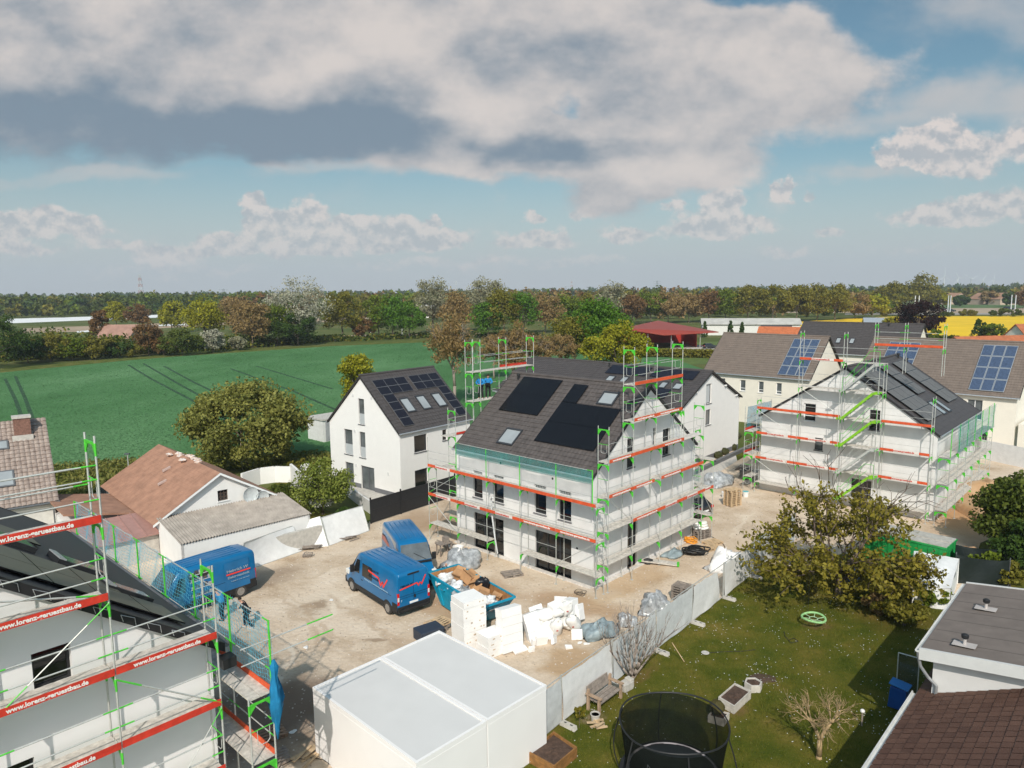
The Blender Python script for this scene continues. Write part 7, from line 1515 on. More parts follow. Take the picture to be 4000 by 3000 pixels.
for k, lb in enumerate(('white cord',)): 
    m = MB(); m.path([(-.95,-.3,.82),(-.86,.05,.83),(-.80,.28,.83),(-.74,.05,.83),(-.70,-.12,.82)], .012, 5); m.obj('cord', WFRAME, TP)
loose('blue_ball', MB().blob((0,0,.11), (.11,.11,.11), 14, 10, 0), M('blue_ball', (.02,.09,.25), rough=.4), 'small dark blue ball lying on the trampoline mat', 'ball', (5.42, 21.6, .8), smooth=True)
BN = thing('garden_bench', 'grey weathered wooden bench against the site fence', 'bench', (3.62, 27.45, 0), rad(-42+90))
# local x along the bench (e1), back at +y
m = MB()
for k in range(3): m.box((-.72,-.42+k*.19,.42),(.72,-.26+k*.19,.46))
m.obj('seat', WOODG, BN); m = MB()
for k in range(2): m.prism([(-.72,.16+.05*k,.52+.22*k),(.72,.16+.05*k,.52+.22*k),(.72,.21+.05*k,.72+.22*k),(-.72,.21+.05*k,.72+.22*k)], (0,.04,0))
m.obj('backrest', WOODG, BN)
for s in (-1, 1):
    for y in (-.38, .16): MB().box((s*.78-.05,y-.05,0),(s*.78+.05,y+.05,.66 if y < 0 else .9)).obj('leg', WOOD if False else M('tan_timber', (.36,.25,.17), var=.2), BN)
    MB().box((s*.78-.07,-.50,.66),(s*.78+.07,.26,.71)).obj('armrest', _mats['tan_timber'], BN)
def bed(label, corners, h, mat, wall=.05, soil=.8, name='raised_bed', cat='raised bed', group='raised beds'):
    c = sum((Vector((x, y, 0)) for x, y in corners), Vector())/len(corners); t = thing(name, label, cat, c, 0, group); m = MB(); P = [Vector((x, y, 0))-c for x, y in corners]; n_ = len(P)
    for i in range(n_):
        a, b = P[i], P[(i+1) % n_]; ai, bi = a*(1-wall/a.length*1.4), b*(1-wall/b.length*1.4); m.add([a, b, b+Vector((0,0,h)), a+Vector((0,0,h)), ai, bi, bi+Vector((0,0,h)), ai+Vector((0,0,h))], [(0,1,2,3),(3,2,6,7),(4,7,6,5)])
        for k in (1, 2): 
            z = h*k/3; m.bar(a*1.005+Vector((0,0,z)), b*1.005+Vector((0,0,z)), .012, .012)
    m.obj('frame', mat, t); m = MB(); m.poly([p*(1-wall/p.length) + Vector((0,0,h*soil)) for p in P]); m.blob((0,0,h*soil-.02), (.3,.25,.07), 10, 6, .3, 2); m.obj('soil', SOIL, t); return t
WHW = M('whitewashed_wood', (.50,.46,.41), rough=.9, var=.15, scale=5)
bed('whitewashed rectangular raised bed on the lawn', [(8.35,27.21),(8.80,26.55),(9.85,27.65),(9.35,28.25)], .36, WHW)
c = G(2942, 2690); bed('whitewashed hexagonal planter behind the rectangular bed', [(c.x+.38*math.cos(a), c.y+.38*math.sin(a)) for a in np.linspace(0, 2*PI, 6, endpoint=False)], .32, WHW, soil=.85)
bed('brown wooden raised bed at the bottom edge by the fence', [(.45,23.75),(1.35,22.95),(2.25,24.0),(1.45,24.95)], .42, WOODB, soil=.75)
c = G(2806, 2815); bed('pale planter with a clipped ball half behind the trampoline net', [(c.x-.45, c.y-.1),(c.x+.1, c.y-.4),(c.x+.45, c.y+.05),(c.x-.1, c.y+.35)], .3, WHW); 
loose('clipped_ball_plant', MB().blob((0,0,.28), (.3,.3,.28), 14, 9, .12, 4), leafmat('olive_ball_leaf', (.05,.045,.012), (.11,.09,.03)), 'round olive ball plant in the pale planter', 'plant', (c.x-.05, c.y+.05, .27))
c = G(2970, 2655); loose('soil_patch', MB().blob((0,0,-.05), (.9,.45,.09), 14, 6, .25, 3), SOIL, 'dark dug soil patch behind the hexagonal planter', 'soil patch', (c.x, c.y, 0), (0,0,.3))
c = G(2325, 2822); t = thing('flower_pot', 'grey flower pot left of the bench front', 'flower pot', c); MB().lathe([(.14,0),(.18,.34),(.2,.34),(.2,.38),(.17,.38),(.16,.33)], 14).obj('pot', CONC, t); MB().lathe([(.01,.33),(.165,.33)], 14).obj('soil', SOIL, t)
c = G(2440, 2690); loose('stone_stump', MB().box((-.35,-.2,0),(.2,.2,.35)).box((.05,-.15,0),(.3,.2,.42)), CONC, 'grey block stones beside the bench under the shrub', 'stones', (c.x+.1, c.y, 0), (0,0,.7), bevel=.03)
c = G(2755, 2553); loose('garden_dish', MB().lathe([(.16,.02),(.19,.05),(.17,.06),(.03,.05)], 14), CONC, 'small pale dish on the lawn with a thin hose', 'dish', (c.x, c.y, 0)); p0 = [G(u, v) for u, v in ((2765,2552),(2830,2548),(2900,2546),(2950,2540))]; loose('thin_hose', MB().path([(p.x, p.y, .03) for p in p0], .012, 5), BLACKP, 'thin black hose on the lawn from the pale dish', 'hose', (0,0,0))
p0 = [G(u, v) for u, v in ((3062,2470),(3068,2490),(3090,2515),(3118,2508),(3100,2495),(3080,2505))]; loose('thin_hose', MB().path([(p.x, p.y, .04) for p in p0], .014, 5), BLACKP, 'dark hose loop on the lawn below the nest swing', 'hose', (0,0,0))
a, b = G(2673, 2585), G(2625, 2510, .9); loose('leaning_stick', MB().tube(a, b, .02, 6), WOOD, 'pale stick leaning from the lawn into the shrub', 'stick', (0,0,0))
c = G(3366, 2835); t = thing('garden_post', 'small dark post with white knob in the shaded lawn', 'post', c); MB().tube((0,0,0),(0,0,.55),.035,8).obj('shaft', WOODG, t); MB().blob((0,0,.62), (.09,.09,.08), 10, 7, .05).obj('knob', BAGW, t)
c = G(3511, 2672, 1.05); t = thing('wheelie_bin', 'blue wheelie bin beside the tile roof eave', 'bin', (c.x, c.y, 0), rad(47)); m = MB(); m.prism([(-.23,-.28,.06),(.23,-.28,.06),(.29,-.36,.98),(-.29,-.36,.98)], (0,.60,0)); m.obj('body', M('bin_blue', (.006,.06,.25), rough=.45), t, bevel=.02); m = MB(); m.prism([(-.31,-.42,.99),(.31,-.42,.99),(.30,.30,1.08),(-.30,.30,1.08)], (0,0,.05)); m.obj('lid', M('lid_blue', (.02,.17,.46), rough=.4), t, bevel=.02)
a, b = G(3510, 2549, 2.0), G(3592, 2572, 2.0); GP = thing('glass_screen', 'framed glass screen standing between lawn and flat roofed house', 'screen', (a.x, a.y, 0), math.atan2(b.y-a.y, b.x-a.x)); w_ = math.hypot(b.x-a.x, b.y-a.y); MB().path([(0,0,0),(0,0,2.0),(w_,0,2.0),(w_,0,0)], .022, 6).obj('frame', GALV, GP); m = MB(); m.box((.02,-.004,.3),(w_-.02,.004,1.97)); m.obj('pane', M('clear_pane', (.05,.06,.055), rough=.05, alpha=.35, spec=.8), GP)
c = G(3178, 2412, .45); NS = thing('nest_swing', 'pale green ring of a nest swing under the cherry tree', 'swing', c, 0); m = MB(); n_ = 26; m.path([(.56*math.cos(2*PI*k/n_), .56*math.sin(2*PI*k/n_), .03*math.sin(4*PI*k/n_)) for k in range(n_)], .055, 8, closed=True); m.obj('ring', M('mint_green', (.28,.52,.22), rough=.6), NS); m = MB(); m.path([(.2*math.cos(2*PI*k/14), .2*math.sin(2*PI*k/14), -.05) for k in range(14)], .018, 5, closed=True)
for k in range(6): m.tube((.56*math.cos(k*PI/3), .56*math.sin(k*PI/3), 0), (.2*math.cos(k*PI/3), .2*math.sin(k*PI/3), -.05), .016, 5)
m.obj('webbing', M('mint_cord', (.40,.58,.36)), NS); m = MB()
for a in (.6, 2.5, 3.8, 5.6): m.tube((.56*math.cos(a), .56*math.sin(a), 0), (.1, .9, 2.6), .005, 4)
m.obj('rope', BLACKP, NS)
# ------------------------------------------------------------------ masts, poles and turbines far off
def lattice(label, u, v, vt, w, mats, D, group=None, arms=0, cat='mast'):
    d = ray(u, vt); t = D/d.y; zt = CAM_H+d.z*t; o = thing('lattice_mast', label, cat, (d.x*t, D, 0), 0, group)
    m = MB(); n_ = 9
    for k in range(n_):
        z0, z1 = zt*k/n_, zt*(k+1)/n_; w0, w1 = w*(1-.72*k/n_), w*(1-.72*(k+1)/n_); mi = k % 2 if len(mats) > 1 else 0
        for sx_, sy_ in ((-1,-1),(1,-1),(1,1),(-1,1)): m.tube((sx_*w0,sy_*w0,z0),(sx_*w1,sy_*w1,z1), w*.07, 4, mi)
        for a, b in (((-1,-1),(1,-1)),((1,-1),(1,1)),((1,1),(-1,1)),((-1,1),(-1,-1))): m.tube((a[0]*w0,a[1]*w0,z0),(b[0]*w1,b[1]*w1,z1), w*.05, 4, mi)
    for k in range(arms): z = zt*(.95-.12*k); m.tube((-w*2.4,0,z),(w*2.4,0,z), w*.07, 4)
    m.obj('lattice', mats, o); return o
FADE = M('far_steel', (.30,.32,.34), var=.05); FRED = M('far_red', (.42,.20,.17), var=.05); FWH = M('far_white', (.55,.56,.57), var=.03)
lattice('tall red and white lattice mast above the far left wood', 545, 1150, 1072, 5, [FWH, FRED], 1500)
lattice('small grey pylon on the skyline right of the red and white mast', 873, 1150, 1128, 4, [FADE], 1500, arms=3, cat='pylon')
lattice('pale pylon on the skyline between the two silvery willows', 1782, 1140, 1098, 4, [FWH], 1900, arms=2, cat='pylon')
lattice('faint red and white mast above the dark green tree', 2233, 1140, 1092, 4, [FWH, FRED], 2200)
lattice('pylon with two crossarms on the skyline left of the oak', 2567, 1132, 1096, 4, [FADE], 1800, arms=3, cat='pylon')
for i, u in enumerate((3688, 3742, 3794, 3838, 3880)):
    D = 3200+i*120; vt = (1082, 1086, 1090, 1094, 1094)[i]; d = ray(u, vt); t = D/d.y; zt = CAM_H+d.z*t; o = thing('wind_turbine', ['first', 'second', 'third', 'fourth', 'fifth'][i]+' wind turbine from the left on the right horizon', 'wind turbine', (d.x*t, D, 0), 0, 'wind turbines on the horizon')
    MB().tube((0,0,0),(0,0,zt),3.6,8,0,2.2).obj('tower', FWH, o); m = MB()
    for k in range(3): a = PI/2+i*.5+k*2*PI/3; m.tube((0,-4,zt),(44*math.cos(a),-4,zt+44*math.sin(a)),1.5,5,0,.4)
    m.obj('rotor', FWH, o)
for i, (u, v, vt) in enumerate(((3571,1235,1155),(3586,1235,1155),(3701,1229,1154),(3710,1229,1154),(3948,1219,1152),(3964,1217,1152),(1448,1300,1172),(1571,1310,1172))):
    p = G(u, v); h_ = hgt(u, vt, p); o = MB().tube((0,0,0),(0,0,h_), .32 if i < 6 else .2, 8, 0, .26 if i < 6 else .16).obj('tall_pole', FWH if i < 6 else GALV); o.location = p; tag(o, ['left pole of the pair above the purple tree','right pole of the pair above the purple tree','left pale pole of the pair before the farmhouses','right pale pole of the pair before the farmhouses','left pole of the pair at the far right','right pole of the pair at the far right','thin pole among the trees right of the blossoming tree','thin pole left of the silvery willow'][i], 'pole', 'tall pale poles')
# ------------------------------------------------------------------ trees
LM = dict(green=leafmat('leaf_green', (0.05,0.085,0.006), (0.19,0.235,0.02)), dark=leafmat('leaf_dark', (0.018,0.042,0.007), (0.075,0.125,0.018)), yellow=leafmat('leaf_yellow_green', (0.13,0.135,0.006), (0.38,0.35,0.022)),
  olive=leafmat('leaf_olive', (0.085,0.085,0.01), (0.25,0.215,0.03)), brown=leafmat('leaf_brown_bud', (0.15,0.095,0.035), (0.36,0.245,0.1)), willow=leafmat('leaf_silver', (.16,.155,.085), (.36,.34,.22)),
  blossom=leafmat('blossom_white', (.22,.21,.14), (.48,.46,.36)), purple=leafmat('leaf_purple', (.010,.004,.004), (.042,.013,.012)), rust=leafmat('leaf_rust', (0.085,0.05,0.02), (0.25,0.135,0.05)), lush=leafmat('leaf_lush', (0.03,0.085,0.006), (0.13,0.25,0.02)),
  round=leafmat('leaf_round', (0.085,0.1,0.018), (0.32,0.3,0.075)), cherry=leafmat('leaf_cherry', (0.075,0.072,0.006), (0.27,0.215,0.028), trans=.2), pear=leafmat('leaf_pear', (0.08,0.12,0.014), (0.28,0.3,0.06)), hedge=leafmat('leaf_hedge', (0.03,0.055,0.006), (0.13,0.15,0.022)))
def clumps(rng, ell, K, hollow=.5, low=-.9):
    c = []
    while len(c) < K:
        d = rng.normal(size=3); d /= np.linalg.norm(d)
        if d[2] < low: continue
        c.append(d*(hollow+(1-hollow)*rng.random()**.6))
    return np.array(c)*np.array(ell[1])*.86+np.array(ell[0])
def crown_mesh(name, mat, ell, K, rc, n, leaf, seed, hollow=.45, low=-.8, elong=1.5, bias=.45, cc=None):
    rng = np.random.default_rng(seed); C_ = clumps(rng, ell, K, hollow, low) if cc is None else cc
    K = len(C_); w = rng.uniform(.5, 1.5, K); idx = rng.choice(K, n, p=w/w.sum()); d = rng.normal(size=(n, 3)); d /= np.linalg.norm(d, axis=1)[:, None]
    pos = C_[idx]+d*(rng.random(n)**.5)[:, None]*rc*rng.uniform(.6, 1.35, K)[idx][:, None]*np.array([1,1,.72])
    V, F = leaf_cards(pos, leaf, rng, d, elong, bias); V[:, 2] = np.maximum(V[:, 2], .05)
    return npmesh(name, V, F, mat), C_
def trunk_mesh(C_, h0, r, seed, mat, top=None, limbs=9, name='trunk'):
    rn_ = random.Random(seed); m = MB(); t = Vector(top or (0,0,h0)); mid = Vector((rn_.uniform(-.1,.1)*h0, rn_.uniform(-.1,.1)*h0, h0*.5))
    m.path([(0,0,-.1), (0,0,.12), mid, t], [r*1.5, r*1.1, r*.9, r*.75], 8)
    for i in rn_.sample(range(len(C_)), min(limbs, len(C_))):
        c = Vector(C_[i]); a = t.lerp(mid, rn_.uniform(0,.5)); b = a.lerp(c, .5)+Vector((0,0,.10*(c-a).length)); m.path([a, b, c], [r*.5, r*.3, r*.1], 5)
    return m.mesh(name, mat, True)
def put(name, me, parent):
    o = bpy.data.objects.new(name, me); COL.objects.link(o); o.parent = parent; return o
def tree(label, u, v, vt, wpx, kind, seed, name='tree', leaf=None, n=2600, K=34, cat='tree', group='trees beyond the green field', low=.24, shape=1.0, bark=None, p=None, hollow=.45):
    p = p or G(u, v); h = hgt(u, vt, p)*1.02; w = wpx/FPX*p.y*.56; lf = leaf or max(.14, .0018*p.y)
    t = thing(name, label, cat, p, random.Random(seed).uniform(0,6.28), group if group else None)
    zc = h*(1+low)/2; ell = ((0,0,zc), (w, w, h*(1-low)/2)); sp = name+'_crown'
    me, C_ = crown_mesh('crown', LM[kind], ell, K, min(w, h*.4)*.42, n, lf, seed, hollow=hollow)
    put('crown', me, t); put('trunk', trunk_mesh(C_, h*low+.25*h*(1-low), max(.09, h*.016), seed, bark or BARK), t); return t
for a in (
 ('huge dark evergreen cut by the left edge beyond the field', -30, 1440, 1215, 250, 'dark'), ('black green shrub right of the dark evergreen', 110, 1418, 1300, 150, 'dark', 'shrub'), ('olive shrub among the hedge below the white film', 200, 1412, 1292, 150, 'olive', 'shrub'),
 ('dark rounded shrub third in the field hedge', 285, 1408, 1308, 130, 'green', 'shrub'), ('wide olive hedge shrub left of the pink farmhouse', 375, 1402, 1310, 150, 'olive', 'shrub'), ('dark low shrub under the pink farmhouse roof', 460, 1398, 1335, 110, 'dark', 'shrub'), ('low shrub right below the pink farmhouse', 520, 1394, 1345, 90, 'olive', 'shrub'),
 ('thin rusty tree left of the pink farmhouse', 395, 1345, 1200, 60, 'rust'), ('yellow green round tree before the left far wood', 457, 1275, 1178, 80, 'yellow'), ('brown sparse tree before the left far wood', 540, 1280, 1188, 75, 'rust'), ('reddish brown ivy covered tree right of the pink farmhouse', 582, 1390, 1245, 95, 'rust'), ('brown bare shrub beside the ivy covered tree', 640, 1388, 1330, 70, 'brown', 'shrub'),
 ('broad dark shrub at the left third of the field edge', 712, 1388, 1286, 165, 'hedge', 'shrub'), ('light yellow green tree left of the taller one', 672, 1300, 1172, 85, 'yellow'), ('tall yellow green tree left of the white blossoming tree', 800, 1345, 1142, 140, 'yellow'), ('small white flowering bush at the field edge', 832, 1378, 1288, 90, 'blossom', 'bush'), ('tiny pale bush right of the white flowering bush', 930, 1368, 1310, 60, 'willow', 'bush'),
 ('light brown half bare tree with pale stems left of the blossoming tree', 985, 1358, 1165, 140, 'brown'), ('brown bare tree behind the light brown one', 920, 1300, 1160, 120, 'brown'), ('bright green bush tree at the foot of the blossoming tree', 1085, 1350, 1185, 120, 'green'), ('great silver white blossoming tree at the field edge', 1165, 1345, 1078, 235, 'blossom'), ('dark undergrowth tree beneath the white blossoming crown', 1165, 1350, 1215, 180, 'dark'),
 ('tall olive brown tree right of the blossoming tree', 1335, 1328, 1128, 150, 'olive'), ('small brown thicket right of the olive brown tree', 1425, 1326, 1238, 90, 'rust'), ('yellow tinged green tree left of the dark green pair', 1478, 1324, 1150, 130, 'green'), ('leftmost of the lush dark green trees on the field edge', 1540, 1324, 1150, 130, 'lush'), ('right lush green tree before the silvery willow', 1602, 1322, 1180, 110, 'lush'),
 ('left silvery willow rising above the tree line', 1690, 1300, 1080, 130, 'willow'), ('reddish brown tree between the two silvery willows', 1790, 1308, 1128, 120, 'brown'), ('right silvery willow rising above the tree line', 1890, 1292, 1080, 150, 'willow'), ('dark green tree left of the tower scaffold top', 1905, 1324, 1178, 115, 'lush'), ('olive green tree behind the tower scaffold', 1970, 1322, 1115, 140, 'olive'), ('deep green tree right of the tower scaffold', 2045, 1322, 1132, 110, 'lush'),
 ('brown budding tree in the middle of the tree line', 2130, 1300, 1140, 130, 'brown'), ('green tree behind the lush one', 2210, 1290, 1140, 120, 'green'), ('olive tree just left of the middle silvery willow', 2290, 1285, 1150, 130, 'olive'), ('third silvery willow standing behind the red barn', 2390, 1268, 1104, 130, 'willow'), ('grey brown thicket left of the red barn', 2470, 1268, 1150, 110, 'rust'), ('green tree over the left end of the red barn roof', 2540, 1262, 1138, 120, 'green'), ('wide brown bare tree behind the red barn', 2610, 1262, 1145, 150, 'brown'),
 ('pale brown tree behind the middle of the barn roof', 2690, 1260, 1150, 110, 'brown'), ('red brown tree behind the right part of the barn roof', 2765, 1258, 1126, 125, 'rust'), ('bright green tree left of the olive row', 2835, 1258, 1132, 100, 'green'), ('first tree of the tall olive row behind the white shed', 2920, 1258, 1110, 135, 'olive'), ('second tree of the tall olive row behind the white shed', 3020, 1258, 1108, 140, 'olive'), ('third tree of the tall olive row', 3110, 1256, 1106, 140, 'olive'),
 ('fourth tree of the tall olive row', 3190, 1254, 1112, 125, 'olive'), ('ragged topped tree ending the tall olive row', 3262, 1254, 1104, 120, 'olive'), ('orange brown tree right of the olive row', 3340, 1246, 1142, 120, 'brown'), ('yellow brown tree before the far road', 3405, 1244, 1150, 110, 'yellow'), ('dense olive tree left above the purple beech', 3482, 1222, 1108, 150, 'olive'), ('tall umbrella crowned tree rising above the right skyline', 3600, 1206, 1068, 110, 'olive'), ('green bush tree right of the umbrella crowned tree', 3660, 1205, 1142, 90, 'yellow'),
 ('dark tree between the far farmhouses', 3752, 1196, 1150, 60, 'dark'), ('round brown tree behind the right farmhouse', 3868, 1190, 1138, 70, 'brown'), ('dark tree at the right end of the green meadow', 3948, 1198, 1142, 70, 'dark'), ('rusty tree at the right edge above the poles', 3995, 1205, 1135, 60, 'rust'), ('green hedge tree below the pair of far poles', 3930, 1238, 1205, 130, 'hedge', 'shrub'), ('low shrub on the near bank of the far road', 3780, 1236, 1208, 60, 'olive', 'shrub'), ('shrub left of the low one on the road bank', 3690, 1238, 1218, 60, 'hedge', 'shrub')):
    tree(*a[:6], seed=abs(hash(a[1]*7+a[2])) % 9999, name=a[6] if len(a) > 6 else 'tree', cat=a[6] if len(a) > 6 else 'tree', low=.02 if len(a) > 6 or a[5] in ('dark',) else .09, n=3800 if a[4] < 140 else 6000, K=46)
tree('dark purple beech in front of the rape field', 3590, 1330, 1172, 175, 'purple', 77, 'purple_beech', n=7000, K=50, leaf=.42, group=None, low=.1)
tree('lush green tree rising behind the middle house left of the barn', 2330, 1440, 1165, 240, 'lush', 78, n=9000, K=46, leaf=.36, group='trees behind the middle house', low=.12)
tree('yellow olive tree before the left end of the red barn', 2410, 1490, 1262, 250, 'yellow', 79, n=11000, K=46, leaf=.30, group='trees behind the middle house', low=.06)
tree('olive brown tree left of the lush one behind the roofs', 2245, 1445, 1215, 190, 'olive', 80, n=4500, K=40, leaf=.33, group='trees behind the middle house', low=.1)
tree('yellow green tree behind the left roof edge of the white house', 1400, 1600, 1372, 150, 'yellow', 81, n=6000, K=40, leaf=.24, group='trees behind the middle house', low=.05)
tree('big round pale green tree beside the crop field', 970, 1835, 1498, 440, 'round', 82, n=30000, K=110, leaf=.20, group=None, low=.06, hollow=.62)
tree('pear tree in white blossom before the white house', 1262, 2010, 1788, 235, 'pear', 83, 'pear_tree', n=8000, K=60, leaf=.13, group=None, low=.04)
pt = [o for o in COL.objects if o.name.startswith('pear_tree')][0]
me, _c = crown_mesh('blossom', leafmat('pear_blossom', (.60,.57,.52), (.80,.78,.74)), ((.25,-.3,2.2), (2.1,2.1,1.9)), 26, .42, 2600, .09, 84); put('blossom', me, pt)
tree('dark leaved shrub on the small garden lawn', 1110, 1958, 1888, 115, 'hedge', 85, 'shrub', n=3000, K=30, leaf=.12, cat='shrub', group=None, low=.02)
tree('large dark green bush at the right edge', 3985, 2175, 1845, 290, 'hedge', 86, 'bush', n=16000, K=70, leaf=.17, cat='bush', group=None, low=.0)
tree('second dark green bush low at the right edge below the large one', 4010, 2250, 2040, 220, 'dark', 87, 'bush', n=8000, K=40, leaf=.15, cat='bush', group=None, low=.0)
for i, (u, v, vt, w, k, lb) in enumerate(((3860, 2262, 2150, 120, 'green', 'weedy bush beside the black enclosure'), (3940, 2290, 2190, 120, 'olive', 'weedy bush right of the black enclosure'), (3530, 2440, 2330, 170, 'olive', 'olive shrub between cherry tree and flat roof'), (3640, 2370, 2290, 150, 'green', 'green shrub under the corner of the flat roof'), (3440, 2390, 2320, 140, 'brown', 'reddish undergrowth below the cherry tree'), (2985, 2140, 2085, 60, 'green', 'small weed at the fence before the cherry tree'), (1255, 1862, 1800, 190, 'green', 'overgrown bush between transformer hut and pear tree'), (1180, 1850, 1795, 120, 'olive', 'wild shrub behind the white garden wall'), (1345, 2030, 1978, 70, 'dark', 'dark creeper on the right of the pear tree'))):
    tree(lb, u, v, vt, w, k, 120+i, 'shrub', n=2600, K=26, leaf=.13, cat='shrub', group='garden shrubs', low=.0)
for i, (u, v, vt, w, lb) in enumerate(((2752, 1318, 1255, 26, 'left of three small conifers before the white shed'), (2852, 1318, 1252, 30, 'middle of three small conifers before the white shed'), (2897, 1316, 1258, 28, 'right of three small conifers before the white shed'), (3818, 1322, 1248, 55, 'dark pointed conifer at the near edge of the rape field'), (3840, 1322, 1262, 40, 'second conifer beside the pointed one'))):
    p = G(u, v); h = hgt(u, vt, p); w = w/FPX*p.y/2; rg = np.random.default_rng(200+i); zz = rg.random(60)**.8; cc = np.stack([np.cos(zz*60)*w*(1-zz)*.8, np.sin(zz*60)*w*(1-zz)*.8, .05*h+zz*h*.92], 1)
    t = thing('conifer', lb, 'conifer', p, 0, 'small conifers'); me, _ = crown_mesh('crown', LM['dark'], None, 60, w*.32, 1500, .35, 300+i, cc=cc); put('crown', me, t); put('trunk', MB().tube((0,0,0),(0,0,h*.8),h*.02,6,0,.02).mesh('trunk', BARK), t)
for i, (u, v, vt, w, k, lb) in enumerate(((3884, 1325, 1258, 75, 'green', 'round green tree beside the conifers at the rape field'), (3856, 1322, 1262, 60, 'yellow', 'pale budding tree between conifers and round tree'), (3640, 1352, 1290, 110, 'green', 'green bush in front of the purple beech'), (3700, 1362, 1306, 120, 'hedge', 'dark hedge bush at the near rape edge'), (3740, 1368, 1312, 70, 'rust', 'brown bush at the near rape edge'), (3330, 1305, 1262, 60, 'brown', 'brown brush before the garden cabin'), (3400, 1305, 1268, 90, 'rust', 'rusty brush on the garden cabin roof edge'), (3480, 1285, 1235, 70, 'yellow', 'yellow brush left of the purple beech'))):
    tree(lb, u, v, vt, w, k, 140+i, 'bush', n=2200, K=26, leaf=.38, cat='bush', group='bushes round the rape field', low=.02)
# clipped hedge before the barn
t = thing('hedge', 'long clipped hedge in front of the red barn lawn', 'hedge', G(2610, 1392), 0); A_, B_ = G(2440, 1392)-t.location, G(2790, 1398)-t.location
rg = np.random.default_rng(55); n = 5000; s = rg.random(n); pos = np.outer(1-s, A_)+np.outer(s, B_)+np.stack([rg.normal(0,.3,n), rg.normal(0,.7,n), 1.9*rg.random(n)**.7+.1], 1); V, F = leaf_cards(pos, .42, rg); o = put('foliage', npmesh('foliage', V, F, LM['olive']), t)
# bare trees: branching twigs
def branching(m, p, d, L, r, depth, rn_, spread=.55, up=.12, n=5, shrink=.74, kids_=(2,3)):
    q = p+d*L; bend = Vector((rn_.uniform(-.1,.1), rn_.uniform(-.1,.1), up*.5))*L; mid = p.lerp(q, .5)+bend*.4; q = q+bend
    m.path([p, mid, q], [r, r*.85, r*.66], n if depth > 2 else 4 if depth > 1 else 3)
    if depth <= 0: return
    for k in range(rn_.randint(*kids_)):
        a = Vector((rn_.gauss(0,1), rn_.gauss(0,1), rn_.gauss(0,1))).normalized(); nd = (d+a*spread+Vector((0,0,up))).normalized()
        branching(m, q if k < 2 else mid, nd, L*shrink*rn_.uniform(.75,1.15), r*.62, depth-1, rn_, spread, up, n, shrink, kids_)
def bare_tree(name, label, p, mat, stems, L, r, depth, seed, spread=.55, up=.12, lean=.5, cat='tree', group=None, shrink=.74, kids_=(2,3)):
    t = thing(name, label, cat, p, 0, group); rn_ = random.Random(seed); m = MB(); st = MB()
    for k in range(stems):
        a = 2*PI*k/stems+rn_.uniform(-.4,.4); d = Vector((math.cos(a)*lean*rn_.uniform(.5,1.2), math.sin(a)*lean*rn_.uniform(.5,1.2), 1)).normalized()
        st.path([(0,0,-.05), d*.35*L], [r*1.2, r], 8); branching(m, d*.35*L, d, L, r, depth, rn_, spread, up, 6, shrink, kids_)
    st.obj('trunk', mat, t, smooth=True); m.obj('crown', mat, t, smooth=True); return t
bare_tree('bare_shrub', 'leafless multi stemmed grey shrub against the site fence', G(2468, 2655), BARKG, 8, .85, .05, 4, 5, .40, .22, .75, 'shrub', shrink=.80)
bt = thing('bare_tree', 'pruned leafless tan tree standing on the lawn', 'tree', G(3199, 2962)); m = MB(); st = MB(); rn_ = random.Random(12)
st.path([(0,0,-.05),(0,.0,.1),(.0,0,.75)], [.12,.10,.085], 8)
for d in (Vector((-.42,.1,.9)), Vector((.45,-.1,.95))):
    q = Vector((0,0,.75))+d*.7; st.path([(0,0,.72), Vector((0,0,.75))+d*.35+Vector((0,0,.03)), q], [.075,.062,.055], 7)
    for k in range(5):
        a = rn_.uniform(0, 6.28); dd = Vector((math.cos(a)*.8+d.x*.6, math.sin(a)*.8, rn_.uniform(.05,1.0))).normalized(); branching(m, q, dd, .48, .030, 3, rn_, .75, .0, 5, .80, (3,4))
st.obj('trunk', BARKT, bt, smooth=True); m.obj('crown', BARKT, bt, smooth=True)
# leafless tall trees behind the white house
for i, (u, v, vt, w, lb, sdv) in enumerate(((1775, 1585, 1195, 210, 'tall leafless brown tree between white house and tower scaffold', 21), (2010, 1560, 1250, 170, 'leafless brown tree behind the tower scaffold', 22), (2110, 1500, 1290, 150, 'second leafless brown tree right of the tower scaffold', 23), (2190, 1470, 1300, 190, 'third leafless brown thicket tree before the olive one', 24), (1930, 1480, 1300, 150, 'low leafless tree left of the tower scaffold posts', 25))):
    p = G(u, v); h = hgt(u, vt, p); t = thing('leafless_tree', lb, 'tree', p, i, 'leafless trees'); m = MB(); rn_ = random.Random(sdv); st = MB()
    st.path([(0,0,-.1),(.1,0,h*.2),(-.1,.1,h*.42)], [h*.018,h*.015,h*.012], 8); st.obj('trunk', BARKG, t, smooth=True)
    for k in range(6): a = k*1.05+rn_.uniform(-.3,.3); branching(m, Vector((-.1,.1,h*(.30+.025*k))), Vector((math.cos(a)*.6, math.sin(a)*.6, 1)).normalized(), h*.15, h*.007, 4, rn_, .5, .12, 5, .80, (2,3))
    m.obj('branches', BARKG, t, smooth=True)
    me, _ = crown_mesh('twigs', LM['brown'], ((0,0,h*.66), (w/FPX*p.y*.5, w/FPX*p.y*.5, h*.36)), 70, h*.085, 4200, .16, sdv, hollow=.2, elong=4.0, bias=.1); put('twigs', me, t)
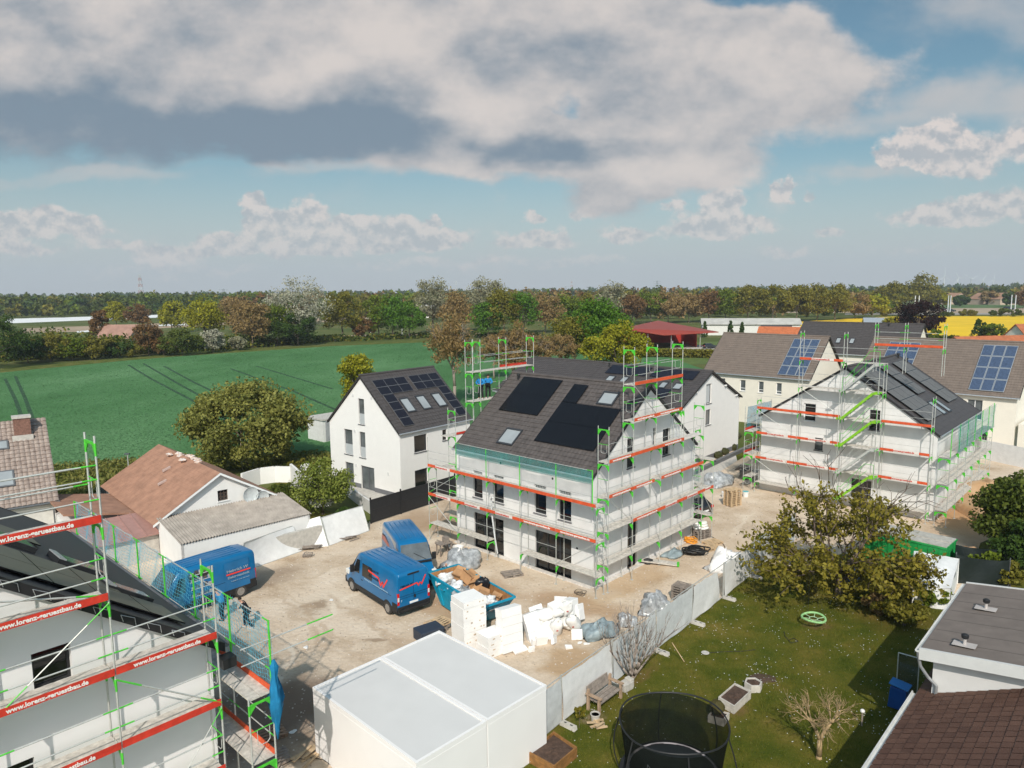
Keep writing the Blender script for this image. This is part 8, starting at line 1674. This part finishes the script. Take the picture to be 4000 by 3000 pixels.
# the broad cherry tree
p = G(3275, 2330); CT = thing('cherry_tree', 'broad cherry tree with bronze olive leaves over the garden fence', 'tree', p, 0); rn_ = random.Random(31); m = MB(); tips = []
st = MB(); st.path([(0,0,-.1),(.05,0,.5),(0,.05,1.2)], [.24,.19,.17], 10); st.obj('trunk', BARK, CT, smooth=True)
def limb(p, d, L, r, depth):
    q = p+d*L; mid = p.lerp(q, .5)+Vector((rn_.uniform(-.1,.1), rn_.uniform(-.1,.1), .08))*L; m.path([p, mid, q], [r, r*.8, r*.6], 6 if depth > 1 else 4)
    if depth < 3: tips.append((mid, d, depth)); tips.append((q, d, depth))
    if depth <= 0: return
    for k in range(3):
        a = Vector((rn_.gauss(0,1), rn_.gauss(0,1), rn_.gauss(0,.7))).normalized(); limb(q if k else mid, (d+a*.62+Vector((0,0,.05))).normalized(), L*rn_.uniform(.62,.92), r*.58, depth-1)
for k in range(11):
    a = k*2*PI/8+rn_.uniform(-.2,.2); e = (.30, .75, .12, 1.3, .45)[k % 5]; d = Vector((math.cos(a), math.sin(a), e)).normalized(); limb(Vector((0,.05,.9+.06*k)), d, 2.05 if e < 1 else 2.5, .085, 3)
m.obj('branches', M('cherry_bark', (.12,.085,.065), rough=.8, var=.3, scale=8), CT, smooth=True)
rg = np.random.default_rng(32); pos = []; 
for q, d, dep in tips:
    if q.length > 6.3 or q.z < .5: continue
    k = 15 if dep == 0 else 8
    for j in range(k): pos.append(q-d*rn_.uniform(-.25,.55)+Vector((rn_.gauss(0,.17), rn_.gauss(0,.17), rn_.gauss(0,.13)-.04)))
me, _ = crown_mesh('undergrowth', LM['cherry'], ((.3,-.9,1.5), (4.4,2.8,1.5)), 90, .5, 4200, .14, 33, hollow=.3); put('lower_crown', me, CT)
V, F = leaf_cards(np.array(pos), .145, rg, elong=1.7); put('crown', npmesh('crown', V, F, LM['cherry']), CT)
# small leafy plants by the fence
for i, (u, v, hh, lb) in enumerate(((2262, 2842, .75, 'young sapling with reddish leaves left of the bench'), (2035, 2955, .8, 'thin leafy sapling beside the brown raised bed'), (2735, 2392, .7, 'young plant on the lawn at the pale fence panel'))):
    p = G(u, v); t = thing('sapling', lb, 'sapling', p, 0, 'saplings along the fence'); MB().path([(0,0,0),(.03,0,hh*.5),(0,.02,hh)], .012, 5).obj('stem', BARK, t); me, _ = crown_mesh('leaves', LM['cherry'], ((0,0,hh*.75), (.2,.2,.32)), 9, .12, 90, .09, 60+i); put('leaves', me, t)
# undergrowth along the far edge of the field, one continuous tangle
rg = np.random.default_rng(97); seg = [(-60,1418),(250,1402),(520,1388),(800,1374),(1010,1358),(1250,1340),(1700,1322),(2100,1318)]; PS = []
for (u0, v0), (u1, v1), hh, n in zip(seg, seg[1:], (7.5,6.5,5.5,4.5,3.2,2.4,2.2), (5200,4600,4200,3000,2400,2600,2400)):
    f = rg.random(n); A_, B_ = G(u0, v0-4), G(u1, v1-4); base_ = np.outer(1-f, A_)+np.outer(f, B_); env = hh*(.55+.45*np.sin(f*23+u0)*np.sin(f*9+1)+.15*np.sin(f*61)); PS.append(base_+np.stack([rg.normal(0,2.2,n), rg.normal(2.5,2.6,n), np.maximum(.15, env*rg.random(n)**.75)], 1))
V, F = leaf_cards(np.concatenate(PS), .62, rg); mi = (np.repeat(rg.integers(0, 4, len(F)//40+1), 40)[:len(F)]); o = bpy.data.objects.new('hedgerow_undergrowth', npmesh('hedgerow_undergrowth', V, F, [LM['hedge'], LM['dark'], LM['hedge'], LM['olive']], mi)); COL.objects.link(o); o['kind'] = 'stuff'
# far woods: seen only as masses
def wood(name, rows, kinds, seed, leaf, per):
    rg = np.random.default_rng(seed); Vs, Fs, mi, off = [], [], [], 0
    for (u0, u1, Y0, Y1, h0, h1, nt_) in rows:
        for k in range(nt_):
            f = (k+rg.random())/nt_; u = u0+(u1-u0)*f; Y = Y0+(Y1-Y0)*f+rg.normal(0, 14); x = (u-2000)/FPX*Y*1.01; h = rg.uniform(h0, h1); w = h*rg.uniform(.32,.55)
            C_ = clumps(rg, ((x, Y, h*.55), (w, w, h*.47)), 12, .4, -.7); idx = rg.integers(0, 12, per); d = rg.normal(size=(per,3)); d /= np.linalg.norm(d, axis=1)[:,None]
            V, F = leaf_cards(C_[idx]+d*(rg.random(per)**.5)[:,None]*w*.48, leaf, rg, d); V[:,2] = np.maximum(V[:,2], .1); Vs.append(V); Fs.append(F+off); off += len(V); mi.append(np.full(per, rg.integers(0, len(kinds))))
    o = bpy.data.objects.new(name, npmesh(name, np.concatenate(Vs), np.concatenate(Fs), [LM[k] for k in kinds], np.concatenate(mi))); COL.objects.link(o); o['kind'] = 'stuff'; return o
wood('left_far_wood', [(-150,1000,620,620,13,18,70), (-150,1100,680,700,15,20,60), (-150,700,560,600,6,11,40)], ['dark','hedge','green','hedge','hedge','olive'], 91, 2.0, 150)
wood('middle_far_wood', [(900,2500,520,520,11,17,80), (900,2700,640,640,15,20,80), (900,2600,420,420,6,12,60)], ['rust','green','olive','hedge','brown','olive'], 92, 1.8, 150)
wood('right_far_wood', [(2400,3400,520,620,12,18,60), (2500,3500,430,430,7,12,40)], ['olive','olive','green','hedge','brown'], 93, 1.8, 150)
wood('skyline_wood', [(-200,4200,1500,1500,15,21,150), (-200,4200,2100,2100,17,24,160)], ['dark','hedge'], 94, 6.0, 70)
wood('farm_wood', [(3450,4200,700,700,9,17,40), (3250,4200,900,900,10,18,50)], ['hedge','olive','hedge','brown'], 95, 2.4, 120)
# ------------------------------------------------------------------ the air between here and the skyline
if True:
    m = bpy.data.materials.new('haze_air'); m.use_nodes = True; t = m.node_tree; t.nodes.clear(); o_ = t.nodes.new('ShaderNodeOutputMaterial'); v_ = t.nodes.new('ShaderNodeVolumePrincipled')
    v_.inputs['Color'].default_value = (.72,.80,.90,1); v_.inputs['Density'].default_value = .00015; v_.inputs['Anisotropy'].default_value = 0.0; t.links.new(v_.outputs[0], o_.inputs['Volume'])
    hb = MB().box((-4400,-80,-1.2),(4400,4800,190)).obj('haze', m); hb['kind'] = 'stuff'
